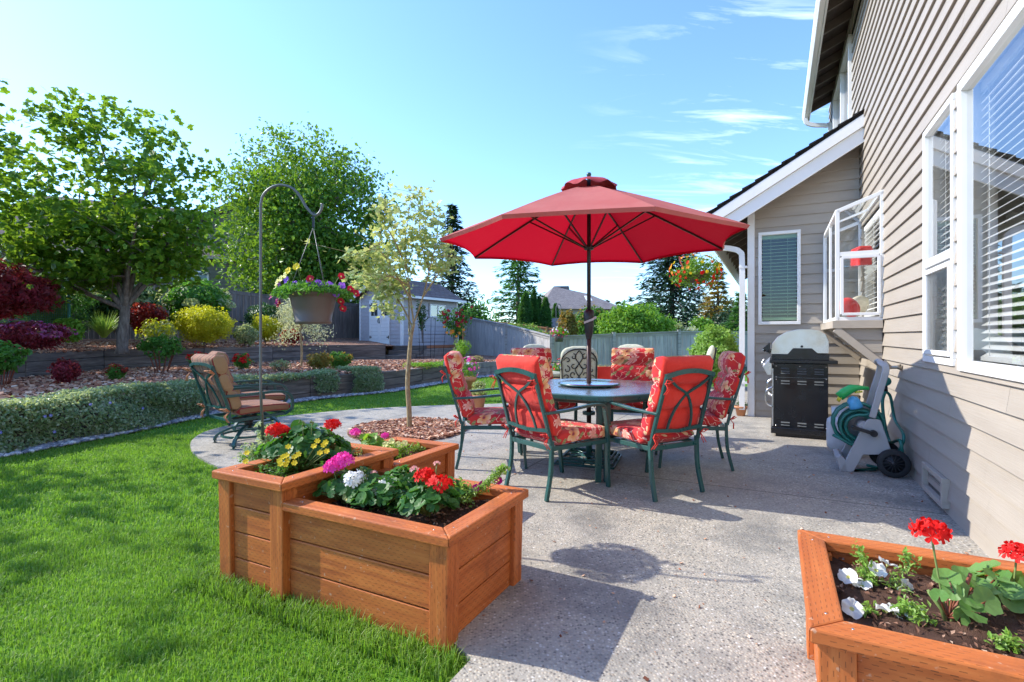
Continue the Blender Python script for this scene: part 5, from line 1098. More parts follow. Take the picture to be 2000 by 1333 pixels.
def dining_chair(label, group):
    root = empty('dining_chair', (0, 0, 0), 0, label, 'chair', group); w = .235
    for sx in (-1, 1):
        up = MB(); up.path(spline([(sx * w, back_y(.40), .40), (sx * w, back_y(.5), .5), (sx * (w - .005), back_y(.7), .70), (sx * (w - .01), back_y(.905), .905)], 3), .028, .022, up=(0, 1, 0)); up.build('back_post', M['green_metal'], root, bevel=.004)
        lg = MB(); lg.path(spline([(sx * w, -.275, .42), (sx * w, -.285, .2), (sx * (w + .005), -.33, .0)], 4), .030, .026, up=(0, 1, 0)); lg.build('leg', M['green_metal'], root, bevel=.004)
        lg = MB(); lg.path(spline([(sx * (w + .045), .235, .60), (sx * (w + .045), .262, .45), (sx * (w + .035), .27, .22), (sx * (w + .03), .29, .0)], 5), .034, .024, up=(0, 1, 0)); lg.build('leg', M['green_metal'], root, bevel=.004)
        ar = MB(); ar.path(spline([(sx * w, back_y(.63) - .005, .625), (sx * (w + .04), -.15, .638), (sx * (w + .045), .05, .655), (sx * (w + .045), .17, .655), (sx * (w + .045), .22, .64), (sx * (w + .045), .236, .598)], 5), .036, .020, up=(0, 0, 1)); ar.build('arm', M['green_metal'], root, bevel=.005)
    f = MB(); f.path(spline([(-w - .005, back_y(.90) - .004, .895), (-w * .5, back_y(.92) - .004, .922), (0, back_y(.93) - .004, .931), (w * .5, back_y(.92) - .004, .922), (w + .005, back_y(.90) - .004, .895)], 4), .022, .034, up=(0, 0, 1)); f.path([(-w, back_y(.50) - .002, .50), (0, back_y(.48) - .012, .483), (w, back_y(.50) - .002, .50)], .018, .026)
    fishback(f, w - .01, .49, .90); f.build('back_frame', M['green_metal'], root)
    f = MB(); f.path([(-w, -.275, .365), (w, -.275, .365)], .022, .036); f.path([(-w - .03, .255, .365), (w + .03, .255, .365)], .022, .036)
    for sx in (-1, 1): f.path([(sx * w, -.275, .366), (sx * (w + .035), .26, .366)], .022, .034)
    for y in (-.15, -.03, .09, .2): f.path([(-w, y, .365), (w, y, .365)], .03, .006)
    f.build('seat_frame', M['green_metal'], root, bevel=.003)
    cushions(root, .25, 'floral', 'red_plain', 'floral')
    for sx in (-1, 1):
        bow(root, (sx * (w + .004), back_y(.845) - .016, .845), 'red_plain', .85, sx); bow(root, (sx * (w + .004), back_y(.46) - .012, .45), 'red_plain', .9, sx)
    return root
def put(o, x, y, rz, z=.022): o.location = (x, y, z); o.rotation_euler = (0, 0, rz); return o
def facing(dx, dy): return math.atan2(dy, dx) - math.pi / 2
# seat centres from the rear feet of the photograph
def from_feet(l, r):      # l, r: ground points of the rear feet as (x, y), left and right seen from behind the chair
    l = Vector(l); r = Vector(r); x = (r - l).normalized(); y = Vector((-x.y, x.x)); c = (l + r) / 2 + y * .33; return c.x, c.y, math.atan2(y.y, y.x) - math.pi / 2
GRP = 'floral cushioned dining chairs round the glass table'
ch = dining_chair('green framed chair seen from behind, left of the front table leg', GRP)
put(ch, *from_feet((-.06, 4.05), (.26, 3.63)))
spots = [(from_feet((1.0, 3.63), (1.46, 3.88)), 'green framed chair seen from behind, right of the front table leg'),
         ((-.18, 4.80, facing(1, .06)), 'floral chair in side view at the left end of the table'),
         ((1.66, 4.78, facing(-1, .22)), 'floral chair with purple-tinted headrest at the right end of the table'),
         ((.36, 5.86, facing(.35, -.93)), 'floral chair facing the camera behind the table, left of the umbrella pole'),
         ((1.34, 5.80, facing(-.30, -.95)), 'floral chair facing the camera behind the table, right of the umbrella pole')]
for (x, y, rz), lab in spots:
    c = dup(ch); c['label'] = lab; put(c, x, y, rz)

# ---------------------------------------------------------------- table, umbrella, base
TX, TY = .73, 4.86
tb = empty('dining_table', (TX, TY, .022), R(-90), 'hexagonal glass patio table with dark green metal rim', 'table')
RT = .90; hexp = [(RT * math.cos(a), RT * math.sin(a)) for a in np.linspace(0, 2 * math.pi, 7)[:-1]]
def roundhex(r, k=.12):
    out = []
    for i in range(6):
        a = Vector(hexp[i]) * (r / RT); p = Vector(hexp[i-1]) * (r / RT); q = Vector(hexp[(i+1) % 6]) * (r / RT)
        s0 = a + (p - a).normalized() * k; s1 = a + (q - a).normalized() * k
        for t in (0, .25, .5, .75, 1): out.append(s0 * (1-t)**2 + a * 2*t*(1-t) + s1 * t*t)
    return out
b = MB(); P = roundhex(RT - .02); b.path([(p.x, p.y, .685) for p in P], .05, .045, closed=True); b.path([(p.x * .97, p.y * .97, .655) for p in P], .03, .03, closed=True); b.build('rim', M['green_metal'], tb, bevel=.008)
b = MB(); P = roundhex(RT - .04); b.prism([(p.x, p.y) for p in P], 'z', .702, .708); b.build('glass_top', M['table_glass'], tb)
for i in (0, 2, 4):
    a = i * math.pi / 3; lg = MB(); c, s_ = math.cos(a), math.sin(a)
    for sg in (-1, 1):
        ox, oy = -s_ * .032 * sg, c * .032 * sg; lg.path([(c * .78 + ox, s_ * .78 + oy, .65), (c * .76 + ox, s_ * .76 + oy, .4), (c * .72 + ox * 1.1, s_ * .72 + oy * 1.1, 0)], .045, .05, up=(-s_, c, 0))
    lg.build('leg', M['green_metal'], tb, bevel=.008)
b = MB()
for i in range(3):
    a0, a1 = i * 2 * math.pi / 3, (i + 1) * 2 * math.pi / 3; b.path([(.74 * math.cos(a0), .74 * math.sin(a0), .63), (.10 * math.cos((a0+a1)/2), .10 * math.sin((a0+a1)/2), .63), (.74 * math.cos(a1), .74 * math.sin(a1), .63)], .03, .03)
for z_ in (.45, .2): b.path([(.05 * math.cos(a), .05 * math.sin(a), z_) for a in np.linspace(0, 6.28, 13)[:-1]], .02, .03, closed=True)
b.build('brace', M['green_metal'], tb)
ls = empty('lazy_susan', (TX, TY, .732), 0, 'round glass lazy susan around the umbrella pole on the table', 'lazy susan')
b = MB(); b.lathe([(.04, .030), (.27, .030), (.285, .024), (.285, .016), (.26, .012), (.04, .012)], n=48); b.build('tray', M['table_glass'], ls)
b = MB(); b.lathe([(.287, .026), (.293, .02), (.287, .012), (.27, .008), (.16, .008)], n=48); b.lathe([(.20, .0), (.21, .0), (.21, .009), (.20, .009)], n=32); b.build('ring', M['green_metal'], ls)
um = empty('patio_umbrella', (TX, TY, .09), 0, 'open red market umbrella rising through the glass table', 'umbrella')
b = MB(); b.tube([(0, 0, -.02), (0, 0, 1.36)], .0225, 16); b.build('lower_pole', M['brown_pole'], um)
b = MB(); b.tube([(0, 0, 1.2), (0, 0, 2.60)], .019, 16); b.build('pole', M['plastic_black'], um)
b = MB(); b.lathe([(.024, 1.08), (.040, 1.15), (.046, 1.24), (.048, 1.28), (.048, 1.345), (.030, 1.36), (.022, 1.36)], n=20); b.build('crank_housing', M['plastic_black'], um)
b = MB(); b.path([(-.055, -.05, 1.235), (.02, -.06, 1.265), (.06, -.05, 1.29)], .012, .02); b.tube([(0, 0, 1.255), (0, -.06, 1.258)], .009, 8); b.build('crank_handle', M['plastic_grey'], um)
RZ = 1.99; HUB = 2.545; ribs = [R(10 + 45 * k) for k in range(8)]; RR = 1.41
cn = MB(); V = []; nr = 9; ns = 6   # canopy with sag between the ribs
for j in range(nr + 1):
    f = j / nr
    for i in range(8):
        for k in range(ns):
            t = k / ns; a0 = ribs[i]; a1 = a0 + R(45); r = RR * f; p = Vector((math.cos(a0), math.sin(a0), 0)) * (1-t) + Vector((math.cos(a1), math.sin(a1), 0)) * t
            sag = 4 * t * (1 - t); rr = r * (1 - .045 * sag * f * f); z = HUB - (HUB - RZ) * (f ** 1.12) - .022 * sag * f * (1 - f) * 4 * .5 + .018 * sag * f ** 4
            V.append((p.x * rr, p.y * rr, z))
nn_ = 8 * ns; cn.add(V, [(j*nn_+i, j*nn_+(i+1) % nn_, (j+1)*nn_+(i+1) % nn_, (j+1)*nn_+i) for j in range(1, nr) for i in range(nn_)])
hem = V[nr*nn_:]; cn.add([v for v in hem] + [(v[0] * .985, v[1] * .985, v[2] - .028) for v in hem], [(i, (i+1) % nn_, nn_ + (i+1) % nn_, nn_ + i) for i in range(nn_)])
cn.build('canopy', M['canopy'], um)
vt = MB(); V = []; n = 96
for j, (r, z) in enumerate(((.03, 2.602), (.12, 2.588), (.20, 2.556), (.25, 2.518), (.262, 2.492))):
    for i in range(n): a = 2 * math.pi * i / n; w = .5 + .5 * math.cos(8 * (a - ribs[0])); V.append((math.cos(a) * r * (1 + .03 * math.sin(16 * a) * j / 4), math.sin(a) * r, z - .0 + (.034 * (1 - w) * (j / 4) ** 2)))
vt.add(V, [(j*n+i, j*n+(i+1) % n, (j+1)*n+(i+1) % n, (j+1)*n+i) for j in range(4) for i in range(n)], 0, True); vt.build('vent_cap', M['canopy_trim'], um)
b = MB(); b.lathe([(0, 2.665), (.018, 2.66), (.024, 2.643), (.018, 2.627), (.010, 2.62), (.022, 2.605), (0, 2.60)], n=14); b.build('finial', M['green_metal'], um)
b = MB(); b.lathe([(.02, 1.93), (.045, 1.93), (.045, 1.97), (.02, 1.97)], n=18); b.build('runner', M['plastic_black'], um)
b = MB(); b.lathe([(.018, 2.42), (.05, 2.42), (.05, 2.48), (.018, 2.48)], n=18); b.build('hub', M['plastic_black'], um)
for a in ribs:
    c, s_ = math.cos(a), math.sin(a); zr = lambda r: HUB - (HUB - RZ) * ((r / RR) ** 1.12) - .022
    b = MB(); b.path([(c * r, s_ * r, zr(r)) for r in (.04, .35, .7, 1.05, RR - .02)], .012, .02); b.build('rib', M['brown_pole'], um)
    b = MB(); b.path([(c * .04, s_ * .04, 1.95), (c * .66, s_ * .66, zr(.66) - .012)], .012, .014); b.build('strut', M['brown_pole'], um)
b = MB(); a = ribs[0] ; c, s_ = math.cos(R(22)) * 1.28, math.sin(R(22)) * 1.28; b.path([(1.12, .80, RZ + .0), (1.14, .82, RZ - .06), (1.17, .82, RZ - .12)], .02, .004); b.build('strap', M['canopy'], um)
ub_ = empty('umbrella_base', (TX + .0, TY + .0, .022), HROT + R(8), 'square dark green iron scrollwork stand holding the umbrella under the table', 'umbrella base')
b = MB()
for r, z_ in ((.27, .012), (.245, .034), (.22, .054)): b.path([(r, r, z_), (-r, r, z_), (-r, -r, z_), (r, -r, z_)], .022, .02, closed=True)
b.build('frame', M['green_metal'], ub_, bevel=.004)
b = MB()
for k in range(4):
    a = k * math.pi / 2; c, s_ = math.cos(a), math.sin(a); Q = spline([(.04, 0), (.10, .05), (.17, .02), (.19, -.06), (.13, -.10), (.09, -.06), (.12, -.03)] and [(.04, 0, .05), (.10, .05, .05), (.17, .03, .045), (.19, -.06, .04), (.13, -.10, .04), (.09, -.06, .04), (.12, -.03, .04)], 5)
    b.tube([(c * p.x - s_ * p.y, s_ * p.x + c * p.y, p.z) for p in Q], .008, 6); b.tube([(c * .03, s_ * .03, .05), (c * .3 * .9, s_ * .3 * .9, .03)], .009, 6); b.tube([(0.03 * c, .03 * s_, .05), ((c - s_) * .22, (s_ + c) * .22, .05)], .008, 6)
b.build('scrollwork', M['green_metal'], ub_)
b = MB(); b.tube([(0, 0, .0), (0, 0, .30)], .030, 16); b.lathe([(.09, .05), (.06, .07), (.031, .08)], n=18); b.build('socket', M['green_metal'], ub_)

# ---------------------------------------------------------------- swivel chairs by the lawn
def swivel_chair(label, group):
    root = empty('swivel_chair', (0, 0, 0), 0, label, 'chair', group); w = .255
    up = MB()
    for sx in (-1, 1):
        up = MB(); up.path(spline([(sx * w, back_y(.34), .32), (sx * w, back_y(.5), .5), (sx * (w - .005), back_y(.7), .70), (sx * (w - .01), back_y(.92), .93)], 3), .028, .024, up=(0, 1, 0)); up.build('back_post', M['green_metal'], root, bevel=.004)
        ar = MB(); ar.path(spline([(sx * w, back_y(.60), .60), (sx * (w + .05), -.10, .61), (sx * (w + .05), .12, .615), (sx * (w + .05), .24, .59), (sx * (w + .05), .29, .52), (sx * (w + .05), .29, .40), (sx * (w + .0), .24, .33)], 6), .030, .022, up=(1, 0, 0)); ar.build('arm', M['green_metal'], root, bevel=.004)
    f = MB(); f.path(spline([(-w, back_y(.92) - .004, .925), (-w * .5, back_y(.95) - .004, .955), (w * .5, back_y(.95) - .004, .955), (w, back_y(.92) - .004, .925)], 4), .022, .032); f.path([(-w, back_y(.46), .46), (w, back_y(.46), .46)], .02, .024); fishback(f, w - .01, .46, .92, .022); f.build('back_frame', M['green_metal'], root)
    f = MB(); f.path([(-w, -.26, .32), (w, -.26, .32), (w, .25, .34), (-w, .25, .34)], .026, .034, closed=True); f.path([(-w, 0, .31), (w, 0, .31)], .05, .02); f.build('seat_frame', M['green_metal'], root, bevel=.003)
    f = MB(); f.tube([(0, 0, .30), (0, 0, .17)], [.045, .035], 14); f.box((-.12, -.12, .27), (.12, .12, .295)); f.build('swivel', M['plastic_black'], root)
    for k in range(4):
        a = k * math.pi / 2 + .75; c, s_ = math.cos(a), math.sin(a); f = MB(); f.path(spline([(0, 0, .20), (c * .12, s_ * .12, .19), (c * .27, s_ * .27, .12), (c * .325, s_ * .325, .06), (c * .33, s_ * .33, .0)], 4), .034, .024); f.build('leg', M['green_metal'], root, bevel=.004)
    f = MB(); f.path([(.24 * math.cos(a), .24 * math.sin(a), .105) for a in np.linspace(0, 2 * math.pi, 33)[:-1]], .022, .022, closed=True); f.build('ring', M['green_metal'], root)
    cushions(root, .258, 'stripe', 'stripe', 'stripe', tz=.41, head=1.06)
    for sx in (-1, 1): bow(root, (sx * (w + .01), back_y(.86) - .01, .86), 'cedar', 1.3, sx); bow(root, (sx * (w + .01), back_y(.45), .43), 'cedar', 1.3, sx)
    return root
SG = 'striped swivel chairs on the round end of the patio'
sw1 = swivel_chair('nearer brown striped swivel patio chair on green metal base beside the lawn', SG); put(sw1, -2.93, 5.70, facing(.62, .78)); sw1.scale = (1.10, 1.10, .93)
sw2 = dup(sw1); sw2['label'] = 'second brown striped swivel chair mostly hidden behind the nearer one'; put(sw2, -3.35, 6.65, facing(.80, .60))

# ---------------------------------------------------------------- sage cushioned iron chairs
def iron_chair(label, group):
    root = empty('iron_chair', (0, 0, 0), 0, label, 'chair', group); w = .27
    f = MB(); yb = lambda z: -.27 - (z - .42) * .25
    arc = [(w * math.cos(a) * (1.0), .78 + .20 * math.sin(a)) for a in np.linspace(0, math.pi, 15)]; P = [(w * .96, .40)] + [(x, z) for x, z in arc] + [(-w * .96, .40)]
    f.tube([(x, yb(z), z) for x, z in P], .012, 8); f.tube([(-w, yb(.47), .47), (w, yb(.47), .47)], .010, 6); f.build('back_frame', M['iron'], root)
    s = MB()
    def curl(cx, cz, r, a0, dr): return [(cx + (r * (1 - t * .75)) * math.cos(a0 + dr * t * 5.2), cz + (r * (1 - t * .75)) * math.sin(a0 + dr * t * 5.2)) for t in np.linspace(0, 1, 16)]
    for sg in (-1, 1):
        for cx, cz, r, a0 in ((.09, .86, .05, 1.6), (.18, .80, .055, 0.), (.08, .72, .06, 3.1), (.19, .66, .06, 1.6), (.09, .58, .055, 4.7), (.19, .54, .045, 0)): s.tube([(sg * x, yb(z) - .004, z) for x, z in curl(cx, cz, r, a0, 1)], .0075, 5)
        s.tube([(sg * x, yb(z) - .004, z) for x, z in [(v.x, v.y) for v in spline([(0, .96, 0), (.06, .86, 0), (0, .75, 0), (-.06, .66, 0), (0, .55, 0), (.05, .49, 0)], 5)]], .008, 5)
    s.build('back_scrollwork', M['iron'], root)
    for sx in (-1, 1):
        l = MB(); l.tube([(sx * w * .96, -.265, .42), (sx * w, -.30, 0)], .012, 7); l.build('leg', M['iron'], root); l = MB(); l.tube([(sx * w, .24, .42), (sx * w, .26, 0)], .012, 7); l.build('leg', M['iron'], root)
        a = MB(); a.tube(spline([(sx * w, yb(.66), .66), (sx * (w + .03), .0, .67), (sx * (w + .03), .2, .66), (sx * (w + .02), .27, .58), (sx * w, .24, .42)], 5), .011, 7); a.build('arm', M['iron'], root)
    a = MB(); a.tube([(-w, -.27, .40), (w, -.27, .40), (w, .25, .40), (-w, .25, .40)], .011, 6, closed=True); a.build('seat_frame', M['iron'], root)
    st = []
    for i in range(19):
        f_ = i / 18; z = .46 + .56 * f_; k = math.sqrt(max(0, 1 - max(0, (f_ - .72) / .28) ** 2)) * .97 + .03; st.append(((0, yb(z) + .065, z), (1, 0, 0), (0, 1, .25), .285 * (.35 + .65 * k) if f_ > .72 else .285, .055 * max(.25, k)))
    m1 = MB(); m1.loft(st, 20, 4); m1.build('back_cushion', M['sage'], root)
    m1 = MB(); m1.loft([((0, -.24 + .52 * t, .46), (1, 0, 0), (0, 0, 1), .27, .055 * (1 if .05 < t < .95 else .3)) for t in (0, .04, .08, .3, .6, .92, .96, 1)], 20, 5); m1.build('seat_cushion', M['sage'], root); return root
IG = 'sage cushioned iron chairs behind the dining set'
ic = iron_chair('sage cushioned iron chair with scrollwork back turned to the camera behind the pole', IG); put(ic, 1.07, 8.25, facing(.1, 1), .022)
for x, y, fx, fy, lab in ((.60, 9.75, .5, -.9, 'sage iron chair whose rounded top shows left above the floral chair'), (2.22, 9.55, -.25, -1, 'sage iron chair whose rounded top shows above the right floral chair'), (3.05, 8.75, -1, .35, 'sage iron chair seen from its side nearest the round bush')):
    c = dup(ic); c['label'] = lab; put(c, x, y, facing(fx, fy))
pl = empty('throw_pillow', (1.42, 8.05, .55), .3, 'small red throw pillow beside the scrollwork chair', 'pillow'); m1 = MB(); m1.loft([((0, 0, -.17 + .34 * t), (1, 0, 0), (0, 1, 0), .17 * (1 - .12 * math.sin(t * math.pi)), max(.012, .065 * math.sin(t * math.pi))) for t in np.linspace(0, 1, 12)], 16, 3); m1.build('cover', M['red_plain'], pl)
rc = empty('low_table', (1.95, 8.9, .022), .1, 'low pale square table among the sage iron chairs', 'table'); m1 = MB(); m1.box((-.4, -.4, .42), (.4, .4, .46)); m1.build('top', M['concrete'], rc, bevel=.006)
for sx in (-1, 1):
    for sy in (-1, 1): m1 = MB(); m1.box((sx * .36, sy * .36, 0), (sx * .31, sy * .31, .418)); m1.build('leg', M['concrete'], rc)

# ---------------------------------------------------------------- grill
gs0, gs1, gt0, gt1 = 6.80, 7.86, .47, 1.07
gr = empty('gas_grill', HS(gs0, gt0, .02), HROT, 'black gas grill with stainless steel hood against the wing wall', 'grill'); GL = gs1 - gs0; GD = gt1 - gt0
b = MB(); b.box((0, .03, .10), (.012, GD - .02, .86)); b.box((GL - .012, .03, .10), (GL, GD - .02, .86)); b.box((.012, .03, .10), (GL - .012, .042, .86)); b.build('cabinet', M['black_metal'], gr, bevel=.003)
b = MB()
for zc in (.80, .77, .745, .655, .625, .17, .14):
    for yc in (.12, .29, .46): b.hexa([(-.012, yc - .045, zc - .006), (-.012, yc + .045, zc - .006), (-.0005, yc + .045, zc + .007), (-.0005, yc - .045, zc + .007), (-.009, yc - .045, zc - .007), (-.009, yc + .045, zc - .007), (.0, yc + .045, zc + .005), (.0, yc - .045, zc + .005)])
b.build('louvre', M['grey_metal'], gr)
for y_, z_ in ((.05, .83), (.555, .83), (.555, .70), (.555, .67), (.05, .69), (.05, .13), (.555, .13), (.31, .83)): b = MB(); b.lathe([(0, -.005), (.006, -.004), (.007, 0)], (-.0005, y_, z_), 8, axis='x'); b.build('screw', M['chrome'], gr)
b = MB(); b.box((-.0025, .035, .695), (.0, GD - .025, .699)); b.build('panel_seam', M['grey_metal'], gr)
b = MB(); b.box((-.02, .0, .035), (GL + .02, GD + .01, .105)); b.box((.02, .04, .0), (GL - .02, GD - .04, .035)); b.build('base', M['black_metal'], gr, bevel=.006)
for a_, b_ in ((.03, GL / 2 - .004), (GL / 2 + .004, GL - .03)):
    d = MB(); d.box((a_, GD - .018, .11), (b_, GD, .80)); dr = d.build('door', M['steel'], gr, bevel=.003); d = MB(); hx = b_ - .05 if a_ < .1 else a_ + .05; d.tube(spline([(hx, GD, .42), (hx, GD + .05, .46), (hx, GD + .055, .58), (hx, GD, .64)], 5), .009, 8); d.build('handle', M['chrome'], dr)
d = MB(); d.tube(spline([(.035, GD - .01, .34), (.035, GD + .055, .38), (.035, GD + .06, .52), (.035, GD - .01, .58)], 5), .009, 8); d.build('handle', M['chrome'], gr)
b = MB(); b.box((-.05, -.06, .865), (GL + .05, GD + .02, .905)); b.build('side_rail', M['black_metal'], gr, bevel=.006)
b = MB(); b.prism([(GD + .022, .905), (GD + .10, .82), (GD + .05, .72), (GD + .0, .72), (GD + .0, .86), (GD + .022, .864)], 'x', -.02, GL + .02); b.build('control_panel', M['steel'], gr, bevel=.004)
for k in range(4): b = MB(); c = Vector((.15 + k * .24, GD + .085, .84)); n_ = Vector((0, .75, .66)); b.tube([c, c + n_ * .035], [.024, .02], 12); b.build('knob', M['chrome'], gr)
hp = [(.02, .98), (.02, 1.12), (.05, 1.20), (.11, 1.245), (.20, 1.262), (.32, 1.262), (.44, 1.235), (.54, 1.17), (.60, 1.08), (.615, .965), (.42, .965), (.36, 1.03), (.20, 1.03), (.14, .98)]
b = MB(); b.prism(hp, 'x', .02, GL - .02); b.build('hood', M['hood'], gr, bevel=.005)
b = MB(); b.prism([(.02, .906), (.60, .906), (.60, .962), (.44, .962), (.38, 1.04), (.19, 1.04), (.12, .972), (.02, .972)], 'x', .005, GL - .005); b.lathe([(0, -.002), (.014, -.002), (.014, .002)], (.003, .29, 1.06), 12, axis='x'); b.build('firebox', M['black_metal'], gr, bevel=.003)
b = MB(); b.tube(spline([(.05, .61, 1.0), (.05, .69, 1.01), (GL - .05, .69, 1.01), (GL - .05, .61, 1.0)], 4), .014, 8); b.prism([(.618, .97), (.70, 1.03), (.62, 1.11)], 'x', .0, .05); b.build('hood_handle', M['black_metal'], gr, bevel=.004)
gc = empty('gas_tank', HS(6.10, .42, .02), HROT, 'pale propane tank standing behind the hose reel', 'gas tank')
b = MB(); b.lathe([(0, .0), (.10, .0), (.115, .03), (.148, .06), (.152, .12), (.152, .30), (.145, .34), (.09, .385), (.03, .39), (0, .39)], n=28); b.build('body', M['tank'], gc)
b = MB(); b.lathe([(.105, .37), (.11, .47), (.104, .47), (.099, .37)], n=24); b.build('collar', M['tank'], gc); b = MB(); b.tube([(0, 0, .38), (0, 0, .45)], .02, 8); b.lathe([(0, .45), (.03, .45), (.03, .47), (0, .47)], n=12); b.build('valve', M['brass'], gc)

# ---------------------------------------------------------------- hose reel
s0, s1_ = 5.30, 5.62
hr = empty('hose_reel', HS(s0, 0, .02), HROT, 'grey plastic garden hose reel cart with coiled green hose and black wheels', 'hose reel')
def CR(x, y, s=s0): t, z = PS(1460 + x / 3.921, 620 + y / 3.921, s); return (t, z - .02)
side = [CR(*p) for p in ((975, 780), (930, 780), (905, 800), (800, 1000), (760, 1075), (705, 1178), (810, 1187), (885, 1055), (1112, 1052), (1060, 900), (1022, 790))]
for sx in (0, s1_ - s0): b = MB(); b.prism(side, 'x', sx, sx + .028); b.build('side_frame', M['plastic_grey'], hr, bevel=.006)
b = MB(); f0 = CR(680, 1075); f1 = CR(712, 1180); f2 = CR(770, 1180); b.prism([f0, f1, f2, CR(745, 1085), CR(715, 1060)], 'x', .0, s1_ - s0 + .028); b.build('foot', M['plastic_grey'], hr, bevel=.006)
a0 = CR(955, 770); a1 = CR(1060, 400); at_ = CR(1030, 362); b = MB()
P = [(.0, a0[0], a0[1]), (.0, (a0[0]+a1[0])/2, (a0[1]+a1[1])/2), (.0, a1[0], a1[1]), (.05, at_[0], at_[1] + .01), (.13, at_[0], at_[1] + .02), (.22, at_[0], at_[1] + .01), (.27, a1[0], a1[1]), (.29, (a0[0]+a1[0])/2, (a0[1]+a1[1])/2), (.30, a0[0], a0[1])]
b.path(spline(P, 5), .05, .028, up=(0, .3, 1) and (1, .01, 0)); b.build('handle', M['plastic_grey'], hr, bevel=.008)
cc_ = CR(905, 850)
for sx in (.035, s1_ - s0 - .02): b = MB(); b.lathe([(.03, sx), (.165, sx), (.165, sx + .012), (.03, sx + .012)], (0, cc_[0], cc_[1]), 36, axis='x'); b.build('drum_flange', M['plastic_grey'], hr) if sx > .1 else None
b = MB(); b.tube([(.02, cc_[0], cc_[1]), (s1_ - s0, cc_[0], cc_[1])], .05, 16); b.build('drum', M['plastic_grey'], hr)
w0 = CR(1110, 1130)
for sx in (-.05, s1_ - s0 + .035):
    b = MB(); b.lathe([(.075, -.018), (.105, -.02), (.118, -.012), (.118, .012), (.105, .02), (.075, .018)], (sx, w0[0], .118), 36, axis='x'); wh = b.build('wheel', M['rubber'], hr)
    b = MB(); b.lathe([(0, -.012), (.018, -.016), (.02, -.006), (.076, -.006), (.078, .006), (0, .006)], (sx, w0[0], .118), 30, axis='x')
    for k in range(14): a = k * math.pi / 7; b.bar((sx - .010, w0[0] + .02 * math.cos(a), .118 + .02 * math.sin(a)), (sx - .010, w0[0] + .074 * math.cos(a), .118 + .074 * math.sin(a)), .006, .006)
    b.build('rim', M['plastic_black'], wh)
b = MB(); b.tube([(-.05, w0[0], .118), (s1_ - s0 + .04, w0[0], .118)], .009, 8); b.build('axle', M['grey_metal'], hr)
b = MB(); h0 = CR(800, 835); h1 = CR(960, 885); b.path([(-.045, h0[0], h0[1]), (-.045, h1[0], h1[1])], .03, .028); b.tube([(-.01, h1[0], h1[1]), (-.06, h1[0], h1[1])], .028, 14); b.tube([(-.045, h0[0], h0[1]), (-.11, h0[0], h0[1])], .015, 10); b.build('crank', M['plastic_black'], hr)
# the hose itself: coils on the drum, then up to the faucet
hs = empty('garden_hose', HS(s0, 0, .02), HROT, 'green garden hose coiled on the reel and running up to the faucet', 'hose'); b = MB(); P = []
turns = 13
for i in range(turns * 18):
    k = i / 18; lay = k / 4.3; a = k * 2 * math.pi; r = .11 + .036 * int(lay) + .006 * math.sin(k * 1.7); x = .06 + abs(((lay % 2) - 1)) * .20 + .0; r += (.02 * math.sin(a + .6) if lay > 2 else 0) * 1.5
    P.append((x, cc_[0] + .025 + r * math.cos(a), cc_[1] - .01 + r * math.sin(a)))
b.tube(P, .0125, 7); fx = fs_ - s0
b.tube(spline([(fx, .135, fz_ - .24), (fx - .02, .16, fz_ - .34), (fx - .05, .15, fz_ - .52), (fx - .12, .12, fz_ - .68), (.02, .10, .30), (.05, .09, .12), (.15, .18, .03), (.25, .30, .02)], 8), .0135, 8)
b.tube(spline([(fx, .135, fz_ - .24), (fx + .04, .09, fz_ - .30), (fx + .03, .06, fz_ - .5), (.1, .06, .32), (.20, .10, .12)], 8), .0125, 8)
b.tube([(.1, .52 * .5, .02), (.02, .42, .012), (.2, .2, .02)], .012, 6); b.build('tube', M['hose'], hs)
# sprayer bottle resting on the coils
sp_ = PS(1460 + 800 / 3.921, 620 + 640 / 3.921, s0 + .12); st_ = empty('hose_sprayer', HS(s0 + .10, sp_[0], sp_[1]), HROT, 'green and yellow hose-end sprayer with blue bottle lying on the coiled hose', 'sprayer')
k_ = lambda x, y: tuple(a - b for a, b in zip(PS(1460 + x / 3.921, 620 + y / 3.921, s0 + .10), sp_))
b = MB(); q = [k_(*p) for p in ((700, 610), (745, 575), (800, 545), (850, 540), (930, 545))]; b.tube([(0, p[0], p[1] + sp_[1] * 0) for p in q], [.040, .042, .038, .022, .015], 12); b.build('head', M['sprayer_green'], st_)
b = MB(); q = [k_(690, 612), k_(715, 620)]; b.tube([(0, p[0], p[1]) for p in q], [.030, .040], 12); q = [k_(820, 575), k_(880, 570)]; b.tube([(0, p[0], p[1]) for p in q], .008, 8); b.build('nozzle', M['yellow_plastic'], st_)
b = MB(); q = [k_(*p) for p in ((790, 610), (800, 625), (812, 645), (835, 690), (838, 700))]; b.tube([(0, p[0], p[1]) for p in q], [.02, .045, .05, .055, .045], 14); b.build('bottle', M['blue_plastic'], st_)

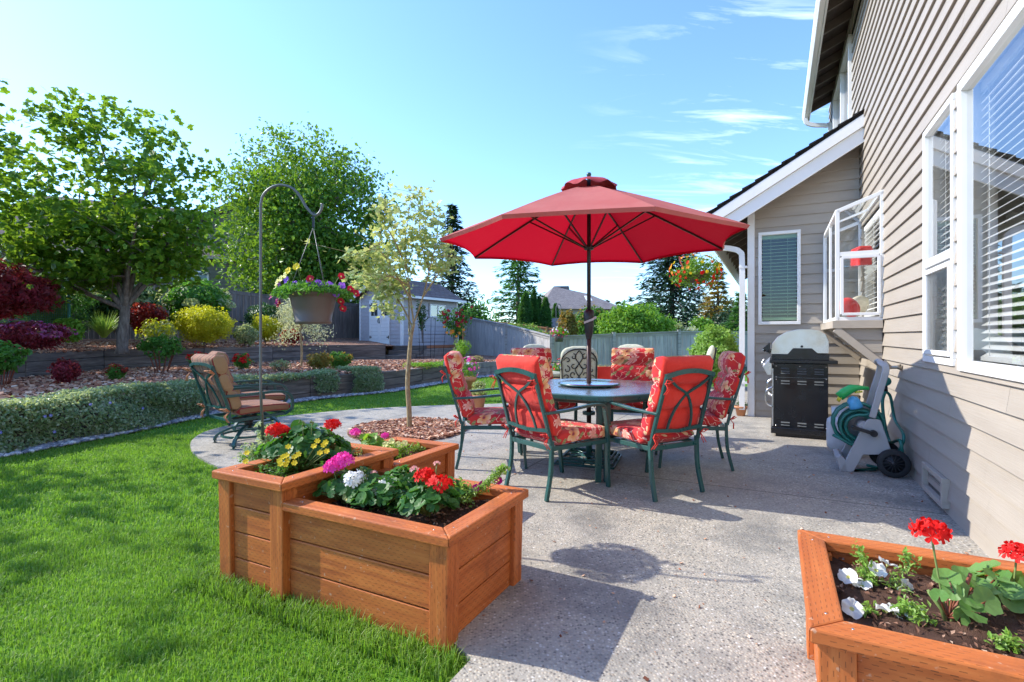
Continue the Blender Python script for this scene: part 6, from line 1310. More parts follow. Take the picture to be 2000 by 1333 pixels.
# ---------------------------------------------------------------- shepherd hook and hanging baskets
HY = 3.02 + .03
hk = W(510, 700, 3.15); hook = empty('shepherd_hook', (hk.x, hk.y, .47), 0, 'tall grey metal shepherd hook planted in the taller planter', 'plant hook')
def hp_(px, py): p = W(px, py, 3.15); return (p.x - hk.x, 0, p.z - .47)
b = MB(); b.tube([hp_(514, 860)] + [hp_(509, y) for y in (760, 640, 520, 430)] + spline([hp_(509, 400), hp_(514, 382), hp_(528, 368), hp_(548, 362), hp_(570, 368), hp_(585, 383), hp_(598, 405), hp_(612, 420), hp_(622, 418), hp_(628, 408), hp_(629, 398)], 5), .0082, 10); b.build('rod', M['grey_metal'], hook)
def basket(Y, cx, top, bot, wtop, wbot, hang, label, name='hanging_basket', chain_to=None):
    c = W(cx, bot, Y); o = empty(name, tuple(c), 0, label, 'hanging basket'); k = Y / 1000; h = (bot - top) * k; rt = wtop / 2 * k; rb = wbot / 2 * k
    b = MB(); b.lathe([(0, 0), (rb, 0), (rb * 1.03, h * .03), (rb * 1.05, h * .10), (rb * 1.02, h * .12), (rb + (rt - rb) * .45, h * .5), (rb + (rt - rb) * .78, h * .80), (rb + (rt - rb) * .80, h * .83), (rt * .985, h * .86), (rt, h * .95), (rt * 1.01, h), (rt * .95, h), (rt * .93, h * .9), (0, h * .88)], n=40); b.build('pot', M['brown_pot'], o)
    if hang: 
        hx, hz = (hang[0] - cx) * k, (bot - hang[1]) * k; b = MB(); b.path([(hx, 0, hz + .005), (hx, 0, hz - .09)], .012, .008, up=(0, 1, 0)); b.build('hanger', M['plastic_black'], o)
        for a in (R(200), R(320), R(75)): b = MB(); b.tube([(hx, 0, hz - .09), (rt * .97 * math.cos(a), rt * .97 * math.sin(a), h * .96)], .0022, 5); b.build('cord', M['grey_metal'], o)
    return o, k, h, rt
# ---------------------------------------------------------------- hanging basket contents and pots
def in_basket(o, k, h, rt, cx, bot, fol, n, flowers, size, fr, spread=1.15, high=.35, droop=.25):
    lb = MB(); a = rng.random(n) * 6.283; q = np.sqrt(rng.random(n)); r = q * rt * spread; z = h * .98 + high * rt * (1 - q ** 2) * rng.random(n) - np.maximum(0, q - .8) * droop * rt * 5 * rng.random(n)
    leaves(lb, np.stack([r * np.cos(a), r * np.sin(a), z], 1), size, .4, .5, .0); lb.build('foliage', M['leaf_' + fol], o)
    sb = MB()
    for px, py, mt in flowers:
        x = (px - cx) * k; z = (bot - py) * k; y = -math.sqrt(max(0, (rt * 1.1) ** 2 - x * x)) * .8; fb = MB(); petunia(fb, (x, y, z), (x / rt * .6, -.9, .35), fr); fb.build('flower', [M['petal_' + mt], M['petal_paleyellow' if mt != 'purple' else 'petal_violet']], o)
        sb.tube(bez((x * .6, y * .5, h * .95), (x * .9, y * .9, z + .01), (x, y, z), 4), .0016, 4)
    sb.build('stem', M['stem'], o)
o, k, h, rt = basket(3.15, 612, 571, 633, 91, 66, (612, 416), 'brown hanging basket with purple and yellow petunias on the shepherd hook')
in_basket(o, k, h, rt, 612, 633, 'mid', 1500, [(540, 552, 'paleyellow'), (538, 562, 'paleyellow'), (548, 545, 'paleyellow'), (573, 532, 'yellow'), (594, 526, 'yellow'), (556, 538, 'paleyellow'), (592, 573, 'yellow'), (544, 557, 'purple'), (566, 549, 'purple'), (590, 559, 'purple'), (620, 557, 'purple'), (626, 564, 'purple'), (635, 557, 'purple'), (639, 564, 'purple'), (622, 570, 'purple'), (652, 559, 'purple'), (668, 558, 'purple'), (660, 575, 'purple'), (621, 549, 'crimson'), (529, 579, 'magenta'), (541, 588, 'magenta'), (544, 594, 'crimson'), (667, 540, 'crimson'), (685, 565, 'crimson'), (696, 573, 'crimson'), (666, 589, 'crimson'), (670, 603, 'crimson')], .035, .023, 1.65, .55)
hang = W(1358, 470, 6.9); o = empty('hanging_basket', tuple(W(1358, 550, 6.9)), 0, 'hanging basket overflowing with orange and red flowers under the wing roof', 'hanging basket'); k = 6.9 / 1000
b = MB(); b.lathe([(0, 0), (.12, 0), (.17, .12), (.18, .14), (0, .13)], (0, 0, -.02), 24); b.build('pot', M['brown_pot'], o)
b = MB(); [b.tube([(.17 * math.cos(a), .17 * math.sin(a), .12), (.0, 0, .52)], .003, 5) for a in (0, 2.1, 4.2)]; b.path([(0, 0, .50), (0, 0, .57)], .012, .012, up=(0, 1, 0)); b.path(spline([(0, 0, .55), (.05, .03, .62), (.20, .35, .66), (.30, .62, .60)], 5), .014, .014); b.build('cord', M['grey_metal'], o)
lb = MB(); P, out = clump_pts((0, 0, .12), (.34, .30, .24), 2600, 30, .4); leaves(lb, P, .035, .5, .5, .1, out=out, outw=.8); lb.build('foliage', M['leaf_lime'], o)
for i in range(150):
    d = nrm(rng.normal(size=(1, 3)))[0]
    if d[1] > .45: continue
    p = Vector((d[0] * .34, d[1] * .30, .12 + d[2] * .24)); fb = MB(); mt = 'red' if d[2] < -.25 + .3 * rng.random() or rng.random() < .22 else ('orange' if rng.random() < .6 else 'yellow'); petunia(fb, tuple(p * 1.02), tuple(d), .017 + .008 * rng.random()); fb.build('flower', [M['petal_' + mt], M['petal_yellow']], o)
def pot(px, pyb, Y, r, h, label, plant, fl=None, n=300, fsize=.03, zb=None, rim=True, mat='terracotta', fh=.25, fmats=(), fr=.018, nf=16, name='flower_pot'):
    c = W(px, pyb, Y); 
    if zb is not None: c.z = zb
    o = empty(name, tuple(c), 0, label, 'plant pot'); b = MB(); b.lathe([(0, 0), (r * .62, 0), (r * .88, h * .82), (r * 1.0, h * .82), (r * 1.03, h), (r * .9, h), (r * .85, h * .9), (0, h * .9)], n=28); b.build('pot', M[mat], o)
    lb = MB(); P, out = clump_pts((0, 0, h + fh * .4), (r * 1.35, r * 1.35, fh * .62), n, 14, .45, zmin=h * .8); leaves(lb, P, fsize, .45, .6, .1, out=out, outw=.7); lb.build('foliage', M['leaf_' + plant], o)
    for i in range(nf if fmats else 0):
        d = nrm(rng.normal(size=(1, 3)) + np.array([[0, -.6, .5]]))[0]; p = (d[0] * r * 1.35, d[1] * r * 1.35, h + fh * .4 + d[2] * fh * .65); fb = MB(); petunia(fb, p, tuple(d), fr); fb.build('flower', [M['petal_' + fmats[i % len(fmats)]], M['petal_white']], o)
    return o
pot(935, 801, 8.35, .13, .22, 'large terracotta pot of feathery grass behind the left chair', 'pale', n=500, fsize=.05, zb=.022, fh=.22)
o = pot(916, 790, 9.6, .14, .42, 'terracotta pot of pink and white petunias behind the left chair', 'lime', n=450, fsize=.045, zb=.022, fh=.36, fmats=('hotpink', 'pink', 'white', 'hotpink'), nf=34, fr=.028)
pot(1096, 760, 10.4, .15, .36, 'terracotta pot of red flowers left of the sage scrollwork chair', 'lime', n=350, fsize=.05, zb=.022, fh=.36, fmats=('red', 'palepink', 'red'), nf=22, fr=.03)
pot(1447, 812, 7.6, .09, .14, 'small terracotta saucer pot at the foot of the white downspout', 'dark', n=90, fsize=.03, zb=.022, fh=.08)
pot(1186, 745, 11.2, .34, .40, 'wide pale tub of low tan flowers behind the dining chairs', 'tan', n=400, fsize=.05, zb=.022, mat='concrete', fh=.16)
# half basket fixed on the fence corner
c = W(1092, 668, 16.6); o = empty('fence_basket', tuple(c), 0, 'small brown basket of pink flowers hooked on the fence corner', 'plant basket'); b = MB(); b.lathe([(0, 0), (.12, 0), (.17, .24), (.0, .24)], n=20); b.build('pot', M['brown_pot'], o)
lb = MB(); P, out = clump_pts((0, 0, .30), (.30, .25, .18), 420, 14, .45); leaves(lb, P, .06, .5, out=out, outw=.5); lb.build('foliage', M['leaf_lime'], o)
for i in range(24): d = nrm(rng.normal(size=(1, 3)) + np.array([[0, -.6, .2]]))[0]; fb = MB(); petunia(fb, (d[0] * .3, d[1] * .26, .30 + d[2] * .19), tuple(d), .035); fb.build('flower', [M['petal_' + ('hotpink', 'white', 'red')[i % 3]], M['petal_white']], o)
hk2 = W(1086, 657, 17.6); o = empty('shepherd_hook', (hk2.x, hk2.y, 0), 0, 'thin distant shepherd hook standing behind the fence corner', 'plant hook'); b = MB(); zt = EYE + .062 * 17.6; b.tube([(0, 0, 0), (0, 0, zt - .2)] + spline([(0, 0, zt - .12), (.05, 0, zt), (.13, 0, zt), (.17, 0, zt - .12), (.12, 0, zt - .25)], 4), .014, 6); b.build('rod', M['grey_metal'], o)

# ---------------------------------------------------------------- plants in the planters
SOIL = .385
def soilpt(px, py, z=SOIL): return G(px, py, z)
def rel(base, px, py, dY=0): p = W(px, py, base.y + dY); return (p.x - base.x, p.y - base.y, p.z - base.z)
GG = 'geraniums in the planters'
# low planter
b0 = soilpt(672, 985); r = lambda *a: rel(b0, *a)
geranium(b0, .15, .13, 44, [r(652, 912) + (.045,), r(672, 900, .02) + (.040,)], 'geranium with bright pink flower head beside the taller planter', 'petal_pink', group=GG, lr=.032, buds=1)
b0 = soilpt(742, 992); geranium(b0, .14, .14, 52, [rel(b0, 692, 938) + (.045,), rel(b0, 752, 954) + (.042,)], 'geranium with white flower heads in the middle of the low planter', 'petal_white', group=GG, lr=.032, buds=1)
b0 = soilpt(838, 1012); geranium(b0, .15, .13, 46, [rel(b0, 860, 947) + (.045,), rel(b0, 830, 930, .05) + (.040,), rel(b0, 808, 918, .07) + (.02, 'petal_palepink'), rel(b0, 853, 906, .08) + (.015, 'petal_palepink')], 'geranium with scarlet flower heads at the right of the low planter', 'petal_red', group=GG, lr=.034, buds=1)
b0 = soilpt(793, 960); geranium(b0, .13, .13, 40, [rel(b0, 730, 925) + (.017, 'petal_palepink')], 'geranium still in bud behind the white flowers', 'petal_palepink', group=GG, lr=.032)
b0 = soilpt(716, 985); trailing(b0, .12, .09, 260, 'mid', [rel(b0, 674, 951, -.06) + ('petal_paleyellow',), rel(b0, 677, 970, -.08) + ('petal_paleyellow',), rel(b0, 748, 970, -.06) + ('petal_paleyellow',), rel(b0, 762, 973, -.06) + ('petal_paleyellow',), rel(b0, 778, 971, -.06) + ('petal_paleyellow',)], 'pale yellow petunia low between the white geranium heads', .016, fr=.022)
b0 = soilpt(900, 985); tr = [rel(b0, *q) for q in ((905, 975), (925, 965), (945, 950), (960, 935), (975, 922), (985, 912))]
trailing(b0, .12, .12, 900, 'light', [rel(b0, 930, 953, 0) + ('petal_magenta',), rel(b0, 942, 947, .02) + ('petal_magenta',), rel(b0, 974, 939, .02) + ('petal_magenta', (0, -1, .1)), rel(b0, 978, 915, .03) + ('petal_hotpink', (.6, .2, 1)), rel(b0, 884, 1005, -.05) + ('petal_magenta',), rel(b0, 873, 975, -.04) + ('petal_magenta',), rel(b0, 878, 965, -.04) + ('petal_magenta',)], 'light green trailing petunia with magenta flowers at the low planter corner', .014, fr=.019, trail=tr)
b0 = soilpt(760, 985); trailing(b0, .20, .05, 700, 'geranium', [], 'low dark leafy filler under the geraniums of the low planter', .016, name='bedding_plant', cat='bedding plant')
b0 = soilpt(700, 960); geranium(b0, .13, .12, 34, [], 'leafy geranium without blooms behind the pink one', group=GG, lr=.03)
b0 = soilpt(870, 985); geranium(b0, .12, .11, 30, [], 'leafy geranium without blooms right of the scarlet one', group=GG, lr=.03)
# small violet flowers behind
b0 = soilpt(695, 958); trailing(b0, .08, .16, 60, 'mid', [rel(b0, 692, 912, .02) + ('petal_violet',), rel(b0, 636, 940, .02) + ('petal_violet',), rel(b0, 644, 943) + ('petal_violet',), rel(b0, 670, 940) + ('petal_violet',), rel(b0, 726, 948) + ('petal_violet',)], 'small violet flowered plant behind the pink geranium', .012, name='bedding_plant', cat='bedding plant', fr=.010, kind='daisy')
# tall planter
ST_ = .47
b0 = G(600, 915, ST_); geranium(b0, .24, .22, 110, [rel(b0, 540, 842, -.05) + (.045,), rel(b0, 552, 846, -.02) + (.042,), rel(b0, 650, 832, .05) + (.040,), rel(b0, 560, 872, -.1) + (.02,)], 'large red geranium filling the tall planter', 'petal_red', group=GG, lr=.040, buds=2)
b0 = G(560, 905, ST_); geranium(b0, .15, .17, 44, [rel(b0, 548, 868, -.08) + (.018,), rel(b0, 558, 878, -.08) + (.015,)], 'smaller red geranium low at the front of the tall planter', 'petal_red', 'mid', group=GG, lr=.030)
b0 = G(585, 925, ST_); ydots = [(553, 893), (562, 900), (546, 900), (558, 908), (575, 905), (560, 890), (620, 862), (632, 870), (613, 872), (638, 882), (563, 873), (583, 888), (548, 907), (575, 893), (482, 885), (480, 902), (636, 865), (625, 885)]
trailing(b0, .22, .11, 1300, 'mid', [rel(b0, x, y, -.20 + .08 * rng.random()) + ('petal_yellow', (0.2, -.8, .7)) for x, y in ydots], 'yellow daisy-like bidens spilling over the tall planter rim', .014, name='bedding_plant', cat='bedding plant', fr=.015, kind='daisy')
b0 = G(530, 905, ST_); trailing(b0, .16, .10, 800, 'mid', [], 'fine leafed green filler at the front left of the tall planter', .014, name='bedding_plant', cat='bedding plant')
b0 = G(660, 900, ST_); trailing(b0, .17, .10, 900, 'pale', [rel(b0, 640, 880, -.02) + ('petal_white',)], 'grey-green trailing plant at the right corner of the tall planter', .014, name='bedding_plant', cat='bedding plant', fr=.006, kind='daisy')
b0 = G(498, 905, ST_); trailing(b0, .12, .13, 420, 'vinca', [], 'small silvery plant at the left end of the tall planter', .016, name='bedding_plant', cat='bedding plant')
b0 = G(520, 888, ST_); trailing(b0, .06, .24, 120, 'vinca', [], 'upright silvery herb at the foot of the shepherd hook', .022, name='bedding_plant', cat='bedding plant')
# middle planter
b0 = G(725, 885, SOIL); geranium(b0, .14, .10, 18, [rel(b0, 694, 846, .05) + (.034,), rel(b0, 752, 852, .05) + (.026, 'petal_pink')], 'pink geranium in the small planter behind', 'petal_pink', 'lime', group=GG, lr=.034)
b0 = G(770, 895, SOIL); trailing(b0, .16, .11, 800, 'lime', [rel(b0, x, y, -.04) + ('petal_paleyellow',) for x, y in ((753, 868), (765, 862), (777, 868), (783, 876), (790, 866), (771, 874), (758, 876))], 'pale yellow petunia filling the small planter', .016, fr=.022)
b0 = G(815, 884, SOIL); trailing(b0, .10, .07, 200, 'light', [rel(b0, 830, 872, 0) + ('petal_violet',), rel(b0, 790, 888, 0) + ('petal_violet',)], 'thin green plant at the right end of the small planter', .012, name='bedding_plant', cat='bedding plant', fr=.008, kind='daisy')
# right planter
b0 = soilpt(1852, 1212); geranium(b0, .13, .13, 0, [rel(b0, 1820, 1040, .04) + (.040,)], 'scarlet geranium with one tall flower head in the right planter', 'petal_red', group=GG, lr=.04)
geo = [o_ for o_ in bpy.data.objects if o_.get('label', '').startswith('scarlet geranium with one tall')][0]
lb = MB(); sb = MB()
for px, py, dY, nn, rr in ((1850, 1130, .02, (-.3, -.4, 1), .034), (1880, 1125, .06, (.1, -.5, .8), .032), (1905, 1140, .04, (0, -.3, 1), .036), (1862, 1155, .0, (-.6, -.5, .5), .026), (1890, 1165, -.02, (.2, -.7, .7), .036), (1920, 1150, .02, (.2, -.2, 1), .034), (1925, 1175, -.04, (.1, -.7, .6), .038), (1900, 1195, -.05, (.0, -.6, .8), .034), (1835, 1165, -.02, (-.5, -.3, .9), .022), (1945, 1130, .06, (.3, -.2, .9), .034), (1876, 1205, -.04, (0, -.8, .5), .022), (1843, 1135, .05, (-.2, .1, 1), .028), (1875, 1190, .04, (0, -.2, 1), .03)):
    p = Vector(rel(b0, px, py, dY)); round_leaf(lb, p, nn, rr); sb.tube(bez((0, 0, .01), (p.x * .6, p.y * .6, p.z * .5), p, 5), .0026, 6)
sb.tube([(0, 0, -.02), rel(b0, 1866, 1190), rel(b0, 1880, 1165, .01), rel(b0, 1896, 1120, .02)], [.008, .0075, .006, .0045], 8)
lb.build('foliage', M['leaf_geranium_light'], geo); sb.build('stem', M['stem_red'], geo)
b0 = soilpt(1975, 1185); geranium(b0, .11, .11, 20, [rel(b0, 1985, 1082, .02) + (.036,)], 'scarlet geranium cut by the right edge of the picture', 'petal_red', 'geranium_light', group=GG, lr=.038)
def wp(label, bx, by, fl, tr_=None, n=170, sp=.055, h=.05): b0 = soilpt(bx, by); return trailing(b0, sp, h, n, 'light', [rel(b0, x, y, d) + ('petal_white', nn) for x, y, d, nn in fl], label, .013, fr=.029, trail=[rel(b0, *q) for q in tr_] if tr_ else None)
wp('white petunia at the back corner of the right planter', 1705, 1140, [(1656, 1125, -.01, (-.5, -.4, .8)), (1713, 1112, .0, (0, -.5, .8)), (1735, 1099, .03, (.4, .1, .9)), (1683, 1141, -.02, (-.2, -.1, 1))], [(1695, 1125), (1688, 1105), (1680, 1085), (1677, 1066)])
wp('white petunia with one drooping flower in the middle of the right planter', 1752, 1155, [(1769, 1149, .0, (.3, -.9, .2))], [(1760, 1120), (1775, 1105), (1765, 1082), (1790, 1100)], 120)
wp('white petunia lying over the front rim of the right planter', 1700, 1200, [(1665, 1188, -.015, (-.2, -.7, .8))], None, 60, .03, .025)
wp('white petunia with three flowers near the front rim', 1770, 1205, [(1732, 1188, .0, (.2, .2, 1)), (1785, 1196, -.01, (0, -.7, .7)), (1752, 1197, .0, (.5, -.3, .6))], None, 230)
wp('small leafy petunia without flowers near the right edge', 1980, 1270, [], None, 120, .05, .035)

# ---------------------------------------------------------------- the young maple in the mulch ring
def sapling():
    Y = 6.5; b = W(800, 842, Y); b.z = .02; o = empty('maple_sapling', tuple(b), 0, 'slender young maple with pale leaves in the mulch circle', 'tree'); P = lambda px, py, d=0: (W(px, py, Y + d).x - b.x, d, W(px, py, Y + d).z - b.z); sb = MB()
    sb.tube(spline([(0, 0, -.05), P(799, 800), P(796, 750), P(799, 700), P(803, 655), P(808, 632)], 4), list(np.interp(range(21), [0, 20], [.034, .022])), 10)
    br = [[P(808, 632), P(802, 585), P(796, 530, .05), P(792, 470, .1), P(800, 400, .1)], [P(808, 632), P(826, 580), P(838, 530, -.1), P(850, 480, -.15), P(858, 420, -.1)], [P(799, 655), P(797, 560, .2), P(780, 500, .3)], [P(806, 640), P(780, 590, .1), P(745, 555, .2), P(712, 540, .3)], [P(802, 585), P(775, 540, -.2), P(740, 490, -.3), P(690, 500, -.3)], [P(826, 580), P(850, 545, .3), P(880, 500, .3)], [P(796, 530), P(770, 470, -.3), P(745, 430, -.3)], [P(800, 560), P(760, 540, -.35), P(735, 560, -.4)], [P(838, 530), P(820, 460, .35), P(826, 390, .3)]]
    tips = []
    for q in br:
        L = spline(q, 5); sb.tube(L, list(np.linspace(.013, .004, len(L))), 6, caps=False); tips += L[len(L) // 3:]
        for _ in range(9): st = L[int(len(L) * (.35 + .6 * rng.random()))]; d = Vector(tuple(rng.normal(size=3) * .14)); d.z = abs(d.z) * .6 + .02; Q = limb(sb, st, st + d * 1.4, .004, .0015, .1, 4, 4); tips += Q[1:]
    sb.build('trunk', M['bark_pale'], o); lb = MB()
    # layered leaf sprays: (px, py, half width, half height, depth, count)
    C = []
    for px, py, hw, hh, d, n in ((745, 550, 40, 14, .2, 260), (720, 545, 30, 16, .3, 170), (765, 570, 34, 16, .1, 220), (740, 525, 38, 14, -.2, 200), (700, 500, 26, 9, -.3, 110), (770, 495, 34, 16, 0, 170), (800, 470, 32, 18, .1, 170), (840, 490, 30, 18, -.1, 150), (860, 520, 26, 14, .2, 130), (750, 440, 20, 24, -.3, 100), (800, 420, 28, 26, .1, 170), (840, 430, 26, 26, -.1, 150), (868, 470, 18, 22, .1, 80), (826, 385, 14, 16, .3, 60), (805, 380, 12, 14, .1, 40), (790, 520, 30, 14, .1, 110), (780, 600, 12, 20, .2, 36), (748, 600, 24, 12, .3, 110), (755, 400, 12, 18, -.2, 40)):
        n = int(n * .7); g = rng.normal(size=(n, 3)) * .68; p = np.stack([(px + g[:, 0] * hw - 1000) * .001 * (Y + d) - b.x, d + g[:, 1] * .14, EYE - (py + g[:, 2] * hh - 657) * .001 * (Y + d) - b.z], 1); C.append(p)
    T = np.array([tuple(t) for t in tips]); C.append(T[rng.integers(0, len(T), 380)] + rng.normal(size=(380, 3)) * .05); leaves(lb, np.concatenate(C), .068, .42, 1.1, .5, star=5); lb.build('crown', M['leaf_maple'], o)
sapling()

# ---------------------------------------------------------------- left trees
b = W(238, 686, 11.6); b.z = .9
tree('dogwood_tree', tuple(b), 1.0, (-.25, 0, 3.35), (2.15, 1.8, 2.2), .12, 'tree', 10500, .115, 'broad multi-stemmed dogwood tree at the left rising over the upper bed', limbs=9, subs=6, spread=.23, star=5, aspect=.8, lean=(.08, 0), up=.9, droop=.5, zmin=1.45, seedpts=[(-2.3, -.4, 2.1), (-1.2, .3, 3.8), (-.55, -.2, 5.3), (.1, .2, 4.2), (1.2, 0, 3.0), (1.75, .2, 2.2), (-2.4, .4, 3.0), (1.0, -.6, 3.6), (-.7, .3, 2.6)])
b = Vector((-10.6, 8.9, .9)); tree('dogwood_tree', tuple(b), 1.3, (0, 0, 3.4), (1.75, 1.6, 1.9), .14, 'tree', 3600, .11, 'dogwood tree half cut off by the left edge of the picture', limbs=7, subs=6, spread=.26, star=5, aspect=.8, up=.9, droop=.5)
b = W(608, 660, 23.5); b.z = .4
tree('birch_tree', tuple(b), 2.6, (-.2, 0, 5.7), (3.75, 3.2, 4.2), .24, 'birch', 40000, .19, 'large dense green tree behind the fence in the middle of the left half', limbs=12, subs=10, spread=.40, aspect=.6, up=.5, droop=.6)
# trees beyond the frame on the left: their shade dapples the lawn
for (x, y, z, w, hh, n) in ((-8.6, 4.1, .4, 2.0, 5.0, 1100),):
    tree('dogwood_tree', (x, y, z), 1.6, (0, 0, hh - 1.4), (w, w, 1.5), .13, 'tree', n, .15, 'garden tree standing outside the left edge of the picture', limbs=7, subs=5, spread=.3, aspect=.7)

# ---------------------------------------------------------------- shrubs of the upper bed
def B(px, pyb, Y, z=None): p = W(px, pyb, Y); return (p.x, p.y, p.z if z is None else z)
def sz(w, h, Y): return w / 1000 * Y, h / 1000 * Y
def shrub(name, px0, px1, pyt, pyb, Y, leaf, label, n=1400, size=.06, **kw):
    w, h = sz(px1 - px0, pyb - pyt, Y); return bush(name, B((px0 + px1) / 2, pyb, Y), w, h, leaf, label, n=n, size=size, **kw)
shrub('japanese_maple', -150, 92, 512, 628, 10.3, 'burgundy', 'dark red weeping Japanese maple at the left edge', 6500, .11, aspect=.28, cr=.36, k=36, star=3, up=.2)
hb = B(96, 652, 12.2); bush('clipped_hedge', hb, 1.75, 1.28, 'cedar_green', 'dense green hedge block wrapped in green netting', 'hedge', 5200, .07, .3, depth=1.0, box=True, k=60, cr=.30)
nt_ = empty('garden_netting', (hb[0], hb[1] - .53, hb[2] - .02), 0, 'green plastic netting on posts in front of the clipped hedge', 'netting'); m1 = MB()
for k in range(46): x = -1.3 + k * .05; m1.bar((x, 0, 0), (x, 0, 1.12), .004, .004)
for k in range(26): m1.bar((-1.3, 0, k * .045), (.93, 0, k * .045), .004, .004)
m1.build('net', M['net'], nt_)
for x in (-1.3, -.4, .93): m1 = MB(); m1.box((x - .02, -.02, -.1), (x + .02, .02, 1.2)); m1.build('post', M['net'], nt_)
shrub('azalea', -20, 128, 624, 686, 9.6, 'burgundy', 'low azalea with magenta blossom by the upper timber wall', 3000, .06, tips='leaf_magenta', tip_n=900, tip_size=.06, tip_mat='blossom')
shrub('green_shrub', 100, 160, 618, 672, 11.0, 'lime', 'bright green leafy shrub at the foot of the netting', 700, .08, aspect=.8)
o = empty('daylily_clump', B(203, 660, 12.6), 0, 'pale yellow-green clump of arching daylily leaves left of the dogwood trunk', 'grass clump'); m1 = MB(); blades(m1, (0, 0, 0), 420, .80, .024, .95); m1.build('foliage', M['leaf_light'], o)
shrub('rhododendron', 148, 300, 525, 648, 14.4, 'dark', 'large dark rhododendron behind the dogwood trunk', 2600, .15, aspect=.45, tips='leaf_pale', tip_n=700, tip_size=.13, tip_mat='new_growth')
shrub('photinia', 252, 322, 588, 658, 13.8, 'red', 'round dark shrub with red new leaves right of the dogwood trunk', 1300, .09, tips='leaf_red_tip', tip_n=420, tip_size=.09, tip_mat='new_growth')
shrub('rhododendron', 318, 452, 535, 655, 16.0, 'mid', 'tall rhododendron with pale new leaves behind the golden shrub', 2200, .15, aspect=.45, tips='leaf_pale', tip_n=900, tip_size=.13, tip_mat='new_growth')
shrub('golden_shrub', 343, 456, 596, 674, 14.2, 'yellow', 'large bright yellow round shrub', 4200, .075, aspect=.35, k=40, cr=.30, tips='leaf_yellow', tip_n=900)
shrub('golden_shrub', 488, 548, 612, 670, 16.2, 'yellow', 'smaller golden shrub behind the shepherd hook pole', 2200, .075, aspect=.35)
shrub('variegated_shrub', 452, 506, 632, 676, 15.2, 'pale', 'small cream variegated shrub between the two golden shrubs', 1000, .07)
shrub('golden_spirea', 272, 342, 624, 684, 12.4, 'pale', 'loose yellow spirea behind the dark peony', 800, .075, tips='leaf_yellow', tip_n=350, core=False)
shrub('dark_shrub', 545, 592, 640, 672, 16.6, 'red', 'low dark purple shrub beneath the white-leaved standard tree', 700, .07)
shrub('green_shrub', 470, 560, 590, 650, 18.4, 'dark', 'dark evergreen shrub against the fence behind the golden shrub', 1100, .11)
shrub('white_shrub', 545, 600, 590, 650, 17.2, 'white_var', 'airy white variegated shrub against the dark fence', 1100, .08, core=False)
def standard():
    Y = 13.4; b = W(588, 718, Y); o = empty('standard_willow', tuple(b), 0, 'slim standard tree with white dappled leaves and pale trunk below the hanging pot', 'tree'); sb = MB(); h = .075 * Y; sb.tube(spline([(0, 0, -.05), (.02, 0, h * .4), (-.01, 0, h * .8), (0, 0, h * 1.1)], 4), .03, 8); lb = MB(); T = []
    for i in range(16): a = i * 2.4; e = (math.cos(a) * .55, math.sin(a) * .5, h * 1.1 + .55 * math.sin(i * 1.3) + .1); P = bez((0, 0, h * 1.05), (e[0] * .5, e[1] * .5, e[2] + .4), e, 5); sb.tube(P, [.012, .01, .008, .006, .004, .003], 5); T += P[2:]
    T = np.array([tuple(t) for t in T]); leaves(lb, T[rng.integers(0, len(T), 2600)] + rng.normal(size=(2600, 3)) * .13, .065, .4, .3, .2); sb.build('trunk', M['bark_pale'], o); lb.build('crown', M['leaf_white_var'], o)
standard()
# lower bed
def peony(px0, px1, pyt, pyb, Y, label, leaf='mid', n=900, size=.10):
    w, h = sz(px1 - px0, pyb - pyt, Y); o = bush('peony', B((px0 + px1) / 2, pyb, Y), w, h, leaf, label, n=n, size=size, core=False, lift=h * .28, stems=1); sb = MB()
    for i in range(11): a = i * 2.4; sb.tube(bez((math.cos(a) * w * .12, math.sin(a) * w * .12, -.02), (math.cos(a) * w * .2, math.sin(a) * w * .2, h * .3), (math.cos(a) * w * .3, math.sin(a) * w * .3, h * .55), 5), .010, 5)
    sb.build('stem', M['stem_red'], o)
peony(274, 356, 650, 728, 11.5, 'leafy green peony on red stems in front of the upper wall')
peony(-40, 46, 668, 752, 8.3, 'green peony on dark red stems cut by the left picture edge')
shrub('barberry', 99, 156, 700, 750, 8.7, 'burgundy', 'small burgundy barberry on the mulch below the upper wall', 1000, .05, tips='leaf_red', tip_n=200)
shrub('nandina', 208, 247, 710, 743, 9.3, 'mid', 'tiny shrub with coral red tips on the mulch', 340, .05, tips='leaf_red_tip', tip_n=180, tip_size=.055)
shrub('barberry', 368, 414, 688, 716, 10.8, 'mid', 'red-topped little shrub above the nearer swivel chair headrest', 380, .055, tips='petal_red', tip_n=230, tip_size=.05)
shrub('barberry', 455, 492, 690, 722, 12.2, 'mid', 'red-topped little shrub left of the hook pole on the mulch', 420, .055, tips='petal_red', tip_n=260, tip_size=.055)
shrub('heather', 526, 570, 702, 728, 11.4, 'tan', 'thin dry-looking shrub right of the hook pole', 300, .05, core=False, tips='leaf_pale', tip_n=140)
shrub('bronze_shrub', 600, 648, 688, 724, 11.9, 'bronze', 'orange and lime heath at the right of the lower bed', 900, .05, tips='leaf_bronze', tip_n=240)
shrub('green_shrub', 636, 690, 685, 722, 12.3, 'mid', 'low dark green shrub beside the orange heath', 900, .055, tips='leaf_bronze', tip_n=160)
shrub('small_conifer', 874, 922, 658, 712, 16.2, 'lime', 'small light green conifer bush at the shed corner', 900, .09, aspect=.3, core=False, k=18)
shrub('tan_shrub', 912, 948, 694, 712, 15.6, 'tan', 'low tan shrub on the block wall before the sloping fence', 300, .07)
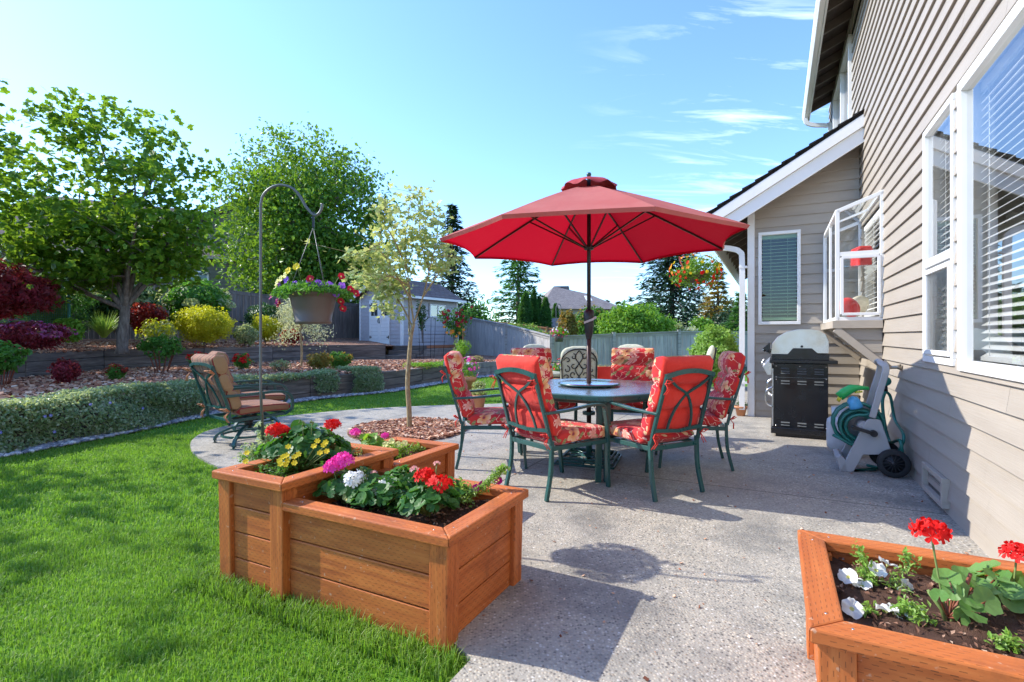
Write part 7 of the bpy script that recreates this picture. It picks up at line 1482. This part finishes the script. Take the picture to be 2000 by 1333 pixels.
# ground covers that hang over the lower wall
def cover(name, path, w0, w1, z0, z1, n, size, leaf, label, lump=.1):
    """foliage mat hugging the wall: follows path, from w0 (outside) to w1 (inside)"""
    pts = np.array(path); i = rng.integers(0, len(pts) - 1, n); u = rng.random(n)[:, None]; p = pts[i] * (1-u) + pts[i+1] * u; t = pts[i+1] - pts[i]; t = t / np.linalg.norm(t, axis=1, keepdims=True); nn = np.stack([t[:, 1], -t[:, 0]], 1)
    s = rng.random(n) * (abs(w0) + z1 - z0 + abs(w1)); ph = np.sin(p[:, 1] * 3.1) * .5 + np.sin(p[:, 1] * 7.3 + 1) * .3 + np.sin(p[:, 0] * 5) * .2
    face = s < (z1 - z0); zz = np.where(face, z0 + s * (1.0), z1 + .035 * ph); out = np.where(face, w0 * (.80 + .25 * ph + .25 * np.sin(zz * 9 + p[:, 1] * 4)) * np.sqrt(np.clip((z1 + .04 - zz) / .25 + .15, 0, 1)), w0 * .5 - (s - (z1 - z0)) * (abs(w1) + w0 * .5) / (abs(w0) + abs(w1)))
    P = np.concatenate([p + nn * out[:, None], zz[:, None]], 1) + rng.normal(size=(n, 3)) * .022; ou = np.concatenate([nn * face[:, None], (1 - face * .6)[:, None]], 1); lb = MB(); leaves(lb, P, size, .55, .4, .3, out=ou, outw=.9)
    o = lb.build(name, M['leaf_' + leaf]); o['kind'] = 'stuff'; return o, P
o, P = cover('vinca_ground_cover', LOW[0:5], .26, -.32, .02, .50, 30000, .042, 'vinca', '')
# dense backing so that the wall does not show through
sub = [(-5.02, 6.6), (-4.85, 7.8)]
o, P = cover('vinca_ground_cover', LOW[4:7], .06, -.45, .40, .47, 3600, .045, 'vinca', '')
o, P = cover('vinca_ground_cover', [(-3.85, 9.98), (-3.55, 10.28)], .16, -.5, .12, .47, 2600, .05, 'vinca', '')
o, P = cover('vinca_ground_cover', [(-3.35, 10.55), (-2.9, 11.1)], .16, -.5, .02, .50, 4200, .05, 'vinca', '')
o, P = cover('creeping_ground_cover', LOW[8:10], .05, -.6, .40, .46, 2600, .055, 'lime', '')
for i in range(16):
    u = rng.random(); j = rng.integers(0, 3); a = Vector(LOW[j]) * (1-u) + Vector(LOW[j+1]) * u
    fb = MB(); petunia(fb, (0, 0, 0), (1, -.4, .2), .016); f = fb.build('vinca_flower', [M['petal_violet'], M['petal_white']]); f.location = (a.x + .27, a.y, .15 + .3 * rng.random()); tag(f, 'tiny violet vinca flower in the trailing green cover of the low wall', 'flower', 'vinca flowers')
# rose on the shed, vine left of its window
def climber(px0, px1, pyt, pyb, Y, leaf, label, n, cols, nf, name='climbing_rose'):
    b = W((px0 + px1) / 2, pyb, Y); o = empty(name, tuple(b), 0, label, 'climbing plant'); w, h = sz(px1 - px0, pyb - pyt, Y); lb = MB(); sb = MB(); T = []
    for i in range(6): x = w * (rng.random() - .5) * .9; P = spline([(0, 0, -.4), (x * .3, -.05, h * .3), (x * .9, -.08, h * .6), (x, -.1, h * (.8 + .2 * rng.random()))], 5); sb.tube(P, .012, 5); T += P[4:]
    T = np.array([tuple(t) for t in T]); leaves(lb, T[rng.integers(0, len(T), n)] + rng.normal(size=(n, 3)) * np.array([w * .12, .08, h * .06]), .09, .6, .3, .3); sb.build('stem', M['bark'], o); lb.build('foliage', M['leaf_' + leaf], o)
    for i in range(nf): p = T[rng.integers(0, len(T))] + rng.normal(size=3) * np.array([w * .14, .03, h * .07]); fb = MB(); floret(fb, (p[0], p[1] - .12, p[2]), (0, -1, .3), .055); floret(fb, (p[0], p[1] - .14, p[2]), (.1, -1, .4), .035); fb.build('flower', M['petal_' + cols[0 if p[2] > h * .42 else 1]], o)
climber(862, 918, 600, 665, 18.6, 'mid', 'climbing rose with dark red and coral blooms on the shed downspout', 1100, ('crimson', 'orange'), 40)
climber(815, 835, 595, 650, 19.3, 'dark', 'dark green vine left of the shed window', 420, ('red', 'red'), 0, 'vine')
tl = empty('trellis', tuple(W(835, 690, 18.9)), SR, 'thin dark wire trellis against the shed side wall', 'trellis'); m1 = MB()
for x in (-.5, -.25, .2, .45, 1.1): m1.tube([(x * .8, 0, -.3), (x, 0, 1.3)], .009, 5)
for z in (.1, .4, .7, 1.0): m1.tube([(-.5, 0, z), (1.1, 0, z)], .007, 5)
m1.build('wire', M['iron'], tl)

# ---------------------------------------------------------------- beyond the fences
conifer('conifer_tree', tuple(B(884, 657, 34, 0)), 1.2 + .262 * 34, 2.6, 'conifer', 'dark spreading conifer just right of the young maple behind the shed', n_w=26, per=8, size=.34, droop=.2, needle=34, taper=.8, start=.1)
conifer('conifer_tree', tuple(B(1012, 657, 42, 0)), 1.2 + .190 * 42, 3.9, 'cedar_green', 'fresh green cedar with drooping tiers under the umbrella left edge', n_w=15, per=8, size=.42, droop=.08, needle=46, start=.14, taper=.75)
conifer('conifer_tree', tuple(B(1312, 657, 34, 0)), 1.2 + .235 * 34, 4.0, 'conifer_blue', 'big dark blue-green spruce right of the umbrella pole', n_w=22, per=11, size=.36, droop=.30, needle=44, start=.12, taper=.62, dens=1.15)
conifer('conifer_tree', tuple(B(1402, 657, 30, 0)), 1.2 + .150 * 30, 1.9, 'bronze', 'yellow-green slender conifer just left of the white downspout', n_w=18, per=8, size=.28, droop=.2, needle=34)
conifer('conifer_tree', tuple(B(1448, 657, 24, 0)), 1.2 + .09 * 24, 1.5, 'cedar_green', 'green conifer partly hidden by the white corner post', n_w=14, per=8, size=.25, needle=34)
conifer('conifer_tree', tuple(B(1186, 657, 75, 0)), 1.2 + .075 * 75, 2.2, 'conifer_blue', 'tiny far pointed conifer right of the grey shake roof', n_w=12, per=7, size=.5, needle=26)
conifer('conifer_tree', tuple(B(1208, 657, 62, 0)), 1.2 + .072 * 62, 1.9, 'conifer', 'tiny far pointed conifer just left of the big spruce', n_w=12, per=7, size=.5, needle=26)
def column(px0, px1, pyt, Y, label):
    w = (px1 - px0) / 1000 * Y; h = 1.2 + (657 - pyt) / 1000 * Y; x = ((px0 + px1) / 2 - 1000) / 1000 * Y; o = empty('columnar_cedar', (x, Y, 0), 0, label, 'conifer', 'columnar cedars beyond the far fence'); lb = MB(); n = 3200
    z = h * rng.random(n) ** .8; pr = lambda q: np.clip(np.minimum(1, (1 - q / h) * 3.2), 0, 1) ** .6; r = w / 2 * pr(z) * (.88 + .14 * rng.random(n)); a = rng.random(n) * 6.283; P = np.stack([r * np.cos(a), r * np.sin(a), z], 1); ou = np.stack([np.cos(a) * .6, np.sin(a) * .6, np.ones(n)], 1); core = MB()
    lb.lathe([(w * .36, 0), (w * .40, h * .5), (w * .34, h * .75), (w * .15, h * .93), (0, h * .97)], n=12, mi=1); leaves(lb, P, .24, .35, .2, -1.2, 0, out=ou, outw=1.0); lb.build('foliage', [M['leaf_cedar_green'], M['leaf_dark']], o); sb = MB(); sb.tube([(0, 0, 0), (0, 0, h * .5)], .05, 6); sb.build('trunk', M['bark'], o)
column(1012, 1040, 572, 31, 'leftmost and widest of the columnar cedars'); column(1036, 1050, 566, 32, 'slim columnar cedar, tallest of the row'); column(1046, 1060, 580, 33, 'slim columnar cedar third from the left'); column(1055, 1076, 582, 31, 'columnar cedar fourth from the left, wider again'); column(1078, 1092, 594, 34, 'shortest columnar cedar at the right end of the row')
def fshrub(px0, px1, pyt, pyb, Y, leaf, label, n, size, **kw):
    w, h = sz(px1 - px0, pyb - pyt, Y); return bush('garden_shrub' if 'name' not in kw else kw.pop('name'), (((px0 + px1) / 2 - 1000) / 1000 * Y, Y, EYE - (pyb - 657) / 1000 * Y), w, h, leaf, label, n=n, size=size, **kw)
fshrub(1162, 1312, 588, 700, 20.5, 'lime', 'broad bright green rounded tree behind the level fence', 7500, .13, k=46, cr=.30, aspect=.6)
fshrub(1086, 1130, 600, 690, 24, 'bronze', 'bronze-green shrub left of the umbrella pole behind the fence', 1800, .14)
fshrub(1118, 1196, 592, 690, 26, 'mid', 'reddish green bush behind the umbrella pole', 2400, .15, tips='leaf_bronze', tip_n=500)
fshrub(1300, 1345, 630, 690, 21, 'pale', 'tan flowering shrub behind the level fence', 900, .12)
fshrub(1330, 1372, 634, 690, 20.5, 'white_var', 'whitish flowering shrub behind the level fence', 900, .11)
fshrub(1342, 1400, 615, 690, 23, 'lime', 'light green shrub between whitish shrub and round bush', 1500, .13)
fshrub(1380, 1470, 600, 700, 27, 'conifer', 'dark mixed shrub right behind the round bush', 2000, .18)
fshrub(1238, 1262, 644, 690, 19.6, 'red_tip', 'small red tipped shrub peeking over the level fence', 300, .09)
fshrub(930, 1080, 626, 690, 24.5, 'light', 'strip of light green plants between the two fences', 1800, .12, depth=1.2)
bush('round_bush', (4.62, 11.6, 0), 1.22, 1.48, 'light', 'clipped round light green bush left of the white downspout', 'shrub', 5200, .07, .55, k=60, cr=.26)
for px0, px1, top, Y, leaf, lab in ((860, 960, 588, 46, 'mid', 'far leafy tree mass low behind the shed'), (560, 760, 470, 40, 'dark', 'far dark tree behind the large birch'), (760, 880, 560, 44, 'mid', 'far green tree behind the shed roof'), (-120, 160, 470, 34, 'dark', 'dark tree behind the left neighbour house'), (1150, 1320, 600, 70, 'dark', 'far low treeline clump right of the pole'), (1330, 1480, 590, 60, 'dark', 'far dark trees behind the slender conifer')):
    w = (px1 - px0) / 1000 * Y; h = EYE + (657 - top) / 1000 * Y; x = ((px0 + px1) / 2 - 1000) / 1000 * Y
    tree('broadleaf_tree', (x, Y, 0), h * .25, (0, 0, h * .6), (w / 2, w / 2.4, h * .4), .2, leaf, 5000, .34, lab, limbs=8, subs=6, spread=.6)
fshrub(470, 700, 560, 600, 26, 'dark', 'dark hedge top behind the left fence', 1500, .2, depth=2)
